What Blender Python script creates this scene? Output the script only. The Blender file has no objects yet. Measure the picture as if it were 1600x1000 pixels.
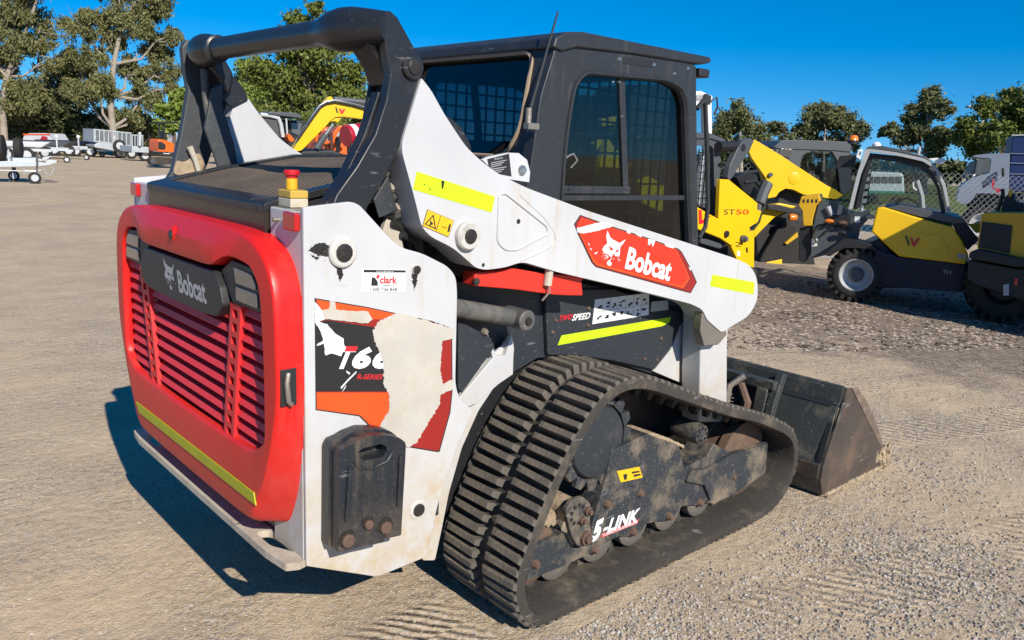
import bpy, bmesh, math, random
import numpy as np
from mathutils import Vector, Matrix, geometry, noise

random.seed(7)
scene = bpy.context.scene
COL = scene.collection
PI = math.pi
rad = math.radians

# ------------------------------------------------------------------ camera
FPX = 1248.9                      # focal length in pixels of the 1600 x 1000 photograph
CAM = Vector((0.0, -0.83 - 1.0735 * 1.56, 1.56))
YAW, PITCH, ROLL = 0.8305112, -0.20741843, -0.04923271
_f = Vector((math.cos(PITCH) * math.cos(YAW), math.cos(PITCH) * math.sin(YAW), math.sin(PITCH)))
_r = Vector((math.sin(YAW), -math.cos(YAW), 0))
_d = _f.cross(_r)
RIGHT = _r * math.cos(ROLL) + _d * math.sin(ROLL)
DOWN = -_r * math.sin(ROLL) + _d * math.cos(ROLL)
FWD = _f
cd = bpy.data.cameras.new('camera')
cam = bpy.data.objects.new('camera', cd)
COL.objects.link(cam)
m3 = Matrix((RIGHT, -DOWN, -FWD)).transposed()
cam.matrix_world = Matrix.Translation(CAM) @ m3.to_4x4()
cd.sensor_width = 36
cd.lens = FPX / 1600 * 36
cd.clip_start = 0.05
cd.clip_end = 3000
scene.camera = cam

# ------------------------------------------------------------------ sky, sun, exposure
LIGHT_DIR = Vector((0.135, 0.63, -0.435)).normalized()      # the way the sunlight travels
SUN_EL = math.asin(-LIGHT_DIR.z)
w = bpy.data.worlds.new('World')
scene.world = w
w.use_nodes = True
wn = w.node_tree
sky = wn.nodes.new('ShaderNodeTexSky')
sky.sky_type = 'NISHITA'
sky.sun_disc = False
sky.sun_elevation = SUN_EL
sky.sun_rotation = math.atan2(-LIGHT_DIR.x, -LIGHT_DIR.y)
sky.air_density = 1.0
sky.dust_density = 0.0
sky.ozone_density = 6.0
sky.altitude = 0
bg = wn.nodes['Background']
tcw = wn.nodes.new('ShaderNodeTexCoord')              # clear air: the haze band at the very horizon is kept thin
vm = wn.nodes.new('ShaderNodeVectorMath'); vm.operation = 'ADD'; vm.inputs[1].default_value = (0, 0, 0.085)
wn.links.new(tcw.outputs['Generated'], vm.inputs[0])
vn = wn.nodes.new('ShaderNodeVectorMath'); vn.operation = 'NORMALIZE'
wn.links.new(vm.outputs[0], vn.inputs[0]); wn.links.new(vn.outputs[0], sky.inputs['Vector'])
hs = wn.nodes.new('ShaderNodeHueSaturation')      # the deep clear blue of the photograph
hs.inputs['Saturation'].default_value = 1.42
wn.links.new(sky.outputs[0], hs.inputs['Color'])
wn.links.new(hs.outputs[0], bg.inputs[0])
bg.inputs[1].default_value = 0.102
sd = bpy.data.lights.new('sun', 'SUN')
sd.energy = 5.0
sd.angle = rad(0.5)
sd.color = (1.0, 0.93, 0.82)
sun = bpy.data.objects.new('sun', sd)
COL.objects.link(sun)
sun.location = (0, -20, 20)
sun.rotation_euler = LIGHT_DIR.to_track_quat('-Z', 'Y').to_euler()
scene.view_settings.view_transform = 'Standard'
scene.view_settings.look = 'None'
scene.view_settings.exposure = 0.36
scene.view_settings.gamma = 1.0
scene.render.engine = 'CYCLES'
scene.cycles.max_bounces = 8
scene.cycles.transparent_max_bounces = 16

# ------------------------------------------------------------------ pixel to place helpers
def ray(px, py):
    return RIGHT * ((px - 800) / FPX) + DOWN * ((py - 500) / FPX) + FWD
def on(px, py, axis, val):
    d = ray(px, py)
    return CAM + d * ((val - CAM[axis]) / d[axis])
def SX(y, pts):                       # pixels on a side plane y -> (x, z)
    out = []
    for p in pts:
        q = on(p[0], p[1], 1, y)
        out.append((q.x, q.z))
    return out
def SY(x, pts):                       # pixels on a rear plane x -> (y, z)
    out = []
    for p in pts:
        q = on(p[0], p[1], 0, x)
        out.append((q.y, q.z))
    return out
def ground(px, py, z=0.0):
    return on(px, py, 2, z)
def depth(px, py, dist):              # point at a known horizontal distance
    d = ray(px, py)
    return CAM + d * (dist / math.hypot(d.x, d.y))

# ------------------------------------------------------------------ materials
MATS = {}
def nodes_of(name):
    m = bpy.data.materials.new(name)
    m.use_nodes = True
    nt = m.node_tree
    return m, nt, nt.nodes['Principled BSDF']
def N(nt, t, **kw):
    n = nt.nodes.new(t)
    for k, v in kw.items():
        setattr(n, k, v)
    return n
def noise_fac(nt, coord, scale, lo, hi, detail=6, rough=0.6, stretch=None):
    src = coord
    if stretch:
        mp = N(nt, 'ShaderNodeMapping'); mp.inputs['Scale'].default_value = stretch
        nt.links.new(coord, mp.inputs[0]); src = mp.outputs[0]
    n = N(nt, 'ShaderNodeTexNoise'); n.inputs['Scale'].default_value = scale
    n.inputs['Detail'].default_value = detail; n.inputs['Roughness'].default_value = rough
    nt.links.new(src, n.inputs['Vector'])
    r = N(nt, 'ShaderNodeMapRange'); r.inputs['From Min'].default_value = lo; r.inputs['From Max'].default_value = hi
    nt.links.new(n.outputs['Fac'], r.inputs['Value'])
    return r.outputs[0]
def mixc(nt, fac, a, b):
    m = N(nt, 'ShaderNodeMix', data_type='RGBA')
    if isinstance(fac, (int, float)): m.inputs[0].default_value = fac
    else: nt.links.new(fac, m.inputs[0])
    for s, v in ((6, a), (7, b)):
        if isinstance(v, tuple): m.inputs[s].default_value = (*v, 1) if len(v) == 3 else v
        else: nt.links.new(v, m.inputs[s])
    return m.outputs[2]
def mathn(nt, op, a, b=None):
    m = N(nt, 'ShaderNodeMath', operation=op); m.use_clamp = op in ('MULTIPLY', 'ADD')
    for i, v in enumerate((a, b)):
        if v is None: continue
        if isinstance(v, (int, float)): m.inputs[i].default_value = v
        else: nt.links.new(v, m.inputs[i])
    return m.outputs[0]
def paint(name, col, rough=0.4, metal=0.0, dirt=(0.30, 0.24, 0.17), amount=0.25, scale=3.0,
          fine=0.15, low=None, bump=0.05, bscale=60, spec=0.5, coat=0.0, chips=None, vary=0.06, streak=0.0, scratch=0.0):
    """painted or bare surface: base colour with patchy dirt, specks, chips and a little relief;
    low = (z0, z1, amount): mud splashed on everything nearer the ground"""
    m, nt, b = nodes_of(name)
    tc = N(nt, 'ShaderNodeTexCoord'); co = tc.outputs['Object']
    c2 = tuple(max(0, min(1, v * (1 - 2.2 * vary))) for v in col)
    f0 = noise_fac(nt, co, scale * 0.7, 0.3, 0.7)
    c = mixc(nt, f0, col, c2)
    if chips:
        fc = noise_fac(nt, co, chips[1], chips[2], chips[2] + 0.03, detail=8, rough=0.7)
        c = mixc(nt, fc, c, chips[0])
    d1 = noise_fac(nt, co, scale, 0.62 - 0.25 * amount, 0.85 - 0.1 * amount, detail=9, rough=0.68)
    d1 = mathn(nt, 'MULTIPLY', d1, min(1.0, amount * 1.8))
    d2 = noise_fac(nt, co, scale * 22, 0.60, 0.72, detail=3)
    d2 = mathn(nt, 'MULTIPLY', d2, fine)
    f = mathn(nt, 'ADD', d1, d2)
    if low:
        ge = N(nt, 'ShaderNodeNewGeometry'); sx = N(nt, 'ShaderNodeSeparateXYZ')
        nt.links.new(ge.outputs['Position'], sx.inputs[0])
        mr = N(nt, 'ShaderNodeMapRange'); mr.inputs['From Min'].default_value = low[1]; mr.inputs['From Max'].default_value = low[0]
        nt.links.new(sx.outputs[2], mr.inputs['Value'])
        nz = noise_fac(nt, co, 9, 0.34, 0.66, detail=10, rough=0.72)
        lo = mathn(nt, 'MULTIPLY', mr.outputs[0], nz)
        lo = mathn(nt, 'MULTIPLY', lo, low[2])
        f = mathn(nt, 'ADD', f, lo)
    if streak:                                   # runs of dirt washed down by rain
        s1 = noise_fac(nt, co, 26, 0.52, 0.74, detail=5, rough=0.6, stretch=(1, 1, 0.07))
        s2 = noise_fac(nt, co, 3.5, 0.42, 0.62, detail=4)
        f = mathn(nt, 'ADD', f, mathn(nt, 'MULTIPLY', mathn(nt, 'MULTIPLY', s1, s2), streak))
    c = mixc(nt, f, c, dirt)
    if scratch:                                  # fine scuffs
        k1_ = noise_fac(nt, co, 40, 0.66, 0.70, detail=2, stretch=(0.22, 0.22, 1.6))
        k2_ = noise_fac(nt, co, 5, 0.52, 0.60, detail=3)
        c = mixc(nt, mathn(nt, 'MULTIPLY', mathn(nt, 'MULTIPLY', k1_, k2_), scratch), c, tuple(min(1, v * .5 + .16) for v in col))
    nt.links.new(c, b.inputs['Base Color'])
    rr = N(nt, 'ShaderNodeMapRange'); rr.inputs['To Min'].default_value = rough; rr.inputs['To Max'].default_value = min(1, rough + 0.45)
    nt.links.new(f, rr.inputs['Value']); nt.links.new(rr.outputs[0], b.inputs['Roughness'])
    b.inputs['Metallic'].default_value = metal
    b.inputs['Specular IOR Level'].default_value = spec
    if coat: b.inputs['Coat Weight'].default_value = coat; b.inputs['Coat Roughness'].default_value = 0.12
    if bump:
        nb = N(nt, 'ShaderNodeTexNoise'); nb.inputs['Scale'].default_value = bscale; nb.inputs['Detail'].default_value = 5
        nt.links.new(co, nb.inputs['Vector'])
        bm_ = N(nt, 'ShaderNodeBump'); bm_.inputs['Strength'].default_value = bump; bm_.inputs['Distance'].default_value = 0.01
        nt.links.new(nb.outputs['Fac'], bm_.inputs['Height']); nt.links.new(bm_.outputs[0], b.inputs['Normal'])
    MATS[name] = m
    return m
def flat(name, col, rough=0.5, metal=0.0, spec=0.5, coat=0.0):
    m, nt, b = nodes_of(name)
    tc = N(nt, 'ShaderNodeTexCoord')
    f = noise_fac(nt, tc.outputs['Object'], 9, 0.35, 0.7)
    c = mixc(nt, f, col, tuple(v * 0.86 for v in col))
    nt.links.new(c, b.inputs['Base Color'])
    b.inputs['Roughness'].default_value = rough; b.inputs['Metallic'].default_value = metal
    b.inputs['Specular IOR Level'].default_value = spec
    if coat: b.inputs['Coat Weight'].default_value = coat
    MATS[name] = m
    return m
def glass(name, tint=(0.35, 0.40, 0.40), refl=1.0, rough=0.02):
    m = bpy.data.materials.new(name); m.use_nodes = True; nt = m.node_tree
    nt.nodes.remove(nt.nodes['Principled BSDF'])
    out = nt.nodes['Material Output']
    t = N(nt, 'ShaderNodeBsdfTransparent'); t.inputs[0].default_value = (*tint, 1)
    g = N(nt, 'ShaderNodeBsdfGlossy'); g.inputs['Roughness'].default_value = rough; g.inputs[0].default_value = (refl, refl, refl, 1)
    fr = N(nt, 'ShaderNodeFresnel'); fr.inputs[0].default_value = 1.5
    mx = N(nt, 'ShaderNodeMixShader')
    ge = N(nt, 'ShaderNodeNewGeometry')                 # only the outer skin of a pane mirrors
    inv = mathn(nt, 'SUBTRACT', 1.0, ge.outputs['Backfacing'])
    nt.links.new(mathn(nt, 'MULTIPLY', fr.outputs[0], inv), mx.inputs[0]); nt.links.new(t.outputs[0], mx.inputs[1]); nt.links.new(g.outputs[0], mx.inputs[2])
    nt.links.new(mx.outputs[0], out.inputs[0])
    MATS[name] = m
    return m

MUD = (0.34, 0.26, 0.17)
paint('white', (0.535, 0.54, 0.55), 0.38, streak=0.55, scratch=0.7, dirt=(0.42, 0.31, 0.155), amount=0.07, scale=3.4, fine=0.09, low=(0.30, 0.90, 1.0), bump=0.03, chips=((0.16, 0.14, 0.12), 55, 0.715))
paint('white_dirty', (0.50, 0.45, 0.365), 0.6, streak=0.3, scratch=0.8, dirt=(0.24, 0.175, 0.11), amount=0.55, scale=8, fine=0.3, bump=0.1, chips=((0.10, 0.085, 0.07), 20, 0.66))
paint('red', (0.66, 0.014, 0.012), 0.38, streak=0.22, scratch=0.6, dirt=(0.42, 0.16, 0.12), amount=0.10, scale=2.6, fine=0.05, low=(0.45, 0.85, 0.45), bump=0.04, spec=0.35)
paint('red_bar', (0.72, 0.035, 0.02), 0.42, dirt=(0.25, 0.15, 0.1), amount=0.16, scale=8, fine=0.15)
paint('louver_red', (0.70, 0.03, 0.035), 0.5, dirt=(0.33, 0.12, 0.10), amount=0.2, scale=5, fine=0.15)
paint('black_paint', (0.017, 0.018, 0.021), 0.36, scratch=0.6, dirt=(0.16, 0.135, 0.105), amount=0.14, scale=3.2, fine=0.16, bump=0.06, chips=((0.16, 0.15, 0.13), 26, 0.68))
paint('cab_black', (0.026, 0.028, 0.032), 0.46, streak=0.22, scratch=0.6, dirt=(0.19, 0.18, 0.16), amount=0.12, scale=2.4, fine=0.10, bump=0.05)
paint('panel_black', (0.026, 0.031, 0.038), 0.5, scratch=0.8, dirt=(0.21, 0.19, 0.15), amount=0.2, scale=2.8, fine=0.22, bump=0.06, chips=((0.2, 0.19, 0.17), 30, 0.70))
paint('hood_face', (0.030, 0.023, 0.018), 0.22, dirt=(0.09, 0.07, 0.045), amount=0.3, scale=3.0, fine=0.1)
paint('frame_mud', (0.030, 0.036, 0.043), 0.5, scratch=0.9, dirt=(0.30, 0.23, 0.15), amount=0.58, scale=6.0, fine=0.6, bump=0.15, chips=((0.17, 0.08, 0.045), 22, 0.68))
paint('mud', (0.38, 0.295, 0.20), 0.95, dirt=(0.22, 0.16, 0.1), amount=0.5, scale=14, fine=0.4, bump=0.8, bscale=40, spec=0.1)
paint('far_white', (0.50, 0.51, 0.52), 0.5, dirt=(0.25, 0.25, 0.25), amount=0.3, scale=2)
paint('rust', (0.115, 0.068, 0.046), 0.75, dirt=(0.20, 0.14, 0.09), amount=0.5, scale=9, fine=0.3, bump=0.3)
paint('steel_dirty', (0.30, 0.27, 0.23), 0.5, metal=0.6, dirt=(0.28, 0.21, 0.14), amount=0.5, scale=9, fine=0.3, bump=0.2)
paint('pin_dark', (0.035, 0.03, 0.028), 0.4, metal=0.3, dirt=(0.22, 0.17, 0.12), amount=0.35, scale=22, fine=0.3, bump=0.3)
paint('rubber', (0.048, 0.043, 0.037), 0.8, scratch=0.7, dirt=(0.22, 0.175, 0.125), amount=0.42, scale=6, fine=0.35, bump=0.25, bscale=45, spec=0.25)
paint('rubber_lug', (0.120, 0.106, 0.090), 0.85, dirt=(0.26, 0.21, 0.155), amount=0.5, scale=7, fine=0.5, bump=0.3, bscale=50, spec=0.2)
paint('tyre', (0.028, 0.027, 0.026), 0.8, dirt=(0.14, 0.11, 0.085), amount=0.3, scale=4, fine=0.2, bump=0.2, spec=0.25)
paint('plastic_black', (0.022, 0.023, 0.025), 0.5, dirt=(0.13, 0.12, 0.10), amount=0.18, scale=5, fine=0.2)
paint('counterweight', (0.014, 0.018, 0.025), 0.42, streak=0.5, scratch=0.7, dirt=(0.19, 0.14, 0.085), amount=0.30, scale=6, fine=0.3, bump=0.15, low=(0.45, 0.62, 0.5))
paint('bucket_black', (0.040, 0.046, 0.046), 0.5, scratch=0.9, streak=0.4, dirt=(0.26, 0.22, 0.15), amount=0.34, scale=7, fine=0.5, bump=0.12, chips=((0.15, 0.09, 0.06), 18, 0.64))
paint('bucket_bare', (0.105, 0.088, 0.078), 0.42, scratch=1.0, streak=0.3, metal=0.4, dirt=(0.22, 0.135, 0.085), amount=0.55, scale=4.5, fine=0.4, bump=0.12, vary=0.18)
paint('bucket_edge', (0.34, 0.255, 0.17), 0.8, dirt=(0.24, 0.17, 0.11), amount=0.4, scale=12, fine=0.3, bump=0.4)
paint('grille_shade', (0.055, 0.006, 0.010), 0.7, dirt=(0.05, 0.02, 0.015), amount=0.3)  # dark maroon puts the shade between the louvers into the colour
paint('dusty', (0.085, 0.085, 0.080), 0.6, dirt=(0.26, 0.22, 0.17), amount=0.45, scale=9, fine=0.3, bump=0.15)
paint('bucket_bare_mud', (0.16, 0.12, 0.095), 0.6, metal=0.2, dirt=(0.36, 0.27, 0.18), amount=0.55, scale=14, fine=0.4, bump=0.3)
paint('link_grey', (0.050, 0.054, 0.058), 0.5, dirt=(0.2, 0.17, 0.13), amount=0.25, scale=7, fine=0.3, bump=0.1)
paint('pin_white', (0.55, 0.53, 0.49), 0.5, dirt=(0.16, 0.12, 0.08), amount=0.42, scale=24, fine=0.4, bump=0.15)
paint('hose', (0.02, 0.02, 0.02), 0.6, dirt=(0.16, 0.13, 0.1), amount=0.4, scale=12, fine=0.3)
paint('seal_tan', (0.34, 0.25, 0.17), 0.8, dirt=(0.12, 0.09, 0.06), amount=0.4, scale=14)
flat('tape_yellow', (0.54, 0.76, 0.010), 0.45)
flat('tape_dirty', (0.42, 0.42, 0.012), 0.55)
flat('warn_yellow', (0.80, 0.48, 0.012), 0.5)
flat('decal_red', (0.62, 0.035, 0.012), 0.35, coat=0.3)
flat('decal_orange', (0.76, 0.085, 0.012), 0.35, coat=0.3)
flat('decal_dark_red', (0.30, 0.016, 0.012), 0.35, coat=0.3)
flat('decal_black', (0.018, 0.018, 0.020), 0.35, coat=0.3)
flat('decal_white', (0.80, 0.80, 0.79), 0.45)
flat('decal_grey', (0.42, 0.42, 0.42), 0.5)
flat('ink', (0.02, 0.02, 0.022), 0.5)
flat('ink_red', (0.66, 0.02, 0.025), 0.5)
paint('adhesive', (0.50, 0.470, 0.415), 0.8, streak=0.5, dirt=(0.45, 0.355, 0.245), amount=0.42, scale=16, fine=0.35, bump=0.1, spec=0.2)
flat('lens_red', (0.50, 0.008, 0.012), 0.15, coat=0.8)
flat('estop_yellow', (0.72, 0.40, 0.015), 0.45)
paint('estop_box', (0.55, 0.50, 0.38), 0.6, dirt=(0.2, 0.15, 0.09), amount=0.4, scale=30, fine=0.4)
paint('estop_lid', (0.55, 0.36, 0.06), 0.55, dirt=(0.13, 0.09, 0.05), amount=0.42, scale=26, fine=0.4)
flat('estop_red', (0.55, 0.012, 0.02), 0.45)
flat('lamp_lens', (0.10, 0.10, 0.10), 0.15, coat=1.0)
paint('chrome', (0.62, 0.62, 0.60), 0.28, metal=0.9, dirt=(0.3, 0.25, 0.18), amount=0.15, scale=10)
paint('galv', (0.50, 0.54, 0.57), 0.5, metal=0.4, dirt=(0.4, 0.42, 0.43), amount=0.4, scale=6, fine=0.1)
glass('cab_glass', (0.50, 0.585, 0.575))
glass('cab_glass_dark', (0.36, 0.41, 0.46))
glass('clear_glass', (0.72, 0.76, 0.76))

# ------------------------------------------------------------------ mesh building
def smooth_mesh(me, ang):
    me.shade_smooth()
    me.set_sharp_from_angle(angle=rad(ang))
class MB:
    """collects shapes; build() links them as ONE mesh object"""
    def __init__(s): s.v = []; s.f = []
    def add(s, v, f, M=None):
        o = len(s.v)
        if M is not None: v = [M @ Vector(p) for p in v]
        s.v += [tuple(p) for p in v]; s.f += [tuple(i + o for i in q) for q in f]
        return s
    def prism(s, poly, axis, a, b, holes=(), M=None):
        """poly in the two other axes (order x,y,z without axis), extruded a..b"""
        def put(p, t):
            if axis == 'y': return (p[0], t, p[1])
            if axis == 'x': return (t, p[0], p[1])
            return (p[0], p[1], t)
        loops = [list(poly)] + [list(h) for h in holes]
        v, f = [], []
        idx = []
        for L in loops:
            idx.append((len(v), len(L)))
            v += [put(p, a) for p in L]
        n = len(v)
        for L in loops: v += [put(p, b) for p in L]
        for st, ln in idx:
            for i in range(ln):
                j = (i + 1) % ln
                f.append((st + i, st + j, n + st + j, n + st + i))
        if holes:
            tris = geometry.tessellate_polygon([[Vector((p[0], p[1], 0)) for p in L] for L in loops])
            for t in tris: f.append(tuple(t)); f.append(tuple(n + k for k in reversed(t)))
        else:
            f.append(tuple(range(n))); f.append(tuple(reversed(range(n, 2 * n))))
        return s.add(v, f, M)
    def box(s, x0, x1, y0, y1, z0, z1, M=None):
        return s.prism([(x0, y0), (x1, y0), (x1, y1), (x0, y1)], 'z', z0, z1, M=M)
    def cyl(s, p, q, r, seg=16, r2=None, caps=True):
        return s.lathe(p, q, [(0, r), (1, r if r2 is None else r2)], seg, caps)
    def lathe(s, p, q, prof, seg=20, caps=True):
        """prof: (t along p->q, radius)"""
        p, q = Vector(p), Vector(q); d = (q - p)
        u = d.normalized().orthogonal().normalized(); w_ = d.normalized().cross(u)
        v, f = [], []
        for t, r in prof:
            for k in range(seg):
                a = 2 * PI * k / seg
                v.append(p + d * t + (u * math.cos(a) + w_ * math.sin(a)) * r)
        for i in range(len(prof) - 1):
            for k in range(seg):
                k2 = (k + 1) % seg
                f.append((i * seg + k, i * seg + k2, (i + 1) * seg + k2, (i + 1) * seg + k))
        if caps:
            f.append(tuple(reversed(range(seg)))); f.append(tuple(range((len(prof) - 1) * seg, len(prof) * seg)))
        return s.add(v, f)
    def tube(s, pts, r, seg=8, closed=False):
        pts = [Vector(p) for p in pts]; n = len(pts)
        rs = r if isinstance(r, (list, tuple)) else [r] * n
        v, f = [], []
        u = None
        for i, p in enumerate(pts):
            a = pts[(i - 1) % n] if (closed or i > 0) else p
            b = pts[(i + 1) % n] if (closed or i < n - 1) else p
            t = (b - a).normalized()
            if u is None: u = t.orthogonal().normalized()
            u = (u - t * u.dot(t)).normalized(); w_ = t.cross(u)
            for k in range(seg):
                g = 2 * PI * k / seg
                v.append(p + (u * math.cos(g) + w_ * math.sin(g)) * rs[i])
        m = n if closed else n - 1
        for i in range(m):
            j = (i + 1) % n
            for k in range(seg):
                k2 = (k + 1) % seg
                f.append((i * seg + k, i * seg + k2, j * seg + k2, j * seg + k))
        if not closed:
            f.append(tuple(reversed(range(seg)))); f.append(tuple(range((n - 1) * seg, n * seg)))
        return s.add(v, f)
    def mirror_y(s):
        s.v = [(x, -y, z) for x, y, z in s.v]; s.f = [tuple(reversed(q)) for q in s.f]
        return s
    def mesh(s, name, mat, smooth=35):
        me = bpy.data.meshes.new(name)
        me.from_pydata([tuple(p) for p in s.v], [], s.f)
        bm = bmesh.new(); bm.from_mesh(me)
        bmesh.ops.recalc_face_normals(bm, faces=bm.faces); bm.to_mesh(me); bm.free()
        if smooth: smooth_mesh(me, smooth)
        me.materials.append(MATS[mat])
        return me
    def build(s, name, mat, parent=None, bevel=0, seg=2, smooth=35, label=None):
        o = bpy.data.objects.new(name, s.mesh(name, mat, smooth))
        COL.objects.link(o)
        if parent is not None: attach(o, parent)
        if bevel:
            b = o.modifiers.new('bevel', 'BEVEL'); b.width = bevel; b.segments = seg; b.limit_method = 'ANGLE'; b.angle_limit = rad(35)
            b.harden_normals = True
        if label: o['label'] = label
        return o
INV = {}
def attach(o, parent):
    o.parent = parent
    if parent.name in INV: o.matrix_parent_inverse = INV[parent.name]
def thing(name, label, cat, loc=(0, 0, 0), rz=0.0, group=None, world_coords=False):
    e = bpy.data.objects.new(name, None); COL.objects.link(e)
    e.empty_display_size = 0.2
    e.location = loc; e.rotation_euler = (0, 0, rz)
    e['label'] = label; e['category'] = cat
    if group: e['group'] = group
    if world_coords: INV[e.name] = Matrix.Translation(-Vector(loc))
    return e
def tag(o, label=None, cat=None, group=None, kind=None):
    if label: o['label'] = label
    if cat: o['category'] = cat
    if group: o['group'] = group
    if kind: o['kind'] = kind
    return o
def copy_tree(o, parent=None):
    c = o.copy(); COL.objects.link(c)
    if parent is not None:
        c.parent = parent; c.matrix_parent_inverse = o.matrix_parent_inverse.copy()
    for ch in list(o.children): copy_tree(ch, c)
    return c
def rounded(poly, r, seg=4):
    """round the corners of a polygon; r a number or one per corner"""
    n = len(poly); out = []
    for i in range(n):
        p = Vector(poly[i]); a = Vector(poly[i - 1]); b = Vector(poly[(i + 1) % n])
        ri = r[i] if isinstance(r, (list, tuple)) else r
        la, lb = (a - p).length, (b - p).length
        k = min(ri, la * 0.45, lb * 0.45)
        if k < 1e-5: out.append(tuple(p)); continue
        s0 = p + (a - p) / la * k; s1 = p + (b - p) / lb * k
        for j in range(seg + 1):
            t = j / seg
            q = s0 * (1 - t) ** 2 + p * 2 * t * (1 - t) + s1 * t * t
            out.append(tuple(q))
    return out
def circle(cx, cy, r, n=16, a0=0):
    return [(cx + r * math.cos(a0 + 2 * PI * k / n), cy + r * math.sin(a0 + 2 * PI * k / n)) for k in range(n)]
def text_shape(body, shear=0.0, bold=0.0, res=3):
    cu = bpy.data.curves.new('t', 'FONT'); cu.body = body; cu.shear = shear; cu.offset = bold; cu.resolution_u = res
    ob = bpy.data.objects.new('t', cu); COL.objects.link(ob)
    dg = bpy.context.evaluated_depsgraph_get(); dg.update()
    me = bpy.data.meshes.new_from_object(ob.evaluated_get(dg))
    v = [tuple(p.co) for p in me.vertices]; f = [tuple(q.vertices) for q in me.polygons]
    bpy.data.objects.remove(ob); bpy.data.meshes.remove(me); bpy.data.curves.remove(cu)
    return v, f
def letter(body, p0, p1, p2, mat, parent, shear=0.0, bold=0.0, name='lettering', n=None, lift=0.0008):
    """fit the text's box: p0 bottom left, p1 bottom right, p2 top left (3D points)"""
    v, f = text_shape(body, shear, bold)
    xs = [p[0] for p in v]; ys = [p[1] for p in v]
    x0, x1, y0, y1 = min(xs), max(xs), min(ys), max(ys)
    p0, p1, p2 = Vector(p0), Vector(p1), Vector(p2)
    u = p1 - p0; q = p2 - p0; nn = u.cross(q).normalized() * lift
    vv = [p0 + u * ((a - x0) / (x1 - x0)) + q * ((b - y0) / (y1 - y0)) + nn for a, b, _ in v]
    mb = MB().add(vv, f)
    return mb.build(name, mat, parent, smooth=0)
# ================================================================== the yard ground
def ground_lines(lo, hi, fine, far):
    c = list(np.arange(lo, hi, fine)); st = fine; x = c[-1]
    right = []
    while x < far: st *= 1.22; x += st; right.append(x)
    st = fine; x = c[0]; left = []
    while x > -far: st *= 1.22; x -= st; left.append(x)
    return np.array(left[::-1] + c + right)
gx = ground_lines(-1.0, 13.0, 0.035, 700); gy = ground_lines(-3.2, 9.0, 0.035, 700)
XX, YY = np.meshgrid(gx, gy, indexing='ij')
rngn = np.random.default_rng(4)
def vnoise(x, y, s, seed):
    r = np.random.default_rng(seed); t = r.random((64, 64))
    u, v = x / s, y / s; i, j = np.floor(u).astype(int), np.floor(v).astype(int); fu, fv = u - i, v - j
    fu = fu * fu * (3 - 2 * fu); fv = fv * fv * (3 - 2 * fv)
    g = lambda a, b: t[a % 64, b % 64]
    return (g(i, j) * (1 - fu) + g(i + 1, j) * fu) * (1 - fv) + (g(i, j + 1) * (1 - fu) + g(i + 1, j + 1) * fu) * fv
ZZ = 0.030 * (vnoise(XX, YY, 1.7, 1) - .5) + 0.018 * (vnoise(XX, YY, .55, 2) - .5) + 0.006 * (vnoise(XX, YY, .16, 3) - .5) + 0.003 * (vnoise(XX, YY, .07, 5) - .5)
near = np.exp(-((np.clip(np.maximum(1.55 - XX, XX - 3.3), 0, 9)) ** 2 + (np.clip(np.maximum(-.88 - YY, YY - .9), 0, 9)) ** 2) / .12)
ZZ = ZZ * (1 - near) - 0.004 - .004 * near
far_ = np.clip((np.hypot(XX - 4, YY - 2) - 9) / 12, 0, 1)
ZZ = ZZ * (1 - .7 * far_)
# prints of rubber tracks pressed into the dirt: (start, end, half width)
PRINTS = []
for (a, b, hw) in PRINTS:
    ax, ay = a; dx, dy = b[0] - ax, b[1] - ay; L = math.hypot(dx, dy); dx /= L; dy /= L
    s = (XX - ax) * dx + (YY - ay) * dy; t = -(XX - ax) * dy + (YY - ay) * dx
    m = np.clip((hw - np.abs(t)) / .03, 0, 1) * np.clip(s / .2, 0, 1) * np.clip((L - s) / .3, 0, 1) * np.clip(vnoise(XX, YY, .45, 9) * 2.4 - .5, 0, 1)
    ZZ += m * (.008 * np.sign(np.sin(2 * PI * s / .105)) * .8 - .004)
nx, ny = XX.shape
me = bpy.data.meshes.new('ground')
co = np.stack([XX, YY, ZZ], -1).reshape(-1, 3).astype(np.float32)
ii = np.arange((nx - 1) * (ny - 1)); i_, j_ = ii // (ny - 1), ii % (ny - 1)
q = np.stack([i_ * ny + j_, (i_ + 1) * ny + j_, (i_ + 1) * ny + j_ + 1, i_ * ny + j_ + 1], -1)
me.vertices.add(len(co)); me.vertices.foreach_set('co', co.ravel())
me.loops.add(q.size); me.loops.foreach_set('vertex_index', q.ravel().astype(np.int32))
me.polygons.add(len(q)); me.polygons.foreach_set('loop_start', (np.arange(len(q)) * 4).astype(np.int32))
me.polygons.foreach_set('use_smooth', np.ones(len(q), bool))
me.update(calc_edges=True)
m, nt, b = nodes_of('gravel')
tc = N(nt, 'ShaderNodeTexCoord'); co_ = tc.outputs['Object']
sep = N(nt, 'ShaderNodeSeparateXYZ'); nt.links.new(co_, sep.inputs[0])
big = noise_fac(nt, co_, 0.55, .38, .62, detail=7, rough=.62)
med = noise_fac(nt, co_, 2.6, .40, .62, detail=8, rough=.65)
base = mixc(nt, big, (0.525, 0.400, 0.262), (0.440, 0.342, 0.232))
base = mixc(nt, med, base, (0.560, 0.435, 0.290))
fine = noise_fac(nt, co_, 60, .40, .66, detail=4)
gp0 = noise_fac(nt, co_, 0.8, .30, .70, detail=7, rough=.66)
base = mixc(nt, mathn(nt, 'MULTIPLY', fine, mathn(nt, 'ADD', mathn(nt, 'MULTIPLY', gp0, .42), .10)), base, (0.20, 0.160, 0.120))
fine2 = noise_fac(nt, co_, 150, .45, .62, detail=2)
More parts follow.
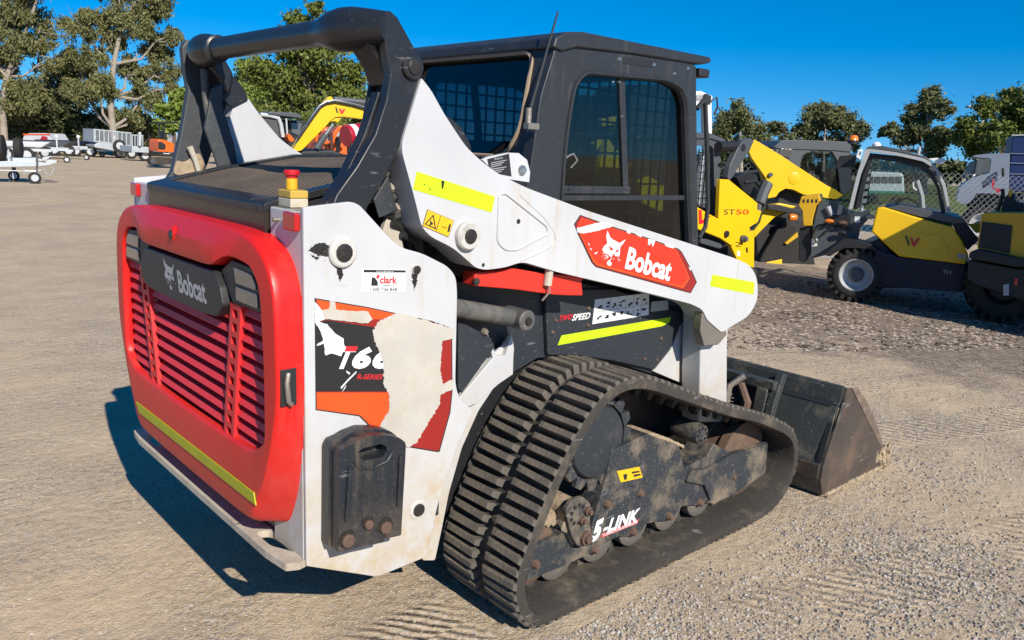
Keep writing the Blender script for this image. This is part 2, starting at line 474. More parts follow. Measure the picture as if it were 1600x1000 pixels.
base = mixc(nt, mathn(nt, 'MULTIPLY', fine2, mathn(nt, 'ADD', mathn(nt, 'MULTIPLY', gp0, .34), .08)), base, (0.20, 0.17, 0.14))
vor = N(nt, 'ShaderNodeTexVoronoi'); vor.inputs['Scale'].default_value = 110
nt.links.new(co_, vor.inputs['Vector'])
vr = N(nt, 'ShaderNodeSeparateColor'); nt.links.new(vor.outputs['Color'], vr.inputs[0])
dark = N(nt, 'ShaderNodeMapRange'); dark.inputs['From Min'].default_value = .80; dark.inputs['From Max'].default_value = .84
nt.links.new(vr.outputs[0], dark.inputs['Value'])
lite = N(nt, 'ShaderNodeMapRange'); lite.inputs['From Min'].default_value = .80; lite.inputs['From Max'].default_value = .84
nt.links.new(vr.outputs[1], lite.inputs['Value'])
gpatch = noise_fac(nt, co_, 0.8, .36, .66, detail=7, rough=.66)          # where loose stones lie
dk = mathn(nt, 'MULTIPLY', mathn(nt, 'MULTIPLY', dark.outputs[0], gpatch), .6)
lt = mathn(nt, 'MULTIPLY', mathn(nt, 'MULTIPLY', lite.outputs[0], gpatch), .75)
base = mixc(nt, dk, base, (0.15, 0.135, 0.12))
base = mixc(nt, lt, base, (0.50, 0.47, 0.42))
# bark mulch round the parked machines on the right, with a ragged edge
mx_ = N(nt, 'ShaderNodeVectorMath', operation='SUBTRACT'); mx_.inputs[1].default_value = (9.6, 1.2, 0); nt.links.new(co_, mx_.inputs[0])
ro = N(nt, 'ShaderNodeMapping'); ro.inputs['Rotation'].default_value = (0, 0, rad(16)); ro.inputs['Scale'].default_value = (1 / 2.1, 1 / 4.6, 0)
nt.links.new(mx_.outputs[0], ro.inputs[0])
ln = N(nt, 'ShaderNodeVectorMath', operation='LENGTH'); nt.links.new(ro.outputs[0], ln.inputs[0])
edge = noise_fac(nt, co_, 1.6, .2, .8, detail=8, rough=.7)
sm_ = mathn(nt, 'SUBTRACT', 1.55, ln.outputs['Value'])
mm = N(nt, 'ShaderNodeMath', operation='MULTIPLY_ADD'); mm.inputs[1].default_value = .9; nt.links.new(edge, mm.inputs[0]); nt.links.new(sm_, mm.inputs[2])
mk_ = N(nt, 'ShaderNodeMapRange'); mk_.inputs['From Min'].default_value = .45; mk_.inputs['From Max'].default_value = .85
nt.links.new(mm.outputs[0], mk_.inputs['Value'])
chip = noise_fac(nt, co_, 34, .35, .7, detail=5, rough=.7, stretch=(1, .45, 1))
mulch = mixc(nt, chip, (0.13, 0.10, 0.078), (0.36, 0.29, 0.23))
base = mixc(nt, mk_.outputs[0], base, mulch)
nt.links.new(base, b.inputs['Base Color'])
b.inputs['Roughness'].default_value = .95; b.inputs['Specular IOR Level'].default_value = .15
nb = N(nt, 'ShaderNodeTexNoise'); nb.inputs['Scale'].default_value = 130; nb.inputs['Detail'].default_value = 4; nt.links.new(co_, nb.inputs['Vector'])
nb2 = N(nt, 'ShaderNodeTexNoise'); nb2.inputs['Scale'].default_value = 22; nb2.inputs['Detail'].default_value = 6; nt.links.new(co_, nb2.inputs['Vector'])
hsum = N(nt, 'ShaderNodeMath', operation='MULTIPLY_ADD'); hsum.inputs[1].default_value = .5
nt.links.new(nb.outputs[0], hsum.inputs[0]); nt.links.new(nb2.outputs[0], hsum.inputs[2])
# bar prints left by rubber tracks: (start, end, half width, bar spacing)
height = hsum.outputs[0]
for (a, b_, hw, per) in [((1.62, -.63), (-.9, -.66), .19, .052), ((4.5, -.55), (9.0, -1.95), .19, .085), ((4.6, 1.25), (9.6, -.55), .19, .085), ((4.4, .45), (8.6, -1.05), .17, .075), ((2.3, -1.25), (6.2, -2.2), .18, .07), ((5.0, 2.4), (9.4, 3.3), .19, .085)]:
    ang = math.atan2(b_[1] - a[1], b_[0] - a[0]); L = math.dist(a, b_)
    v0 = N(nt, 'ShaderNodeVectorMath', operation='SUBTRACT'); v0.inputs[1].default_value = (a[0], a[1], 0); nt.links.new(co_, v0.inputs[0])
    v1 = N(nt, 'ShaderNodeVectorRotate', rotation_type='Z_AXIS'); v1.inputs['Angle'].default_value = -ang; nt.links.new(v0.outputs[0], v1.inputs[0])
    s1 = N(nt, 'ShaderNodeSeparateXYZ'); nt.links.new(v1.outputs[0], s1.inputs[0])
    at = mathn(nt, 'ABSOLUTE', s1.outputs[1])
    def ramp(src, lo, hi):
        r1 = N(nt, 'ShaderNodeMapRange'); r1.inputs['From Min'].default_value = lo; r1.inputs['From Max'].default_value = hi; nt.links.new(src, r1.inputs['Value']); return r1.outputs[0]
    msk = mathn(nt, 'MULTIPLY', mathn(nt, 'MULTIPLY', ramp(at, hw, hw - .03), ramp(s1.outputs[0], 0, .15)), mathn(nt, 'MULTIPLY', ramp(s1.outputs[0], L, L - .6), noise_fac(nt, co_, 1.7, .36, .52, detail=3)))
    sg = mathn(nt, 'SIGN', s1.outputs[1])
    ph = N(nt, 'ShaderNodeMath', operation='MULTIPLY_ADD'); ph.inputs[1].default_value = 2 * PI / per
    sl = N(nt, 'ShaderNodeMath', operation='MULTIPLY_ADD'); sl.inputs[1].default_value = .75; nt.links.new(s1.outputs[1], sl.inputs[0]); nt.links.new(s1.outputs[0], sl.inputs[2]); nt.links.new(sl.outputs[0], ph.inputs[0]); nt.links.new(mathn(nt, 'ARCCOSINE', sg), ph.inputs[2])
    wob = N(nt, 'ShaderNodeTexNoise'); wob.inputs['Scale'].default_value = 9; nt.links.new(co_, wob.inputs['Vector'])
    ph2 = N(nt, 'ShaderNodeMath', operation='MULTIPLY_ADD'); ph2.inputs[1].default_value = 4.5; nt.links.new(wob.outputs[0], ph2.inputs[0]); nt.links.new(ph.outputs[0], ph2.inputs[2])
    sn = ramp(mathn(nt, 'SINE', ph2.outputs[0]), -1, 1)
    add = N(nt, 'ShaderNodeMath', operation='MULTIPLY_ADD'); add.inputs[1].default_value = .85
    nt.links.new(mathn(nt, 'MULTIPLY', sn, msk), add.inputs[0]); nt.links.new(height, add.inputs[2])
    height = add.outputs[0]
bst = mathn(nt, 'ADD', mathn(nt, 'MULTIPLY', gp0, .5), .4)
bu = N(nt, 'ShaderNodeBump'); nt.links.new(bst, bu.inputs['Strength']); bu.inputs['Distance'].default_value = .02
nt.links.new(height, bu.inputs['Height']); nt.links.new(bu.outputs[0], b.inputs['Normal'])
MATS['gravel'] = m
me.materials.append(m)
GR = bpy.data.objects.new('ground', me); COL.objects.link(GR); tag(GR, kind='structure')
def gz(x, y):                             # height of the ground near the camera
    i = int(np.clip(np.searchsorted(gx, x), 1, nx - 1)); j = int(np.clip(np.searchsorted(gy, y), 1, ny - 1))
    return float(ZZ[i, j])
# loose stones (stuff): real little stones on the near ground
def stones(name, n, sampler, smin, smax, mats, seed, flatk=.65, label=None, cat=None):
    r = np.random.default_rng(seed)
    mb_v = []; mb_f = []; mi = []
    base_v = np.array([(1, 0, 0), (-1, 0, 0), (0, 1, 0), (0, -1, 0), (0, 0, 1), (0, 0, -1)], float)
    base_f = [(0, 2, 4), (2, 1, 4), (1, 3, 4), (3, 0, 4), (2, 0, 5), (1, 2, 5), (3, 1, 5), (0, 3, 5)]
    for k in range(n):
        x, y = sampler(r)
        s = smin + (smax - smin) * r.random() ** 3
        v = base_v * (1 + .45 * (r.random((6, 1)) - .5)) * s * np.array([1, .55 + .45 * r.random(), flatk])
        a = r.random() * 6.28; c_, s_ = math.cos(a), math.sin(a)
        v = np.stack([v[:, 0] * c_ - v[:, 1] * s_, v[:, 0] * s_ + v[:, 1] * c_, v[:, 2]], -1) + np.array([x, y, gz(x, y) + s * flatk * .35])
        o = len(mb_v); mb_v += [tuple(p) for p in v]; mb_f += [tuple(i + o for i in f) for f in base_f]
        mi += [int(r.random() * len(mats))] * 8
    me_ = bpy.data.meshes.new(name); me_.from_pydata(mb_v, [], mb_f)
    for t in mats: me_.materials.append(MATS[t])
    me_.polygons.foreach_set('material_index', mi)
    o = bpy.data.objects.new(name, me_); COL.objects.link(o)
    return tag(o, label, cat, kind='stuff')
flat('stone_a', (0.38, 0.335, 0.28), .9, spec=.2); flat('stone_b', (0.22, 0.20, 0.185), .9, spec=.2); flat('stone_c', (0.42, 0.39, 0.35), .9, spec=.2); flat('stone_d', (0.36, 0.29, 0.22), .9, spec=.2)
flat('bark_a', (0.20, 0.15, 0.115), .9, spec=.2); flat('bark_b', (0.40, 0.33, 0.265), .9, spec=.2); flat('bark_c', (0.075, 0.058, 0.048), .9, spec=.2)
def px_sampler(x0, x1, y0, y1, power=1.0):
    def f(r):
        while True:
            px = x0 + (x1 - x0) * r.random(); py = y0 + (y1 - y0) * r.random() ** power
            g = ground(px, py)
            ok = .5 + .5 * noise.noise(Vector((g.x * 1.7, g.y * 1.7, 3.))) * .9 + .22 * noise.noise(Vector((g.x * 6, g.y * 6, 9.)))
            if r.random() > max(.16, (ok - .28) * 1.9): continue
            if not (1.5 < g.x < 4.4 and -.9 < g.y < .9): return g.x, g.y
    return f
stones('gravel_stones', 17000, px_sampler(880, 1640, 560, 1040, .9), .0025, .0115, ['stone_a', 'stone_b', 'stone_c', 'stone_d'], 1, label='loose grey gravel scattered over the yard on the right', cat='gravel')
stones('gravel_stones', 5500, px_sampler(-40, 900, 300, 1040, .9), .002, .0075, ['stone_a', 'stone_d', 'stone_c', 'stone_d'], 2, label='fine gravel scattered over the dirt on the left', cat='gravel')
stones('bark_chips', 9000, px_sampler(1120, 1640, 436, 545), .008, .038, ['bark_a', 'bark_b', 'bark_c', 'bark_b'], 3, flatk=.28, label='brown bark chips strewn before the parked yellow machines', cat='bark chips')
# ================================================================== the white and red track loader
LO = thing('track_loader', 'white compact track loader with red slatted rear door in the foreground', 'track loader', (2.2, 0, 0), world_coords=True)
def Z(pts, k, ox, oy): return [(ox + a / k, oy + b / k) for a, b in pts]
def plate(pts, y, t, holes=()):          # traced side plate: outer face y (right side), thickness t inwards
    return MB().prism(SX(y, pts), 'y', y, y + t, [SX(y, h) for h in holes])
def decal(pts, y, mat, parent, name='decal', lift=0.0012, holes=()):
    return MB().prism(SX(y, pts), 'y', y - lift, y - lift * 0.2, [SX(y, h) for h in holes]).build(name, mat, parent, smooth=0)
def ragged(pts, amp, n=5, seed=1):
    rnd = random.Random(seed); out = []
    for i, p in enumerate(pts):
        q = pts[(i + 1) % len(pts)]
        d = math.hypot(q[0] - p[0], q[1] - p[1])
        k = max(1, int(d / n))
        for j in range(k):
            t = j / k
            out.append((p[0] + (q[0] - p[0]) * t + rnd.uniform(-amp, amp), p[1] + (q[1] - p[1]) * t + rnd.uniform(-amp, amp)))
    return out
HEAD = [(438, 225), (425, 290), (432, 345), (440, 372), (400, 402), (378, 445), (395, 478), (440, 488), (462, 522), (488, 530), (500, 500), (512, 514), (522, 498), (532, 522), (552, 520), (572, 532), (582, 490), (583, 450), (590, 410), (620, 375), (652, 325), (575, 370), (545, 350), (500, 328), (470, 300)]
EYES = [[(455, 400), (470, 448), (492, 456), (512, 440), (490, 425)], [(528, 480), (540, 455), (574, 438), (566, 468)]]
CHIN = [(430, 605), (443, 575), (470, 562), (474, 588), (490, 600), (480, 632), (448, 630)]
WHISK = [[(360, 488), (440, 490), (440, 498)], [(358, 528), (438, 502), (440, 510)], [(384, 560), (440, 514), (446, 522)], [(402, 566), (448, 526), (452, 534)], [(550, 528), (592, 572), (586, 574)], [(545, 532), (576, 582), (570, 580)], [(482, 535), (492, 532), (474, 570), (468, 568)], [(512, 545), (520, 545), (500, 575)]]
def emblem(mp, fg, bgm, parent):
    a = MB(); b = MB()
    def put(mbx, pts, d):
        v = [mp(p[0], p[1], d) for p in pts]
        tr = geometry.tessellate_polygon([[Vector((p[0], p[1], 0)) for p in pts]])
        mbx.add(v, [tuple(t) for t in tr])
    put(a, HEAD, 1); put(a, CHIN, 1)
    for q in WHISK: put(a, q, 1)
    for q in EYES: put(b, q, 2)
    put(b, [(496, 490), (520, 494), (508, 510)], 2)
    e = a.build('emblem', fg, parent, smooth=0)
    b.build('emblem_eye', bgm, parent, smooth=0)

# ---- chassis and engine block (dark masses between the tracks)
MB().prism([(1.03, 0.38), (1.03, 1.29), (1.93, 1.29), (1.93, 0.95), (3.02, 0.95), (3.08, 0.6), (3.0, 0.30), (1.25, 0.26)], 'y', -0.415, 0.415).build('chassis', 'black_paint', LO, bevel=0.012)
# ---- rear uprights
def upright(side):
    y = -0.66
    pts = [(474, 324), (549, 315), (562, 320), (612, 375), (630, 388), (660, 396), (700, 416), (713, 432), (715, 458), (712, 600), (718, 622), (740, 642), (716, 694), (684, 790), (668, 870), (590, 902), (479, 885)]
    rr = [0.004, 0.05, 0.02, 0.05, 0.02, 0.02, 0.03, 0.03, 0.02, 0.03, 0.03, 0.01, 0.02, 0.02, 0.004, 0.02, 0.004]
    mb = MB().prism(rounded(SX(y, pts), rr), 'y', y, y + 0.014)
    ob = mb if side < 0 else mb.mirror_y()
    o = ob.build('upright', 'white', LO, bevel=0.005, seg=3)
    z0 = 0.42
    r = MB().box(0.962, 0.976, -0.645, -0.468, z0, 1.385)
    r.box(0.976, 1.10, -0.66 + 0.0145, -0.60, 1.370, 1.384)
    r.box(0.976, 1.10, -0.60, -0.468, 1.366, 1.380)
    (r if side < 0 else r.mirror_y()).build('rear_post', 'white', LO, bevel=0.004)
    w2 = MB().prism(rounded(SX(-.50, [(716, 606), (745, 578), (786, 540), (800, 520), (804, 545), (800, 578), (772, 606), (748, 642), (722, 700), (702, 770), (690, 830), (680, 876), (660, 876), (676, 770), (706, 690), (728, 646)]), .01), 'y', -.50, -.488)
    (w2 if side < 0 else w2.mirror_y()).build('inner_fender', 'white', LO, bevel=.003)
    i = MB().prism(rounded(SX(y, [(500, 340), (545, 330), (612, 390), (700, 440), (700, 600), (700, 640), (620, 700), (500, 700)]), 0.01), 'y', -0.50, -0.484)
    i.box(0.98, 1.44, -0.63, -0.505, 0.42, 0.50)
    (i if side < 0 else i.mirror_y()).build('inner_upright', 'panel_black', LO, bevel=0.004)
    return o
UP = upright(-1); upright(1)
def boss(pts_px, y, r0, r1, mats, parent, out=0.02, name='pivot_pin'):
    q = on(pts_px[0], pts_px[1], 1, y)
    b = MB().lathe((q.x, y + 0.004, q.z), (q.x, y - out, q.z), [(0, r0), (0.75, r0), (1, r0 * 0.88), (1.001, r1 * 1.15)], 24).build(name, mats[0], parent)
    MB().lathe((q.x, y - out * 0.9, q.z), (q.x, y - out - 0.006, q.z), [(0, r1), (0.8, r1), (1, r1 * 0.7)], 12).build('bolt', mats[1], b)
    return b
boss((534, 394), -0.66, 0.041, 0.024, ('pin_white', 'pin_dark'), LO, 0.012)
boss((649, 421), -0.66, 0.014, 0.012, ('pin_white', 'pin_dark'), LO, 0.006)
boss((653, 796), -0.66, 0.030, 0.020, ('pin_white', 'pin_dark'), LO, 0.004)
# grease and dirt round the pins
rnd = random.Random(5)
sm = MB()
for q, sd_ in (([(482, 391), (492, 382), (506, 379), (517, 386), (520, 396), (510, 401), (496, 399)], 1), ([(524, 414), (534, 417), (536, 428), (531, 440), (527, 430)], 2), ([(643, 428), (652, 430), (650, 444), (646, 452)], 3), ([(484, 398), (500, 402), (494, 406)], 4)):
    sm.prism(SX(-0.66, ragged(q, 1.3, 1.2, sd_)), 'y', -0.6604, -0.6602)
for k in range(120):
    a = 500 + 12 * rnd.gauss(0, 1); b = 391 + rnd.gauss(0, 6)
    if rnd.random() < 0.25: a, b = 531 + rnd.gauss(0, 5), 424 + rnd.gauss(0, 9)
    if rnd.random() < 0.15: a, b = 648 + rnd.gauss(0, 4), 432 + abs(rnd.gauss(0, 9))
    if (a - 534) ** 2 + (b - 394) ** 2 < 330: continue
    s = rnd.uniform(0.15, 0.75)
    sm.prism(SX(-0.66, [(a - s * 1.3, b), (a, b - s), (a + s * 1.5, b - s * .2), (a + s * .3, b + s)]), 'y', -0.6604, -0.6602)
sm.build('grease', 'pin_dark', UP, smooth=0)['kind'] = 'stuff'
# rear side decal
D = lambda pts: Z(pts, 3.704, 480, 450)
outl = D([(42, 58), (350, 110), (720, 190), (838, 232), (840, 600), (828, 720), (765, 948), (745, 948), (590, 922), (420, 850), (370, 812), (300, 742), (48, 706)])
decal(outl, -0.66, 'ink', UP, lift=0.0010)
decal(D([(50, 66), (350, 116), (720, 196), (832, 236), (834, 600), (822, 718), (760, 940), (745, 941), (590, 915), (424, 844), (376, 806), (304, 735), (54, 700)]), -0.66, 'decal_dark_red', UP, lift=0.0014)
decal(D([(50, 66), (350, 116), (520, 152), (420, 180), (350, 180), (80, 122)]), -0.66, 'decal_orange', UP, lift=0.0018)
decal(D([(50, 205), (110, 185), (380, 225), (500, 250), (500, 598), (50, 598)]), -0.66, 'decal_black', UP, lift=0.0018)
decal(D([(52, 604), (520, 604), (520, 900), (424, 844), (376, 806), (304, 735), (54, 700)]), -0.66, 'decal_orange', UP, lift=0.0018)
def dp(a, b): return on(480 + a / 3.704, 450 + b / 3.704, 1, -0.6622)
letter('T', dp(152, 468), dp(240, 468), dp(205, 338), 'decal_white', UP, bold=0.05)
letter('6', dp(244, 468), dp(352, 468), dp(290, 338), 'decal_white', UP, bold=0.06)
letter('6', dp(362, 468), dp(470, 468), dp(408, 338), 'decal_white', UP, bold=0.06)
decal(D([(222, 336), (290, 336), (278, 366), (212, 366)]), -0.66, 'ink_red', UP, lift=0.0034)
letter('R-SERIES', dp(286, 528), dp(430, 528), dp(296, 498), 'ink_red', UP, bold=0.02)
# where the print has peeled away
decal(ragged(D([(520, 142), (700, 190), (795, 220), (850, 240), (842, 290), (778, 304), (765, 480), (782, 560), (842, 520), (838, 580), (768, 615), (760, 680), (690, 790), (630, 890), (590, 922), (480, 865), (420, 808), (430, 770), (470, 715), (470, 610), (440, 560), (436, 440), (420, 380), (382, 300), (378, 250), (400, 205), (440, 175)]), 1.25, 2.2, 3), -0.66, 'adhesive', UP, 'adhesive_patch', lift=0.0042)
decal(ragged(D([(40, 80), (70, 110), (80, 130), (110, 175), (60, 190), (110, 210), (160, 265), (205, 290), (212, 350), (190, 395), (135, 375), (100, 390), (95, 320), (50, 330), (90, 300), (70, 240), (42, 200)]), 0.7, 4, 4), -0.66, 'decal_white', UP, 'bare_patch', lift=0.0042)
decal(ragged(D([(75, 125), (125, 118), (125, 70), (160, 80), (160, 125), (350, 135), (372, 180), (345, 205), (270, 195), (95, 175)]), 0.7, 4, 5), -0.66, 'adhesive', UP, 'adhesive_patch', lift=0.0044)
for q in ([(222, 475), (245, 490), (240, 500), (225, 488)], [(190, 575), (240, 520), (282, 480), (280, 490), (225, 545), (195, 582)], [(200, 598), (222, 560), (218, 575)]):
    decal(D(q), -0.66, 'decal_white', UP, 'scratch', lift=0.0036)
# dealer's sticker
E4 = lambda pts: Z(pts, 16.667, 555, 410)
def ep(a, b): return on(555 + a / 16.667, 410 + b / 16.667, 1, -0.6616)
decal(E4([(160, 175), (1310, 195), (1290, 775), (145, 770)]), -0.66, 'decal_white', UP, 'sticker')
decal(E4([(215, 188), (1305, 205), (1302, 262), (215, 258)]), -0.66, 'ink', UP, 'sticker_print', lift=0.0016)
letter('SOLD & SERVICED BY', ep(545, 250), ep(1000, 256), ep(547, 214), 'decal_white', UP, lift=0.0009)
decal(E4([(425, 390), (505, 393), (580, 500), (580, 608), (410, 605)]), -0.66, 'ink', UP, 'sticker_print', lift=0.0016)
decal(E4([(592, 305), (635, 360), (575, 440), (535, 375)]), -0.66, 'ink_red', UP, 'sticker_print', lift=0.0016)
letter('clark', ep(640, 548), ep(1085, 552), ep(645, 355), 'ink_red', UP, bold=0.025)
letter('equipment', ep(735, 622), ep(1080, 612), ep(737, 572), 'ink', UP)
letter('1300 736 848', ep(400, 750), ep(1085, 750), ep(402, 652), 'ink', UP)
# ---- counterweight on each side
def counterweight(side):
    k = lambda pts: Z(pts, 4.165, 480, 660)
    face = k([(205, 850), (212, 215), (235, 170), (285, 150), (330, 120), (420, 85), (530, 85), (600, 100), (640, 130), (642, 180), (612, 735), (500, 760), (500, 775), (400, 800), (350, 810), (280, 830)])
    f2 = rounded(SX(-0.745, face), 0.006, 3)
    hole = SX(-0.745, k([(335, 190), (360, 170), (480, 140), (515, 155), (520, 190), (495, 225), (380, 250), (345, 235)]))
    xs = [p[0] for p in f2]; zs = [p[1] for p in f2]
    cx, cz = sum(xs) / len(xs), sum(zs) / len(zs)
    a = MB().prism(f2, 'y', -0.745, -0.706, [hole])
    big = [(cx + (p[0] - cx) * 1.03 - 0.004, cz + (p[1] - cz) * 1.02 + 0.004) for p in f2]
    b = MB().prism(big, 'y', -0.702, -0.662)
    if side > 0: a.mirror_y(); b.mirror_y()
    o = a.build('counterweight', 'counterweight', LO, bevel=0.006, seg=3)
    b.build('counterweight_back', 'counterweight', o, bevel=0.006, seg=3)
    if side < 0:
        for q in ([(258, 640), (282, 290)], [(595, 545), (612, 215)]):
            p0, p1 = on(*k([q[0]])[0], 1, -0.75), on(*k([q[1]])[0], 1, -0.75)
            MB().prism([(p0.x - .006, p0.z), (p0.x + .006, p0.z), (p1.x + .006, p1.z), (p1.x - .006, p1.z)], 'y', -0.753, -0.744).build('rib', 'counterweight', o, bevel=0.002)
        for q, r in (((265, 770), .020), ((512, 685), .019), ((400, 665), .014)):
            p = on(*k([q])[0], 1, -0.75)
            MB().lathe((p.x, -0.744, p.z), (p.x, -0.758, p.z), [(0, r), (0.8, r), (1, r * .8)], 8).build('bolt', 'rust', o)
            MB().lathe((p.x, -0.7455, p.z + .004), (p.x, -0.7475, p.z + .004), [(0, r * 1.35), (1, r * 1.3)], 20).build('recess', 'pin_dark', o)
        grip = MB()
        grip.tube([(on(*k([(300, 255)])[0], 1, -.747)), (on(*k([(345, 300)])[0], 1, -.747)), (on(*k([(420, 300)])[0], 1, -.747)), (on(*k([(520, 255)])[0], 1, -.747)), (on(*k([(560, 190)])[0], 1, -.747))], 0.004, 6)
        grip.build('moulded_rim', 'counterweight', o)
        def mp(a_, b_, d):
            u = 330 + (a_ - 380) * 0.62; v = 330 + (b_ - 225) * 0.52
            return on(*k([(u, v)])[0], 1, -0.7458 - 0.0006 * d)
        emblem(mp, 'plastic_black', 'counterweight', o)
counterweight(-1); counterweight(1)
# ---- rear bumper plate
bz = 0.43
slot = lambda s: rounded([(0.925, s * 0.42), (0.925, s * 0.52), (0.965, s * 0.60), (0.985, s * 0.56), (0.965, s * 0.43)], 0.015)
MB().prism(rounded([(0.90, -0.54), (0.912, -0.64), (0.945, -0.655), (0.985, -0.645), (0.985, 0.645), (0.945, 0.655), (0.912, 0.64), (0.90, 0.54)], 0.006), 'z', bz - 0.022, bz, [slot(-1), slot(1)]).build('bumper_plate', 'white_dirty', LO, bevel=0.002)
MB().box(1.03, 1.24, -0.58, 0.58, 0.375, 0.425).build('belly_plate', 'black_paint', LO, bevel=0.01)
# ---- tail lamps
for s in (-1, 1):
    MB().box(0.944, 0.961, min(s * .575, s * .645), max(s * .575, s * .645), 1.335, 1.383).build('tail_lamp', 'lens_red', LO, bevel=0.006, seg=3)
MB().cyl((0.962, -0.52, 1.355), (0.945, -0.52, 1.355), 0.006, 8).build('bolt', 'steel_dirty', LO)
# ---- hood with mesh top
prof = [(0.957, 1.30), (0.957, 1.392), (1.22, 1.455), (1.50, 1.505), (1.92, 1.52), (1.92, 1.30)]
inn = [(0.965, 1.30), (0.965, 1.37), (1.22, 1.43), (1.50, 1.48), (1.92, 1.50), (1.92, 1.30)]
HD = MB().prism(inn, 'y', -0.455, 0.455).build('hood', 'black_paint', LO)
MB().box(0.9495, 0.9645, -0.464, 0.464, 1.296, 1.380).build('hood_rear_face', 'hood_face', HD, bevel=0.003)
def slab(path, y0, y1, t):              # a bent sheet following an (x, z) path
    m_ = MB()
    up = list(path); dn = [(x, z - t) for x, z in reversed(path)]
    return m_.prism(up + dn, 'y', y0, y1)
path = [(0.946, 1.390), (0.957, 1.396), (1.22, 1.458), (1.50, 1.508), (1.90, 1.522)]
for s in (-1, 1):
    slab(path, min(s * .42, s * .466), max(s * .42, s * .466), 0.022).build('hood_rail', 'black_paint', HD, bevel=0.003)
slab([(0.946, 1.390), (0.957, 1.396), (1.005, 1.4075)], -0.4195, 0.4195, 0.022).build('hood_rail', 'black_paint', HD, bevel=0.003)
m, nt, b = nodes_of('hood_mesh')
tc = N(nt, 'ShaderNodeTexCoord'); mp_ = N(nt, 'ShaderNodeMapping'); mp_.inputs['Rotation'].default_value = (0, 0, rad(45)); mp_.inputs['Scale'].default_value = (62, 62, 62)
nt.links.new(tc.outputs['Object'], mp_.inputs[0])
ck = N(nt, 'ShaderNodeTexVoronoi', voronoi_dimensions='2D'); ck.inputs['Scale'].default_value = 1.0; ck.inputs['Randomness'].default_value = 0.12
nt.links.new(mp_.outputs[0], ck.inputs['Vector'])
r_ = N(nt, 'ShaderNodeMapRange'); r_.inputs['From Min'].default_value = 0.26; r_.inputs['From Max'].default_value = 0.34
nt.links.new(ck.outputs['Distance'], r_.inputs['Value'])
nf = noise_fac(nt, tc.outputs['Object'], 6, 0.3, 0.7)
cc = mixc(nt, nf, (0.20, 0.145, 0.095), (0.11, 0.08, 0.055))
nt.links.new(mixc(nt, r_.outputs[0], (0.006, 0.005, 0.005), cc), b.inputs['Base Color'])
b.inputs['Roughness'].default_value = 0.85
bu = N(nt, 'ShaderNodeBump'); bu.inputs['Strength'].default_value = 0.8; bu.inputs['Distance'].default_value = 0.006
nt.links.new(r_.outputs[0], bu.inputs['Height']); nt.links.new(bu.outputs[0], b.inputs['Normal'])
MATS['hood_mesh'] = m
slab([(1.0055, 1.397), (1.22, 1.448), (1.50, 1.498), (1.88, 1.512)], -0.4192, 0.4192, 0.006).build('hood_mesh', 'hood_mesh', HD)
# ---- emergency stop box
p = on(456, 322, 2, 1.388)
ES = MB().box(p.x - .022, p.x + .03, p.y - .036, p.y + .036, 1.386, 1.410).build('stop_box', 'estop_box', LO, bevel=0.003)
MB().box(p.x - .0225, p.x + .0305, p.y - .0365, p.y + .0365, 1.4102, 1.432).build('stop_box_lid', 'estop_lid', ES, bevel=0.004)
MB().box(p.x - .04, p.x + .045, p.y - .05, p.y + .04, 1.3815, 1.3855).build('stop_plate', 'steel_dirty', ES)
MB().cyl((p.x, p.y, 1.432), (p.x, p.y, 1.462), 0.0155, 16).build('stop_collar', 'estop_yellow', ES, bevel=.002)
MB().lathe((p.x, p.y, 1.4625), (p.x, p.y, 1.484), [(0, .015), (.35, .016), (.4, .021), (.75, .022), (1, .018)], 20).build('stop_button', 'estop_red', ES)

# ---- red tailgate: a rounded frame lofted round its opening
def mirror_loop(half):                  # half: points from top centre down the right (-y) side to bottom centre
    return half + [(-y, z) for y, z in reversed(half[1:-1])]
o_half = [(0.0, 1.322), (-0.42, 1.322), (-0.53, 1.304), (-0.605, 1.258), (-0.648, 1.18), (-0.657, 0.98), (-0.655, 0.74), (-0.645, 0.62), (-0.60, 0.515), (-0.54, 0.490), (0.0, 0.486)]
i_half = [(0.0, 1.200), (-0.285, 1.200), (-0.360, 1.243), (-0.500, 1.236), (-0.560, 1.185), (-0.578, 0.98), (-0.578, 0.80), (-0.568, 0.765), (-0.505, 0.722), (-0.44, 0.712), (0.0, 0.705)]
def resample(half, n):
    L = [0]
    for a_, b_ in zip(half, half[1:]): L.append(L[-1] + math.dist(a_, b_))
    out = []
    for i in range(n + 1):
        t = L[-1] * i / n
        for k in range(len(L) - 1):
            if t <= L[k + 1] + 1e-9:
                u = (t - L[k]) / (L[k + 1] - L[k]); out.append((half[k][0] + (half[k + 1][0] - half[k][0]) * u, half[k][1] + (half[k + 1][1] - half[k][1]) * u)); break
    return out
def dense(half, per):                   # keep vertices in step between the two loops
    out = []
    for a_, b_ in zip(half, half[1:]):
        for j in range(per): out.append((a_[0] + (b_[0] - a_[0]) * j / per, a_[1] + (b_[1] - a_[1]) * j / per))
    return out + [half[-1]]
oL = mirror_loop(dense(o_half, 4)); iL = mirror_loop(dense(i_half, 4))
n = len(oL)
def smooth_loop(L, it):
    for _ in range(it):
        L = [((L[i - 1][0] + 2 * L[i][0] + L[(i + 1) % n][0]) / 4, (L[i - 1][1] + 2 * L[i][1] + L[(i + 1) % n][1]) / 4) for i in range(n)]
    return L
oL = smooth_loop(oL, 3); iL = smooth_loop(iL, 1)
prof = [(0.0, 0.990), (0.0, 0.908), (0.012, 0.897), (0.04, 0.890), (0.10, 0.886), (0.45, 0.884), (0.90, 0.884), (0.96, 0.887), (0.99, 0.894), (1.0, 0.903), (1.0, 0.985)]
prof = [(t, x) for t, x in prof]
V = []; F = []
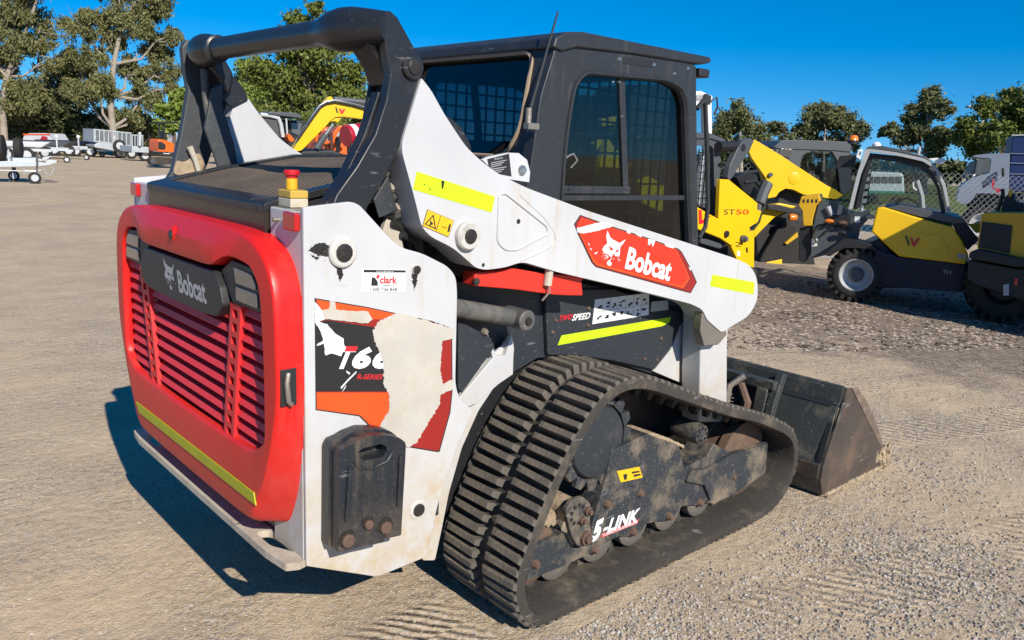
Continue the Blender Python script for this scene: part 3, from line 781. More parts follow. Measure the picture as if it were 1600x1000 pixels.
for t, x in prof:
    for i in range(n):
        y = oL[i][0] + (iL[i][0] - oL[i][0]) * t; z = oL[i][1] + (iL[i][1] - oL[i][1]) * t
        xx = x
        if z > 1.2 and abs(y) < 0.40 and 0.2 < t < 0.98: xx -= 0.018 * min(1, (0.40 - abs(y)) / 0.08)     # brow over the name plate
        dk_ = max(0.0, min(1.0, (0.955 - x) / 0.06))           # the lower corners are drawn in towards the rear
        if z < 0.90 and t < .5: y *= 1 - 0.20 * dk_ * min(1.0, (0.90 - z) / 0.40) ** 1.2 * min(1.0, (abs(y) / .62) ** 3)
        V.append((xx, y, z))
for k in range(len(prof) - 1):
    for i in range(n):
        j = (i + 1) % n
        F.append((k * n + i, k * n + j, (k + 1) * n + j, (k + 1) * n + i))
TG = MB().add(V, F).build('tailgate', 'red', LO, smooth=24)
MB().prism([(y * 1.0, z) for y, z in smooth_loop(iL, 0)], 'x', 0.978, 0.982).build('grille_back', 'grille_shade', TG)
MB().lathe((0.875, 0.0, 1.262), (0.862, 0.0, 1.262), [(0, .030), (.6, .026), (1, .018)], 20).build('lock_surround', 'red', TG)
MB().lathe((0.864, 0.0, 1.262), (0.858, 0.0, 1.262), [(0, .016), (1, .012)], 14).build('lock', 'plastic_black', TG)
# louvers
def louver(y0, y1, z, dep=0.03, h=0.030, skew=0.0):
    prof = [(0.906, z), (0.902, z + .004), (0.910, z + .020), (0.935, z + .030), (0.960, z + .033), (0.960, z + .028), (0.936, z + .024), (0.914, z + .014)]
    m_ = MB(); v = []
    for (y, sk) in ((y0, -skew), (y1, skew)):
        for x, zz in prof: v.append((x, y + sk * (x - 0.9) / 0.028 if x < .94 else y + sk, zz))
    k = len(prof)
    f = [tuple(range(k)), tuple(reversed(range(k, 2 * k)))] + [(i, (i + 1) % k, k + (i + 1) % k, k + i) for i in range(k)]
    return m_.add(v, f)
def bar_y(z, side):                    # the two upright bars lean inwards downwards
    t = (1.10 - z) / 0.42
    return side * (0.385 - 0.075 * t)
for k in range(9):
    z = 1.055 - k * 0.0415
    w_ = bar_y(z, 1) - 0.045
    louver(-w_, w_, z, skew=0.014).build('louver', 'louver_red', TG, smooth=0)
for k in range(11):
    z = 1.085 - k * 0.0385
    if z < 0.70: continue
    for s in (-1, 1):
        a_, b_ = s * (abs(bar_y(z, 1)) + 0.03), s * 0.552
        louver(min(a_, b_), max(a_, b_), z, skew=0.012).build('louver', 'louver_red', TG, smooth=0)
for s in (-1, 1):
    z0, z1 = 0.69, 1.11
    holes = []
    for k in range(10):
        z = z1 - 0.028 - k * 0.0405
        c = bar_y(z, s)
        holes.append([(c - .017, z - .012), (c + .017, z - .012), (c + .017, z + .012), (c - .017, z + .012)])
    MB().prism([(bar_y(z0, s) - .035, z0), (bar_y(z0, s) + .035, z0), (bar_y(z1, s) + .035, z1), (bar_y(z1, s) - .035, z1)], 'x', 0.896, 0.912, holes).build('grille_bar', 'louver_red', TG, smooth=0)
# name plate and lamps
NP = MB().prism(rounded([(-0.285, 1.190), (-0.33, 1.15), (-0.345, 1.10), (-0.30, 1.06), (-0.20, 1.052), (0.20, 1.052), (0.30, 1.06), (0.345, 1.10), (0.33, 1.15), (0.285, 1.190)], 0.01), 'x', 0.874, 0.92).build('name_plate', 'plastic_black', TG, bevel=0.006, seg=3)
def np_(a_, b_): return on(235 + a_ / 8.33, 380 + b_ / 8.33, 0, 0.8732)
letter('Bobcat', np_(375, 640), np_(735, 800), np_(338, 345), 'decal_grey', TG, bold=0.03, lift=-0.0004)
A3 = np.array([[438, 225, 1], [652, 325, 1], [455, 615, 1]], float); B3 = np.array([[165, 190], [303, 272], [268, 590]], float)
T3 = np.linalg.solve(A3, B3)
emblem(lambda a_, b_, d: on(235 + (a_ * T3[0, 0] + b_ * T3[1, 0] + T3[2, 0]) / 8.33, 380 + (a_ * T3[0, 1] + b_ * T3[1, 1] + T3[2, 1]) / 8.33, 0, 0.8736 - 0.0004 * d), 'decal_grey', 'plastic_black', TG)
for s in (-1, 1):
    lp = [(s * y, z) for y, z in [(-.300, 1.192), (-.372, 1.232), (-.515, 1.226), (-.545, 1.195), (-.553, 1.115), (-.375, 1.112)]]
    MB().prism(rounded(lp, 0.008), 'x', 0.893, 0.945).build('lamp', 'plastic_black', TG, bevel=0.005)
    MB().prism(rounded([(s * y, z) for y, z in [(-.395, 1.215), (-.51, 1.21), (-.53, 1.19), (-.533, 1.172), (-.405, 1.172)]], 0.006), 'x', 0.8885, 0.8935).build('lamp_lens', 'lamp_lens', TG, bevel=0.002)
    MB().prism(rounded([(s * y, z) for y, z in [(-.405, 1.163), (-.535, 1.163), (-.540, 1.125), (-.405, 1.125)]], 0.006), 'x', 0.8885, 0.8935).build('lamp_lens', 'lamp_lens', TG, bevel=0.002)
# reflective tape across the foot of the door, door latch
MB().prism([(-0.525, 0.567), (-0.512, 0.600), (0.485, 0.594), (0.46, 0.560)], 'x', 0.8805, 0.8845).build('reflective_tape', 'tape_dirty', TG)
MB().box(0.895, 0.94, -0.6585, -0.652, 0.885, 0.985).build('latch_recess', 'ink', TG, bevel=.003)
MB().tube([(0.915, -0.661, 0.975), (0.908, -0.667, 0.95), (0.912, -0.668, 0.90), (0.922, -0.664, 0.89)], 0.007, 8).build('latch_handle', 'steel_dirty', TG)

# ---- lift arms
def arm(side):
    y = -0.65
    pts = [(659, 122), (674, 141), (693, 176), (712, 205), (728, 229), (750, 250), (779, 272), (824, 294), (920, 330), (1085, 383), (1150, 404), (1173, 415), (1184, 436), (1184, 470), (1170, 494), (1140, 512), (1128, 520), (1105, 500), (1098, 484), (1080, 475), (1000, 455), (870, 425), (816, 409), (790, 418), (759, 422), (744, 419), (709, 388), (673, 370), (659, 355), (648, 310), (626, 230)]
    mb = MB().prism(rounded(SX(y, pts), [.004] + [.03] * 8 + [.02, .05, .06, .06, .06, .05, .03, .02, .02, .03, .03] + [.03] * 11, 4), 'y', y, y + 0.115)
    if side > 0: mb.mirror_y()
    o = mb.build('lift_arm', 'white', LO, bevel=0.010, seg=3)
    leg = MB().prism(SX(-0.60, [(1098, 470), (1140, 490), (1137, 530), (1136, 660), (1093, 660), (1095, 545)]), 'y', -0.60, -0.50)
    if side > 0: leg.mirror_y()
    leg.build('arm_leg', 'white', o, bevel=0.008)
    kn = MB().prism(SX(-0.63, [(1094, 482), (1112, 480), (1128, 505), (1132, 522), (1118, 538), (1096, 540), (1090, 515)]), 'y', -0.645, -0.602)
    if side > 0: kn.mirror_y()
    kn.build('arm_knuckle', 'steel_dirty', o, bevel=0.006)
    return o
AR = arm(-1); AL = arm(1)
boss((728, 368), -0.65, 0.043, 0.022, ('pin_white', 'pin_dark'), LO, 0.022)
decal([(651, 268), (773, 307), (768, 332), (645, 296)], -0.65, 'tape_yellow', AR, 'reflective_tape')
decal([(1113, 429), (1179, 441), (1177, 460), (1109, 447)], -0.65, 'tape_yellow', AR, 'reflective_tape')
for q in ([(689, 282), (694, 283), (692, 294), (690, 296)], [(661, 287), (664, 288), (663, 290)], [(670, 293), (673, 296), (671, 297)]):
    decal(q, -0.65, 'ink', AR, 'scuff', lift=0.002)
W5 = lambda pts: Z(pts, 9.093, 640, 310)
decal(W5([(250, 155), (628, 315), (548, 552), (178, 392)]), -0.65, 'ink', AR, 'warning_sticker', lift=0.0012)
decal(W5([(256, 163), (620, 318), (544, 542), (186, 388)]), -0.65, 'warn_yellow', AR, 'warning_sticker', lift=0.0018)
decal(W5([(335, 225), (370, 440), (205, 365)]), -0.65, 'ink', AR, 'warning_sign', lift=0.0024, holes=[W5([(325, 258), (352, 415), (230, 362)])])
for q in ([(290, 300), (305, 330), (335, 365), (300, 375), (270, 390), (285, 350)], [(432, 245), (438, 248), (378, 455), (370, 450)], [(455, 395), (520, 420), (515, 428), (455, 405)], [(565, 355), (580, 370), (575, 400), (560, 470), (530, 480), (545, 400)]):
    decal(W5(q), -0.65, 'ink', AR, 'warning_sign', lift=0.0024)
# recess ring on the arm plate
rc = rounded(SX(-0.65, Z([(560, 700), (590, 692), (795, 855), (800, 890), (650, 970), (590, 970), (552, 930)], 3.125, 600, 80)), 0.015, 4)
rp = [Vector((x, -0.6515, z)) for x, z in rc]
MB().tube(rp, 0.0035, 6, closed=True).build('pressed_edge', 'white', AR)
for px, py, r in ((810, 346, .008), (755, 414, .006)):
    q = on(px, py, 1, -.65); MB().cyl((q.x, -0.6495, q.z), (q.x, -0.6508, q.z), r, 12).build('hole', 'ink', AR)
MB().tube([on(*q, 1, -.6495) for q in ((813, 408), (840, 396), (862, 384), (868, 376), (866, 362), (850, 340), (812, 304))], .003, 6).build('pressed_edge', 'white', AR)
L1 = lambda pts: Z(pts, 7.41, 890, 330)
decal(L1([(120, 42), (480, 172), (930, 318), (1260, 435), (1300, 475), (1400, 660), (1472, 820), (1400, 948), (1290, 920), (300, 645), (250, 590), (90, 255), (50, 150)]), -0.65, 'ink', AR, lift=0.0012)
decal(L1([(124, 52), (480, 182), (930, 328), (1250, 442), (1292, 480), (1392, 665), (1460, 822), (1394, 938), (1290, 911), (306, 637), (260, 585), (98, 252), (62, 150)]), -0.65, 'decal_dark_red', AR, lift=0.0018)
decal(L1([(135, 75), (480, 190), (930, 336), (1230, 440), (1350, 690), (1385, 780), (1310, 890), (306, 625), (268, 580), (110, 252), (85, 180)]), -0.65, 'decal_orange', AR, lift=0.0022)
decal(L1([(140, 85), (480, 195), (930, 342), (1225, 445), (1342, 700), (1372, 776), (1290, 868), (320, 603), (282, 560), (200, 420), (130, 258), (95, 185)]), -0.65, 'decal_red', AR, lift=0.0026)
decal(ragged(L1([(75, 195), (250, 150), (370, 122), (500, 160), (480, 180), (380, 205), (250, 240), (150, 255), (85, 245)]), 0.5, 2, 6), -0.65, 'decal_white', AR, 'bare_patch', lift=0.0032)
decal(L1([(905, 318), (985, 340), (955, 415), (940, 360), (915, 395), (900, 380)]), -0.65, 'decal_white', AR, 'bare_patch', lift=0.0032)
for q in ([(650, 215), (705, 235), (690, 262), (655, 245)], [(755, 262), (830, 285), (815, 300)], [(1090, 375), (1210, 415), (1190, 430), (1110, 405)], [(1370, 640), (1400, 660), (1390, 690)], [(205, 360), (225, 380), (220, 400)], [(225, 425), (250, 435), (240, 450)], [(275, 490), (320, 465), (300, 495)]):
    decal(L1(q), -0.65, 'decal_white', AR, 'bare_patch', lift=0.0032)
emblem(lambda a_, b_, d: on(890 + a_ / 7.41, 330 + b_ / 7.41, 1, -0.6528 - 0.0006 * d), 'decal_white', 'decal_red', AR)
lp = lambda a_, b_: on(890 + a_ / 7.41, 330 + b_ / 7.41, 1, -0.653)
letter('Bobcat', lp(635, 665), lp(1150, 815), lp(690, 410), 'decal_white', AR, bold=0.035)

# ---- rear links, cross tube and pins
def link(side):
    if side < 0:
        y = -0.64
        pts = [(596, 20), (610, 16), (622, 27), (650, 78), (663, 100), (660, 128), (644, 170), (626, 228), (600, 283), (570, 332), (560, 350), (508, 350), (526, 304), (558, 259), (586, 210), (603, 157), (610, 115), (603, 80)]
        o = MB().prism(SX(y, pts), 'y', y, y + 0.035).build('rear_link', 'black_paint', LO, bevel=0.006, seg=3)
        MB().prism([(1.262, 1.80), (1.300, 1.775), (1.255, 1.56), (1.170, 1.39), (1.125, 1.39), (1.215, 1.56)], 'y', y + 0.135, y + 0.150).build('link_plate', 'black_paint', o, bevel=0.006)
        MB().prism([(1.278, 1.79), (1.290, 1.78), (1.250, 1.56), (1.165, 1.39), (1.150, 1.39), (1.238, 1.56)], 'y', y + 0.0355, y + 0.1345).build('link_web', 'panel_black', o, bevel=0.004)
        MB().prism([(1.212, 1.70), (1.222, 1.70), (1.180, 1.58), (1.125, 1.48), (1.052, 1.385), (1.040, 1.385), (1.113, 1.482), (1.168, 1.585)], 'y', y + 0.0355, y + 0.075).build('link_flange', 'black_paint', o, bevel=0.003)
    else:
        o = MB().prism([(1.04, 1.36), (1.084, 1.425), (1.118, 1.55), (1.136, 1.634), (1.154, 1.728), (1.142, 1.80), (1.136, 1.875), (1.155, 1.905), (1.20, 1.905), (1.25, 1.87), (1.33, 1.775), (1.26, 1.56), (1.19, 1.38)], 'y', .605, .64).build('rear_link', 'link_grey', LO, bevel=0.006, seg=3)
        MB().prism([(1.166, 1.59), (1.199, 1.735), (1.245, 1.76), (1.236, 1.675), (1.275, 1.55), (1.300, 1.42), (1.222, 1.42), (1.19, 1.52)], 'y', .49, .508).build('link_plate', 'link_grey', o, bevel=0.006)
        MB().prism([(1.235, 1.70), (1.25, 1.79), (1.30, 1.785), (1.335, 1.745), (1.352, 1.705), (1.288, 1.670)], 'y', .524, .5345).build('arm_cap', 'black_paint', o, bevel=0.005)
        MB().prism(rounded([(1.085, 1.42), (1.10, 1.47), (1.125, 1.46), (1.15, 1.475), (1.185, 1.50), (1.205, 1.46), (1.19, 1.42), (1.14, 1.395)], .012), 'y', .597, .6045).build('grease_patch', 'mud', o, bevel=.002)
        MB().tube([(1.145, .585, 1.52), (1.165, .585, 1.47), (1.185, .585, 1.39)], [.012, .010, .010], 8).build('cylinder_rod', 'white_dirty', o)
        MB().tube([(1.185, .53, 1.80), (1.19, .53, 1.70), (1.205, .53, 1.60)], .014, 8).build('hydraulic_hose', 'dusty', o)
    return o
LR = link(-1); LL = link(1)
boss((643, 105), -0.64, 0.033, 0.020, ('black_paint', 'pin_dark'), LO, 0.014)
cpath = []; crad = []
for y_, x_, r_ in ((.634, 1.222, .040), (.60, 1.208, .046), (.56, 1.193, .052), (.52, 1.183, .057), (.48, 1.178, .058), (.44, 1.176, .054), (.40, 1.175, .045), (.375, 1.175, .0385), (.34, 1.175, .0365), (.15, 1.175, .0365)):
    cpath.append((x_, y_, 1.862)); crad.append(r_)
cpath = cpath + [(x_, -y_, z_) for x_, y_, z_ in reversed(cpath)]; crad = crad + crad[::-1]
MB().tube(cpath, crad, 28).build('cross_tube', 'black_paint', LO, smooth=60)
MB().lathe((1.175, .39, 1.862), (1.175, .36, 1.862), [(0, .044), (.2, .046), (.8, .046), (1, .037)], 28).build('tube_collar', 'black_paint', LO)
for s in (-1, 1):                        # castings where the tube meets the links
    V = [(1.16, s * .636, 1.83), (1.25, s * .636, 1.80), (1.27, s * .636, 1.70), (1.20, s * .636, 1.70)]
    g = MB().prism([(1.15, 1.85), (1.19, 1.89), (1.235, 1.87), (1.285, 1.79), (1.275, 1.73), (1.25, 1.71), (1.225, 1.77)], 'y', min(s * .60, s * .49), max(s * .60, s * .49))
    g.build('link_casting', 'black_paint', LO, bevel=0.025, seg=4)
# odds and ends in the gap behind the right link
gp = MB().prism(SX(-0.58, Z([(235, 370), (300, 610), (320, 640), (165, 705), (120, 560)], 5, 560, 200)), 'y', -0.58, -0.57)
gp.build('valve_cover', 'panel_black', LO, bevel=0.003)
MB().prism(SX(-0.55, Z([(230, 680), (300, 670), (360, 960), (260, 940), (185, 820)], 5, 560, 200)), 'y', -0.55, -0.53).build('inner_bracket', 'white_dirty', LO, bevel=0.003)
MB().prism(SX(-0.52, Z([(240, 300), (330, 240), (480, 660), (520, 1000), (330, 960), (250, 500)], 5, 560, 200)), 'y', -0.52, -0.505).build('inner_web', 'panel_black', LO, bevel=0.003)
for k, (a_, b_, r) in enumerate(((270, 340, .016), (290, 450, .020), (305, 525, .018), (350, 600, .022), (380, 650, .020))):
    q = on(560 + a_ / 5, 200 + b_ / 5, 1, -0.55)
    MB().lathe((q.x - .05, -0.54, q.z - .02), (q.x + .015, -0.56, q.z + .006), [(0, r * .8), (.7, r * .8), (.72, r), (1, r)], 10).build('hydraulic_fitting', 'steel_dirty' if k % 2 else 'hose', LO)
for k in range(3):
    a0 = on(600 + k * 14, 330 + k * 18, 1, -0.56); 
    MB().tube([a0, a0 + Vector((.06, 0.02, -.03)), a0 + Vector((.10, .05, -.12)), a0 + Vector((.12, .06, -.25))], 0.011, 8).build('hydraulic_hose', 'hose', LO)

# ---- cab
CY = 0.46
CB_side = [(868, 74), (880, 56), (905, 57), (1075, 95), (1088, 104), (1090, 300), (1092, 420), (835, 420), (822, 300), (832, 240), (845, 150)]
win = [(880, 392), (881, 300), (885, 240), (893, 175), (901, 135), (917, 117), (1040, 128), (1062, 140), (1070, 162), (1074, 300), (1078, 398)]
WIN = rounded(SX(-CY, win), [.01, .01, .05, .05, .05, .06, .05, .05, .05, .03, .01], 5)
CABO = None
for s in (-1, 1):
    mb = MB().prism(SX(-CY, CB_side), 'y', -CY, -CY + 0.05, [WIN])
    if s > 0: mb.mirror_y()
    o = mb.build('cab', 'cab_black', LO, bevel=0.006) if s < 0 else mb.build('cab_side', 'cab_black', CABO, bevel=0.006)
    if s < 0: CABO = o
wp = [Vector((x, 0, z)) for x, z in WIN]
for s in (-1, 1):
    pth = [Vector((v.x, s * (CY + .001), v.z)) for v in wp]
    c_ = sum(pth, Vector()) / len(pth)
    MB().tube([c_ + (v - c_) * 1.035 for v in pth], 0.009, 6, closed=True).build('window_seal', 'plastic_black', CABO)
    MB().prism([(v.x, v.z) for v in wp], 'y', s * (CY - .022), s * (CY - .026)).build('side_window', 'cab_glass', CABO, smooth=0)
    fr = MB()
    f = lambda a_, b_: on(a_, b_, 1, -CY)
    q0, q1 = f(881, 309), f(1074, 308)
    fr.box(q0.x, q1.x, min(s * (CY - .012), s * (CY - .03)), max(s * (CY - .012), s * (CY - .03)), q0.z - .012, q0.z + .008)
    q0, q1 = f(881, 293), f(987, 293)
    fr.box(q0.x, q1.x, min(s * (CY - .004), s * (CY - .02)), max(s * (CY - .004), s * (CY - .02)), q0.z - .022, q0.z + .006)
    t0, b0 = f(978, 122), f(984, 296)
    fr.prism([(b0.x - .02, b0.z), (b0.x + .012, b0.z), (t0.x + .012, t0.z), (t0.x - .02, t0.z)], 'y', s * (CY - .015), s * (CY - .035))
    fr.build('window_slider', 'cab_black', CABO, bevel=.002)
    # steel mesh guard inside the window
    gm = MB()
    x0, x1 = 2.02, 2.86
    k = 0
    x = x0
    while x < x1:
        gm.box(x - .0042, x + .0042, min(s * (CY - .06), s * (CY - .066)), max(s * (CY - .06), s * (CY - .066)), 1.02, 1.86); x += 0.058
    z = 1.05
    while z < 1.86:
        gm.box(x0, x1, min(s * (CY - .0665), s * (CY - .072)), max(s * (CY - .0665), s * (CY - .072)), z - .0042, z + .0042); z += 0.058
    gm.build('window_guard', 'plastic_black', CABO, smooth=0)
MB().prism(SX(-CY, [(974, 88), (1020, 95), (1019, 106), (973, 99)]), 'y', -CY - .002, -CY + .001).build('side_marker', 'ink', CABO, bevel=.001)
for q in ((968, 92), (1022, 101), (1054, 115), (1075, 107)):
    v = f(*q); MB().lathe((v.x, -CY, v.z), (v.x, -CY - .004, v.z), [(0, .007), (1, .005)], 10).build('bolt', 'chrome', CABO)
for q in ((889, 297), (980, 297), (905, 128), (970, 128), (884, 254)):
    v = f(*q); MB().lathe((v.x, -CY + .016, v.z), (v.x, -CY + .004, v.z), [(0, .005), (1, .004)], 8).build('bolt', 'chrome', CABO)
MB().tube([f(880, 252) + Vector((0, .01, 0)), f(886, 243) + Vector((0, -.01, 0)), f(893, 240) + Vector((0, -.01, 0)), f(899, 250) + Vector((0, -.01, 0)), f(895, 262) + Vector((0, .01, 0))], 0.004, 6).build('window_catch', 'chrome', CABO)
# roof: domed panel with a lip
rv = [(1.985, 1.912), (1.995, 1.945), (2.045, 1.970), (2.13, 1.981), (2.885, 1.980), (2.905, 1.970), (2.895, 1.957), (2.84, 1.945), (2.40, 1.938), (2.10, 1.925), (2.03, 1.905)]
MB().prism(rv, 'y', -CY - .012, CY + .012).build('cab_roof', 'cab_black', CABO, bevel=0.009, seg=3)
MB().box(2.86, 2.93, -CY + .01, CY - .01, 1.90, 1.935).build('visor', 'plastic_black', CABO, bevel=.008)
# rear wall of the cab with its big dark window
rb, rt = Vector((1.925, 0, 1.47)), Vector((2.003, 0, 1.915))
up = (rt - rb).normalized(); nn = Vector((-up.z, 0, up.x))
def on_rear(px, py):
    d = ray(px, py); t = (rb - CAM).dot(nn) / d.dot(nn); q = CAM + d * t
    return (q.y, (q - rb).dot(up))
M_ = Matrix(((0, up.x, nn.x, rb.x), (1, 0, 0, 0), (0, up.z, nn.z, rb.z), (0, 0, 0, 1)))
sp = [on_rear(*q) for q in [(663, 95), (700, 91), (812, 82), (826, 92), (826, 120), (818, 165), (812, 200), (799, 227), (780, 237)]]
print('rear window', [(round(a_, 3), round(b_, 3)) for a_, b_ in sp])
H = rt.z - rb.z
wr = rounded([(-0.30, 0.075), (-0.357, 0.17), (-0.357, 0.437), (0.357, 0.437), (0.357, 0.17), (0.30, 0.075)], 0.05, 5)
MB().prism([(-CY + .001, 0), (-CY + .001, .452), (CY - .001, .452), (CY - .001, 0)], 'z', -0.05, 0.0, [wr], M=M_).build('cab_rear_wall', 'cab_black', CABO, bevel=.004)
MB().prism(wr, 'z', -0.030, -0.026, M=M_).build('rear_window', 'cab_glass_dark', CABO, smooth=0)
MB().tube([M_ @ Vector((a_ * 1.01, (b_ - .23) * 1.02 + .23, 0.002)) for a_, b_ in wr], 0.008, 6, closed=True).build('rear_window_seal', 'seal_tan', CABO)
# front of the cab
for s in (-1, 1):
    MB().prism([(2.84, .95), (2.90, .95), (2.87, 1.92), (2.81, 1.92)], 'y', s * (CY - .051), s * (CY - .12)).build('front_post', 'cab_black', CABO, bevel=.006)
MB().prism([(2.868, .98), (2.874, .98), (2.846, 1.90), (2.84, 1.90)], 'y', -.338, .338).build('front_window', 'cab_glass', CABO, smooth=0)
# seat and controls seen through the glass
ST = MB()
ST.prism(rounded([(2.10, 1.02), (2.16, 1.60), (2.24, 1.60), (2.26, 1.12), (2.58, 1.10), (2.60, 1.02)], .03), 'y', -.24, .24)
ST.build('seat', 'plastic_black', CABO, bevel=.03, seg=3)
for s in (-1, 1):
    MB().box(2.35, 2.75, s * .30 - .05, s * .30 + .05, 1.0, 1.22).build('armrest', 'plastic_black', CABO, bevel=.02)
    MB().tube([(2.66, s * .30, 1.22), (2.68, s * .29, 1.36), (2.66, s * .28, 1.42)], [.012, .014, .022], 8).build('control_lever', 'plastic_black', CABO)
MB().box(1.96, 2.9, -.40, .40, .951, 1.00).build('cab_floor', 'plastic_black', CABO)
# antenna and its bracket, wires on the roof
a0, a1 = on(826, 178, 1, -.462), on(872, 18, 1, -.50)
MB().tube([a0, a0.lerp(a1, .25), a1], [.0075, .006, .003], 8).build('antenna', 'plastic_black', CABO)
MB().cyl(a0 + Vector((0, 0, -.03)), a0 + Vector((0, 0, .02)), .011, 10).build('antenna_base', 'steel_dirty', CABO)
MB().box(a0.x - .02, a0.x + .03, -.486, -.4605, a0.z - .05, a0.z - .03).build('antenna_bracket', 'steel_dirty', CABO)
MB().tube([(2.35, .1, 1.98), (2.40, .06, 2.005), (2.55, -.1, 1.99)], .003, 5).build('roof_wire', 'steel_dirty', CABO)
# grab handle at the front corner
h = lambda a_, b_: on(a_, b_, 1, -.44)
MB().tube([h(1089, 170), h(1098, 158), h(1102, 165), h(1105, 240), h(1106, 325), h(1102, 355), h(1092, 372)], .010, 8).build('grab_handle', 'plastic_black', CABO)
# data plate behind the cab
q = MB().prism(SX(-.52, Z([(470, 530), (500, 515), (600, 495), (650, 497), (690, 530), (705, 590), (700, 640), (560, 620)], 3.125, 600, 80)), 'y', -.53, -.515)
dpl = q.build('data_plate', 'white', LO, bevel=.002)
decal(Z([(503, 527), (610, 500), (622, 612), (560, 600), (512, 568)], 3.125, 600, 80), -.53, 'ink', dpl, 'print', lift=.001)
dq = lambda a_, b_: on(600 + a_ / 3.125, 80 + b_ / 3.125, 1, -.5315)
letter('Bobcat', dq(540, 532), dq(580, 524), dq(540, 520), 'decal_grey', dpl, lift=.0004)
for k in range(6):
    decal(Z([(520, 545 + 10 * k), (596 - 12 * (k % 3), 530 + 11 * k), (596 - 12 * (k % 3), 533 + 11 * k), (520, 548 + 10 * k)], 3.125, 600, 80), -.53, 'decal_grey', dpl, 'print_line', lift=.0018)
v = on(600 + 672 / 3.125, 80 + 580 / 3.125, 1, -.53)
MB().lathe((v.x, -.53, v.z), (v.x, -.545, v.z), [(0, .018), (.5, .016), (1, .010)], 12).build('bolt', 'chrome', dpl)
# dark intake dome between arm and cab
MB().lathe((1.56, -.36, 1.38), (1.62, -.36, 1.66), [(0, .14), (.5, .125), (.75, .10), (.92, .06), (1, .02)], 24).build('intake_duct', 'cab_black', LO)

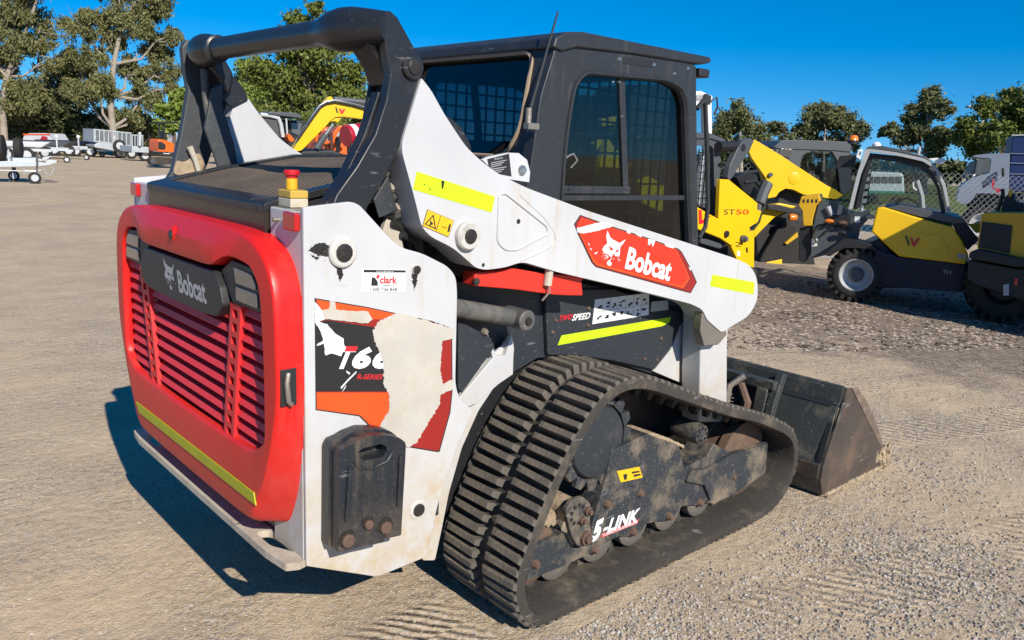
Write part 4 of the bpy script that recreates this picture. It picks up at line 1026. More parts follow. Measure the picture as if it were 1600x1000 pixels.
# ---- right and left flank below the arm
for s in (-1, 1):
    def mk(mb): return mb if s < 0 else mb.mirror_y()
    mk(MB().prism(SX(-.47, [(700, 440), (900, 440), (1100, 485), (1085, 600), (1020, 585), (960, 566), (900, 556), (840, 560), (790, 590), (700, 640)]), 'y', -.47, -.425)).build('flank_plate', 'panel_black', LO, bevel=.004)
    FP = mk(MB().prism(rounded(SX(-.49, [(852, 452), (960, 452), (1068, 492), (1060, 518), (1046, 548), (1022, 578), (960, 564), (900, 555), (856, 555)]), .01), 'y', -.49, -.471)).build('flank_cover', 'panel_black', LO, bevel=.004)
    mk(MB().prism(rounded(SX(-.485, [(1062, 508), (1080, 500), (1094, 516), (1097, 612), (1020, 580), (1024, 577), (1048, 547)]), .012), 'y', -.487, -.43)).build('front_fender', 'white', LO, bevel=.004)
    mk(MB().prism(SX(-.56, [(716, 500), (768, 528), (772, 545), (722, 615), (716, 608)]), 'y', -.56, -.50)).build('upright_gusset', 'panel_black', LO, bevel=.004)
    mk(MB().prism(SX(-.52, [(762, 520), (772, 546), (776, 556), (790, 556), (800, 520), (803, 545), (802, 585), (780, 600), (745, 630), (725, 640), (718, 622), (770, 560)]), 'y', -.52, -.50)).build('cylinder_bracket', 'white', LO, bevel=.003)
    c0, c1 = on(690, 478, 1, -.58), on(808, 497, 1, -.58)
    LC = mk(MB().cyl(c0, c1, .030, 18)).build('lift_cylinder', 'dusty', LO)
    mk(MB().lathe((c1.x, -.635, c1.z), (c1.x, -.53, c1.z), [(0, .030), (.05, .036), (.95, .036), (1, .03)], 18)).build('cylinder_eye', 'dusty', LC)
    mk(MB().lathe((c1.x, -.642, c1.z), (c1.x, -.6345, c1.z), [(0, .013), (1, .015)], 10)).build('bolt', 'pin_dark', LC)
    RB = mk(MB().prism(SX(-.62, [(742, 426), (780, 424), (800, 419), (848, 427), (900, 431), (914, 433), (909, 440), (911, 462), (895, 462), (868, 461), (800, 452), (741, 447)]), 'y', -.62, -.56)).build('arm_stop', 'red_bar', LO, bevel=.004)
    v = on(744, 440, 1, -.62); mk(MB().cyl((v.x, -.618, v.z), (v.x, -.624, v.z), .012, 12)).build('bolt', 'pin_dark', RB)
    l0, l1 = on(861, 404, 1, -.63), on(855, 446, 1, -.63)
    mk(MB().tube([l0 + Vector((0, 0, 0)), l1], .015, 10)).build('stop_hook', 'white_dirty', RB)
    mk(MB().tube([l1 + Vector((0, 0, .01)), l1 + Vector((.004, -.01, -.02)), l1 + Vector((-.02, 0, -.05))], .004, 6)).build('hook_pin', 'steel_dirty', RB)
    if s < 0:
        letter('TWO', on(873, 502, 1, -.4908), on(893, 499, 1, -.4908), on(875, 493, 1, -.4908), 'ink_red', FP, shear=.2, bold=.03)
        letter('SPEED', on(893, 501.5, 1, -.4908), on(921, 498, 1, -.4908), on(895, 491, 1, -.4908), 'decal_white', FP, shear=.2, bold=.03)
        G3 = lambda pts: Z(pts, 3.124, 850, 300)
        decal(G3([(85, 700), (618, 610), (612, 636), (575, 655), (66, 748)]), -.49, 'tape_yellow', FP, 'reflective_tape')
        decal(G3([(248, 525), (512, 492), (510, 600), (235, 645)]), -.49, 'decal_white', FP, 'instruction_sticker')
        ico = MB()
        for r_i in range(2):
            for c_i in range(7):
                a_ = 255 + c_i * 37; b_ = 540 + r_i * 52 - c_i * 4.6
                rnd = random.Random(c_i * 5 + r_i)
                mbx = MB() 
                for _ in range(3):
                    u, v2 = a_ + rnd.uniform(0, 18), b_ + rnd.uniform(0, 26)
                    ico.prism(SX(-.49, G3([(u, v2), (u + rnd.uniform(6, 14), v2 - 2), (u + rnd.uniform(4, 12), v2 + rnd.uniform(6, 12)), (u - 2, v2 + 6)])), 'y', -.4922, -.4916)
        ico.build('pictogram', 'ink', FP, smooth=0)
        grd = MB()
        for c_i in range(1, 7):
            a_ = 248 + c_i * 38; b_ = 525 - c_i * 4.7
            grd.prism(SX(-.49, G3([(a_, b_), (a_ + 2, b_), (a_ - 6, b_ + 118), (a_ - 8, b_ + 118)])), 'y', -.4919, -.4914)
        grd.prism(SX(-.49, G3([(240, 585), (512, 545), (512, 548), (240, 588)])), 'y', -.4919, -.4914)
        grd.build('pictogram', 'decal_grey', FP, smooth=0)
        decal(G3([(525, 535), (606, 528), (606, 575), (520, 585)]), -.49, 'decal_grey', FP, 'instruction_sticker')
        for q in ((216, 567), (212, 650), (57, 627), (40, 685), (570, 715), (490, 815), (550, 820)):
            v = on(850 + q[0] / 3.124, 300 + q[1] / 3.124, 1, -.49)
            MB().lathe((v.x, -.489, v.z), (v.x, -.497, v.z), [(0, .008), (.7, .007), (1, .005)], 8).build('bolt', 'rust', FP)
        v = on(756, 518, 1, -.56); MB().lathe((v.x, -.56, v.z), (v.x, -.575, v.z), [(0, .013), (.7, .011), (1, .008)], 8).build('bolt', 'steel_dirty', LO)
# ---- tracks
OUT = [(1.600, .20), (1.607, .14), (1.635, .075), (1.68, .028), (1.74, .006), (1.90, .0), (2.2, .0), (2.6, .0), (2.95, .0), (3.12, .004), (3.225, .030), (3.315, .085), (3.368, .165), (3.378, .245), (3.345, .338), (3.26, .412), (3.13, .472), (2.97, .535), (2.75, .605), (2.55, .680), (2.38, .745), (2.26, .790), (2.17, .815), (2.08, .822), (2.00, .805), (1.925, .763), (1.86, .700), (1.80, .625), (1.73, .515), (1.66, .375), (1.615, .275)]
def spline(P, n):
    out = []
    N_ = len(P)
    for i in range(N_):
        p0, p1, p2, p3 = (Vector(P[(i + k) % N_]) for k in (-1, 0, 1, 2))
        for j in range(8):
            t = j / 8
            out.append(0.5 * ((2 * p1) + (p2 - p0) * t + (2 * p0 - 5 * p1 + 4 * p2 - p3) * t * t + (3 * p1 - p0 - 3 * p2 + p3) * t ** 3))
    L = [0.0]
    for a, b in zip(out, out[1:] + out[:1]): L.append(L[-1] + (b - a).length)
    res = []
    k = 0
    for i in range(n):
        s = L[-1] * i / n
        while L[k + 1] < s: k += 1
        u = (s - L[k]) / (L[k + 1] - L[k])
        res.append(out[k].lerp(out[(k + 1) % len(out)], u))
    return res, L[-1]
NL = 100
LOOP, LEN = spline(OUT, NL * 4)
print('track length', LEN)
def nrm(i):
    a, b = LOOP[(i - 2) % len(LOOP)], LOOP[(i + 2) % len(LOOP)]
    t = (b - a).normalized()
    return t, Vector((t.y, -t.x))           # loop runs counter-clockwise in x,z: outward normal
LUG = 0.033
def track(side):
    ys = [-.83, -.822, -.80, -.53, -.508, -.50]
    V = []; F = []
    n = len(LOOP)
    prof = [(-.830, .016), (-.826, .008), (-.816, LUG * .75), (-.79, LUG), (-.47, LUG), (-.444, LUG * .75), (-.434, .010), (-.430, .018), (-.430, LUG + .012), (-.445, LUG + .018), (-.54, LUG + .020), (-.72, LUG + .020), (-.815, LUG + .018), (-.830, LUG + .012)]
    for i in range(n):
        t, nm = nrm(i)
        for y, d in prof:
            q = LOOP[i] - nm * d
            V.append((q.x, y, q.y))
    k = len(prof)
    for i in range(n):
        j = (i + 1) % n
        for c in range(k):
            F.append((i * k + c, i * k + (c + 1) % k, j * k + (c + 1) % k, j * k + c))
    mb = MB().add(V, F)
    if side > 0: mb.mirror_y()
    T = mb.build('track', 'rubber', LO, smooth=40)
    # lug: tapered block on the belt, two rows, staggered
    def lug_mesh(flip):
        a, b, h = .180, .0140, LUG + .006
        v = []
        for z, w0, w1, d in ((0, 0, a, b), (h * .82, .002, a - .008, b * .86), (h, .007, a - .018, b * .70)):
            for (yy, dd) in ((w0, -d), (w1, -d), (w1, d), (w0, d)):
                yq = yy
                k_ = 1 - 0.38 * (yy / a if not flip else 1 - yy / a) if z > 0 else 1
                v.append((dd * (1.0 if not z else 1.0), yq, z))
        f = [(3, 2, 1, 0), (8, 9, 10, 11)]
        for r in (0, 4):
            for q in range(4): f.append((r + q, r + (q + 1) % 4, r + 4 + (q + 1) % 4, r + 4 + q))
        return MB().add(v, f).mesh('lug', 'rubber_lug', 25)
    if side < 0:
        lm = lug_mesh(False)
    mass = MB(); jr = random.Random(17)
    for row in (0, 1):
        for i in range(NL):
            idx = (i * 4 + row * 2) % n
            t, nm = nrm(idx)
            base = LOOP[idx] - nm * (LUG + .003)
            y0 = -.829 if row == 0 else -.613
            # local x along the loop, y across, z outwards
            M = Matrix(((t.x, 0, nm.x, base.x), (0, 1, 0, y0), (t.y, 0, nm.y, base.y), (0, 0, 0, 1)))
            if side < 0:
                M = M @ Matrix.Rotation(rad(jr.gauss(0, 1.3)), 4, 'Z') @ Matrix.Diagonal((jr.uniform(.93, 1.05), jr.uniform(.972, 1.0), jr.uniform(.86, 1.02), 1))
                o = bpy.data.objects.new('lug', lm); COL.objects.link(o); o.parent = T; o.matrix_local = M
            else:
                a, b, h = .186, .0145, LUG + .004
                mass.add([(-b, 0, 0), (b, 0, 0), (b, a, 0), (-b, a, 0), (-b * .7, .006, h), (b * .7, .006, h), (b * .7, a - .008, h), (-b * .7, a - .008, h)], [(0, 1, 2, 3), (4, 5, 6, 7), (0, 1, 5, 4), (1, 2, 6, 5), (2, 3, 7, 6), (3, 0, 4, 7)], M)
    if side > 0:
        o = mass.mirror_y().build('lugs', 'rubber_lug', T, smooth=25); o['kind'] = 'stuff'
    # drive teeth on the inside of the belt
    teeth = MB()
    for i in range(0, NL, 2):
        idx = i * 4
        t, nm = nrm(idx)
        base = LOOP[idx] - nm * (LUG + .020)
        M = Matrix(((t.x, 0, -nm.x, base.x), (0, 1, 0, 0), (t.y, 0, -nm.y, base.y), (0, 0, 0, 1)))
        for y in (-.675, -.605):
            teeth.add([(-.018, y, 0), (.018, y, 0), (.018, y + .03, 0), (-.018, y + .03, 0), (-.009, y + .006, .032), (.009, y + .006, .032), (.009, y + .024, .032), (-.009, y + .024, .032)], [(0, 1, 2, 3), (4, 5, 6, 7), (0, 1, 5, 4), (1, 2, 6, 5), (2, 3, 7, 6), (3, 0, 4, 7)], M)
    if side > 0: teeth.mirror_y()
    teeth.build('drive_tooth_row', 'rubber', T, smooth=0)['kind'] = 'stuff'
    def mk(mb): return mb if side < 0 else mb.mirror_y()
    # running gear
    K = lambda pts: Z(pts, 2.632, 800, 600)
    UF = mk(MB().prism(rounded(SX(-.725, K([(410, 275), (560, 205), (690, 255), (708, 345), (800, 300), (832, 245), (900, 285), (1052, 236), (1042, 368), (912, 455), (830, 498), (800, 478), (770, 500), (735, 502), (700, 505), (672, 540), (640, 566), (600, 566), (552, 578), (530, 612), (500, 628), (440, 628), (395, 650), (330, 684), (328, 590), (390, 380)])), .006, 3), 'y', -.725, -.60)).build('undercarriage_frame', 'frame_mud', LO, bevel=.006)
    mk(MB().prism(rounded(SX(-.725, K([(400, 470), (440, 430), (520, 415), (540, 430), (530, 455), (440, 500), (410, 500)])), .006, 3), 'y', -.731, -.7245)).build('access_cover', 'frame_mud', UF, bevel=.003)
    mk(MB().prism(rounded(SX(-.735, K([(715, 400), (790, 415), (815, 480), (800, 492), (905, 458), (1038, 366), (1050, 244), (900, 290), (830, 330), (790, 350), (735, 355)])), .006, 3), 'y', -.739, -.7255)).build('idler_yoke', 'frame_mud', UF, bevel=.004)
    mk(MB().prism(rounded(SX(-.725, K([(60, 808), (72, 668), (210, 612), (232, 640), (250, 675), (332, 660), (332, 690), (200, 752)])), .004, 3), 'y', -.727, -.60)).build('rear_yoke', 'frame_mud', UF, bevel=.004)
    for a_, b_ in ((390, 492), (525, 447), (645, 543), (772, 487), (497, 607), (340, 680), (95, 740), (905, 378)):
        v = on(800 + a_ / 2.632, 600 + b_ / 2.632, 1, -.727)
        mk(MB().lathe((v.x, -.72, v.z), (v.x, -.745, v.z), [(0, .019), (.6, .017), (1, .011)], 8)).build('bolt', 'rust', UF)
    # torsion link with its bolted hub
    hub = SX(-.76, K([(215, 520), (245, 475), (290, 462), (320, 490), (318, 560), (325, 640), (300, 668), (265, 665), (240, 620)]))
    HB = mk(MB().prism(rounded(hub, .012, 4), 'y', -.765, -.745)).build('torsion_link', 'frame_mud', UF, bevel=.004)
    v = on(800 + 270 / 2.632, 600 + 535 / 2.632, 1, -.765)
    mk(MB().cyl((v.x, -.745, v.z), (v.x, -.50, v.z), .045, 18)).build('torsion_axle', 'mud', UF)
    for k_ in range(9):
        an = 2 * PI * k_ / 9
        mk(MB().box(v.x - .006 + .034 * math.cos(an), v.x + .006 + .034 * math.cos(an), -.7685, -.7655, v.z - .006 + .034 * math.sin(an), v.z + .006 + .034 * math.sin(an))).build('hub_slot', 'ink', HB)
    for a_, b_, r in ((300, 630, .026), (308, 520, .016), (285, 560, .014)):
        q = on(800 + a_ / 2.632, 600 + b_ / 2.632, 1, -.765)
        mk(MB().lathe((q.x, -.765, q.z), (q.x, -.79, q.z), [(0, r), (.5, r), (.55, r * .65), (1, r * .6)], 12)).build('bolt', 'rust', HB)
    q = on(800 + 772 / 2.632, 600 + 205 / 2.632, 1, -.74)
    FH = mk(MB().lathe((q.x, -.752, q.z), (q.x, -.62, q.z), [(0, .040), (.1, .044), (.5, .044), (1, .040)], 12)).build('front_torsion_hub', 'frame_mud', UF)
    for k_ in range(8):
        an = 2 * PI * k_ / 8
        mk(MB().box(q.x - .006 + .028 * math.cos(an), q.x + .006 + .028 * math.cos(an), -.7555, -.7525, q.z - .006 + .028 * math.sin(an), q.z + .006 + .028 * math.sin(an))).build('hub_slot', 'ink', FH)
    # wheels
    for x in (1.92, 2.135, 2.345, 2.565, 2.785):
        for y in (-.685, -.575):
            mk(MB().lathe((x, y - .03, .152), (x, y + .03, .152), [(0, .045), (.02, .05), (.06, .074), (.2, .088), (.9, .088), (1, .07)], 22)).build('track_roller', 'steel_dirty', UF)
    def wheel(x, z, r, nm, mat):
        return mk(MB().lathe((x, -.715, z), (x, -.535, z), [(0, r * .35), (.04, r * .8), (.06, r * .9), (.08, r), (.3, r), (.32, r * .93), (.68, r * .93), (.7, r), (.92, r), (1, r * .8)], 32)).build(nm, mat, UF)
    wheel(3.10, .252, .172, 'front_idler', 'rust')
    wheel(1.785, .205, .118, 'rear_idler', 'rust')
    SP = mk(MB().lathe((2.09, -.72, .55), (2.09, -.60, .55), [(0, .09), (.05, .13), (.3, .15), (.7, .15), (1, .12)], 28)).build('sprocket', 'panel_black', UF)
    mk(MB().lathe((2.05, -.62, .57), (2.05, -.48, .57), [(0, .17), (.5, .19), (1, .19)], 28)).build('drive_motor', 'panel_black', SP)
    ring = MB()
    for k_ in range(15):
        a0 = 2 * PI * k_ / 15
        for (b0, b1, r1) in ((0, .2, .188), (.2, .42, .172)):
            pass
        pts = [(2.09 + r * math.cos(a0 + da), .55 + r * math.sin(a0 + da)) for r, da in ((.145, -.21), (.165, -.15), (.182, -.09), (.182, .09), (.165, .15), (.145, .21))]
        ring.prism(pts, 'y', -.71, -.69)
    mk(ring).build('sprocket_teeth', 'frame_mud', SP)
    # mud caked on the frame
    rnd = random.Random(11)
    md = MB()
    mk(MB().prism(SX(-.70, ragged(K([(408, 270), (480, 230), (560, 194), (640, 222), (690, 246), (690, 258), (640, 236), (560, 210), (480, 246), (410, 282)]), .8, 2, 9)), 'y', -.722, -.605)).build('dried_mud', 'mud', UF, bevel=.002)
    for i in range(300):
        x = 1.68 + rnd.random() * .22; z = .345 - (x - 1.68) * .15 + rnd.gauss(0, .01); s_ = rnd.uniform(.006, .016)
        md.lathe((x, rnd.uniform(-.72, -.61), z - s_ * .9), (x, -.66, z + s_ * .3), [(0, s_ * 1.2), (.5, s_), (1, s_ * .3)], 5)
    o = mk(md).build('caked_mud', 'mud', UF, smooth=60); o['kind'] = 'stuff'
    if side < 0:
        kk = lambda a_, b_: on(800 + a_ / 2.632, 600 + b_ / 2.632, 1, -.7262)
        letter('5', kk(322, 655), kk(368, 630), kk(332, 572), 'decal_white', UF, shear=.25, bold=.06)
        letter('-LINK', kk(372, 618), kk(520, 562), kk(380, 562), 'decal_white', UF, shear=.25, bold=.04)
        MB().prism(SX(-.725, K([(366, 632), (516, 572), (520, 556), (370, 616)])), 'y', -.7264, -.7254).build('decal', 'ink_red', UF, smooth=0)
        letter('TORSION SUSPENSION', on(800 + 370 / 2.632, 600 + 630 / 2.632, 1, -.7268), on(800 + 514 / 2.632, 600 + 572 / 2.632, 1, -.7268), on(800 + 372 / 2.632, 600 + 618 / 2.632, 1, -.7268), 'decal_white', UF, bold=.02)
        MB().prism(SX(-.725, K([(430, 358), (522, 340), (536, 384), (446, 404)])), 'y', -.7268, -.7254).build('warning_sticker', 'warn_yellow', UF, smooth=0)
        for q in ([(455, 372), (472, 368), (470, 392), (460, 394)], [(490, 360), (522, 356), (524, 362), (492, 368)], [(498, 372), (526, 368), (528, 374), (500, 382)]):
            MB().prism(SX(-.725, K(q)), 'y', -.7274, -.7269).build('warning_sign', 'ink', UF, smooth=0)
track(-1); track(1)

# ---- bucket and quick attach frame
shell = [(3.700, .530), (3.672, .520), (3.658, .452), (3.632, .440), (3.560, .195), (3.545, .170), (3.538, .095), (3.575, .012), (4.325, .004), (4.325, .020), (3.60, .032), (3.562, .105), (3.568, .168), (3.585, .200), (3.655, .430), (3.680, .445), (3.715, .515)]
BK = MB().prism(shell, 'y', -.856, .856).build('bucket', 'bucket_black', LO, bevel=.002)
for s in (-1, 1):
    y = s * .864
    sp_ = [(3.696, .528), (3.730, .520), (4.20, .115), (4.235, .03), (4.20, .010), (3.575, .010), (3.540, .095), (3.547, .168)]
    MB().prism(sp_, 'y', y - .0075, y + .0075).build('bucket_side', 'bucket_bare', BK, bevel=.003)
    e = [(3.732, .522), (3.800, .512), (3.90, .44), (4.03, .33), (4.16, .19), (4.21, .12), (4.30, .012), (4.20, .008), (4.198, .11)]
    MB().prism(e, 'y', y + s * -.006, y + s * .010).build('side_cutter', 'bucket_bare_mud', BK, bevel=.003)
    MB().prism([(3.648, .448), (3.640, .452), (3.545, .178), (3.552, .174)], 'y', s * .8555, s * .833).build('groove_shade', 'ink', BK)  # dark strip: shade of the recessed channel put into colour
    MB().prism([(3.70, .512), (3.648, .450), (3.60, .32), (3.66, .40)], 'y', s * .8726, s * .8718).build('worn_paint', 'bucket_black', BK)
MB().box(3.60, 4.345, -.872, .872, -.004, .0035).build('cutting_edge', 'bucket_edge', BK, bevel=.001)
MB().prism([(3.530, .168), (3.530, .098), (3.545, .098), (3.545, .168)], 'y', -.855, -.30).build('wear_strip', 'bucket_bare', BK, bevel=.002)
MB().prism([(3.6335, .4425), (3.652, .4525), (3.655, .458), (3.628, .440)], 'y', -.83, .83).build('groove_shade', 'ink', BK)  # dark strip standing for the shade under the top band
MB().cyl((3.69, -.85, .522), (3.69, .85, .522), .014, 10).build('top_rail', 'bucket_black', BK)
rnd = random.Random(3)
dm = MB()
for i in range(320):
    x = rnd.uniform(3.6, 4.32); s_ = rnd.uniform(.003, .010)
    dm.lathe((x, -.868 + rnd.gauss(0, .006), .0), (x, -.868, .004 + s_ * rnd.uniform(.4, 1.6)), [(0, s_ * 1.5), (.6, s_), (1, s_ * .3)], 5)
for i in range(110):
    x = 4.22 + rnd.gauss(0, .04); s_ = rnd.uniform(.005, .014)
    dm.lathe((x, -.86 + rnd.gauss(0, .01), .02 + rnd.random() * .08), (x, -.868, .03 + rnd.random() * .1), [(0, s_ * 1.1), (.6, s_), (1, s_ * .3)], 5)
o = dm.build('caked_mud', 'mud', BK, smooth=60); o['kind'] = 'stuff'
QA = MB().box(3.56, 3.61, -.56, .56, .455, .50).build('quick_attach', 'bucket_black', LO, bevel=.005)
for y in (-.50, -.25, .0, .25, .50):
    MB().prism([(3.585, .46), (3.555, .46), (3.50, .12), (3.53, .12)], 'y', y - .03, y + .03).build('attach_rib', 'bucket_black', QA, bevel=.005)
MB().prism([(3.66, .53), (3.62, .54), (3.555, .40), (3.50, .15), (3.53, .14), (3.60, .38)], 'y', -.575, -.535).build('attach_rib', 'bucket_black', QA, bevel=.004)
for y in (-.40, -.12):
    MB().tube([(3.55, y, .50), (3.50, y + .05, .44), (3.47, y + .04, .36)], .018, 8).build('attach_lever', 'steel_dirty', QA)
    MB().tube([(3.52, y, .46), (3.50, y - .06, .38), (3.48, y - .05, .26)], .022, 8).build('tilt_rod', 'rust', QA)
    sp2 = [(3.49 + .014 * math.cos(k * 1.3), y + .03 + .014 * math.sin(k * 1.3), .40 - k * .004) for k in range(26)]
    MB().tube(sp2, .003, 5).build('lever_spring', 'steel_dirty', QA)
# ================================================================== trees
def leaf_mat(name, a, b_, c):
    m, nt, b = nodes_of(name)
    tc = N(nt, 'ShaderNodeTexCoord')
    f1 = noise_fac(nt, tc.outputs['Object'], .55, .38, .62, detail=4)
    f2 = noise_fac(nt, tc.outputs['Object'], 9, .35, .65, detail=2)
    nt.links.new(mixc(nt, mathn(nt, 'MULTIPLY', f2, .6), mixc(nt, f1, a, b_), c), b.inputs['Base Color'])
    b.inputs['Roughness'].default_value = .6; b.inputs['Specular IOR Level'].default_value = .3
    MATS[name] = m
leaf_mat('leaf_gum', (0.090, 0.110, 0.036), (0.150, 0.150, 0.050), (0.21, 0.19, 0.080))
leaf_mat('leaf_dark', (0.052, 0.070, 0.026), (0.080, 0.092, 0.034), (0.12, 0.12, 0.055))
leaf_mat('leaf_green', (0.075, 0.110, 0.018), (0.12, 0.145, 0.024), (0.18, 0.19, 0.045))
leaf_mat('leaf_bright', (0.10, 0.15, 0.02), (0.16, 0.21, 0.03), (0.20, 0.24, 0.05))
leaf_mat('leaf_brown', (0.080, 0.100, 0.036), (0.125, 0.135, 0.050), (0.18, 0.17, 0.080))
paint('bark_pale', (0.34, 0.29, 0.235), .85, dirt=(0.14, 0.11, 0.085), amount=.4, scale=1.5, fine=.3, spec=.2)
paint('bark_brown', (0.13, 0.10, 0.08), .9, dirt=(0.07, 0.055, 0.045), amount=.4, scale=2, spec=.2)
def tree(name, label, d, clumps, trunk, leafm, barkm, n, leaf, seed, group=None, trunk_r=.28, droop=.0, sub=9, spread=.34, limbs=True):
    """clumps: (px, py, radius px) seen from the camera at distance d; trunk: pixel path from the ground up"""
    r = np.random.default_rng(seed)
    k = d / FPX
    C3 = []
    for (px, py, rp) in clumps:
        dd = d + r.uniform(-.75 if not droop else -.25, 1.1) * rp * k * 1.1
        C3.append((np.array(depth(px, py, dd)), rp * k * (.92 if droop else 1.0)))
    tp = [depth(px, py, d) for px, py in trunk]
    base = Vector((tp[0].x, tp[0].y, 0.0))
    root = thing(name, label, 'tree', base, group=group, world_coords=True)
    tb = MB()
    pts = [base] + [p for p in tp[1:]]
    if len(pts) < 2: pts.append(base + Vector((0, 0, 2)))
    rr = [trunk_r * (1 - .72 * i / (len(pts) - 1)) for i in range(len(pts))]
    tb.tube(pts, rr, 9)
    if limbs:
        for c_, rad_ in C3:
            c_ = Vector(c_)
            j = max(range(len(pts)), key=lambda i: -abs(pts[i].z - (c_.z - .9 * rad_ - .25 * (c_ - pts[i]).length)))
            a = pts[j]
            m1 = a.lerp(c_, .45) + Vector((r.uniform(-.3, .3), r.uniform(-.3, .3), -.12 * (c_ - a).length))
            m2 = a.lerp(c_, .75) + Vector((r.uniform(-.3, .3), r.uniform(-.3, .3), 0))
            r0 = min(rr[j] * .62, .12)
            tb.tube([a, m1, m2, c_], [r0, r0 * .7, r0 * .45, r0 * .2], 6)
            for _ in range(3):
                e = c_ + Vector(r.normal(0, .55, 3)) * rad_
                tb.tube([m2, m2.lerp(e, .55) + Vector((0, 0, -.08 * rad_)), e], [r0 * .34, r0 * .22, r0 * .08], 5)
    tb.build('trunk', barkm, root, smooth=50)
    tot = sum(c_[1] ** 2 for c_ in C3)
    V = []
    for c_, rad_ in C3:
        nn = int(n * rad_ ** 2 / tot)
        # twig bunches inside the clump, leaves round each bunch
        cen = r.normal(0, 1, (sub * 3, 3)); cen /= np.linalg.norm(cen, axis=1)[:, None]
        cen = cen * (r.random((sub * 3, 1)) ** .45) * rad_ * .92 * np.array([1, 1, .82]) + c_
        wts = r.random(sub * 3) ** 1.5; wts /= wts.sum()
        pick = r.choice(sub * 3, nn, p=wts)
        P = cen[pick] + r.normal(0, 1, (nn, 3)) * rad_ * spread * .55 * np.array([1, 1, .7]) * (.5 + r.random((nn, 1)))
        if droop: P[:, 2] -= droop * r.random(nn) * rad_
        u = r.normal(0, 1, (nn, 3)); u /= np.linalg.norm(u, axis=1)[:, None]
        if droop: u[:, 2] -= .9; u /= np.linalg.norm(u, axis=1)[:, None]
        w_ = r.normal(0, 1, (nn, 3)); w_ -= u * (w_ * u).sum(1)[:, None]; w_ /= np.linalg.norm(w_, axis=1)[:, None]
        ln = leaf * (.6 + .8 * r.random((nn, 1))); wd = ln * ((.38 if not droop else .26) + .22 * r.random((nn, 1)))
        q = np.stack([P - u * ln, P + w_ * wd * .9 - u * ln * .1, P + u * ln, P - w_ * wd], 1)
        V.append(q)
    V = np.concatenate(V).reshape(-1, 3)
    V[:, 2] = np.maximum(V[:, 2], .05)
    me = bpy.data.meshes.new('crown'); nq = len(V) // 4
    me.vertices.add(len(V)); me.vertices.foreach_set('co', V.astype(np.float32).ravel())
    me.loops.add(len(V)); me.loops.foreach_set('vertex_index', np.arange(len(V), dtype=np.int32))
    me.polygons.add(nq); me.polygons.foreach_set('loop_start', (np.arange(nq) * 4).astype(np.int32))
    me.update(calc_edges=True)
    me.materials.append(MATS[leafm])
    o = bpy.data.objects.new('crown', me); COL.objects.link(o); attach(o, root)
    return root
GL = 'gum trees at the far left of the yard'
tree('gum_tree', 'tall gum tree with a forked pale trunk at the left edge', 62, [(20, 15, 38), (66, 40, 34), (-30, 60, 46), (5, 95, 30), (42, 135, 36), (-15, 160, 40), (76, 100, 20), (34, -30, 42), (55, 70, 22), (20, 60, 26)], [(8, 236), (4, 175), (10, 120), (28, 80), (48, 30), (62, -15)], 'leaf_gum', 'bark_pale', 36000, .115, 1, GL, .24, droop=.4, spread=.22)
tree('gum_tree', 'tallest gum tree with a pale leaning trunk behind the cage trailer', 60, [(214, 22, 36), (160, 30, 30), (243, 66, 30), (122, 36, 28), (258, 108, 24), (206, 108, 28), (142, 84, 30), (152, 130, 32), (228, 146, 30), (268, 55, 18), (182, -25, 36), (250, -5, 26), (120, 140, 28), (206, 178, 26), (266, 138, 14), (176, 60, 20), (105, 90, 22)], [(184, 240), (176, 200), (172, 150), (178, 100), (186, 60), (200, 25), (218, -12)], 'leaf_gum', 'bark_pale', 60000, .115, 2, GL, .25, droop=.4, spread=.22)
tree('gum_tree', 'dark bushy gum tree between the two pale trunks', 66, [(60, 170, 36), (105, 180, 34), (88, 140, 30), (35, 192, 32), (130, 205, 26), (75, 212, 24), (112, 110, 22)], [(86, 238), (88, 205), (90, 170), (95, 130)], 'leaf_dark', 'bark_brown', 28000, .14, 3, GL, .3)
tree('gum_tree', 'low olive gum tree just behind the cage trailer', 63, [(165, 185, 26), (195, 205, 22), (226, 192, 20), (150, 208, 22), (214, 218, 18), (245, 205, 14)], [(190, 238), (190, 215), (192, 195)], 'leaf_gum', 'bark_pale', 20000, .13, 4, GL, .22, droop=.3)
tree('small_tree', 'small bright green tree behind the orange excavator', 52, [(262, 178, 16), (284, 160, 18), (272, 196, 15), (300, 178, 20), (252, 196, 10)], [(272, 232), (272, 205), (274, 180)], 'leaf_bright', 'bark_brown', 5000, .22, 5, None, .14)
tree('broad_tree', 'broad green tree seen through the raised frame of the loader', 40, [(470, 34, 22), (446, 66, 34), (500, 84, 40), (424, 112, 34), (545, 112, 28), (474, 140, 50), (520, 160, 42), (496, 14, 14), (440, 180, 38), (560, 150, 22), (500, 200, 40), (560, 195, 30)], [(485, 250), (484, 200), (480, 140), (474, 80), (472, 40)], 'leaf_green', 'bark_brown', 46000, .095, 6, None, .25)
tree('broad_tree', 'lighter green tree left of the broad tree and above the white arm plate', 47, [(392, 108, 24), (412, 130, 26), (378, 138, 22), (400, 160, 30), (428, 150, 22), (366, 165, 20)], [(398, 245), (398, 190), (396, 140)], 'leaf_bright', 'bark_brown', 20000, .10, 7, None, .18)
GRT = 'trees along the far right skyline'
tree('roadside_tree', 'brownish round tree right behind the tall grab handle', 68, [(1150, 182, 26), (1178, 198, 20), (1128, 202, 18), (1164, 222, 26), (1194, 222, 13), (1140, 232, 20)], [(1158, 285), (1158, 240), (1156, 200)], 'leaf_brown', 'bark_pale', 24000, .13, 8, GRT, .2)
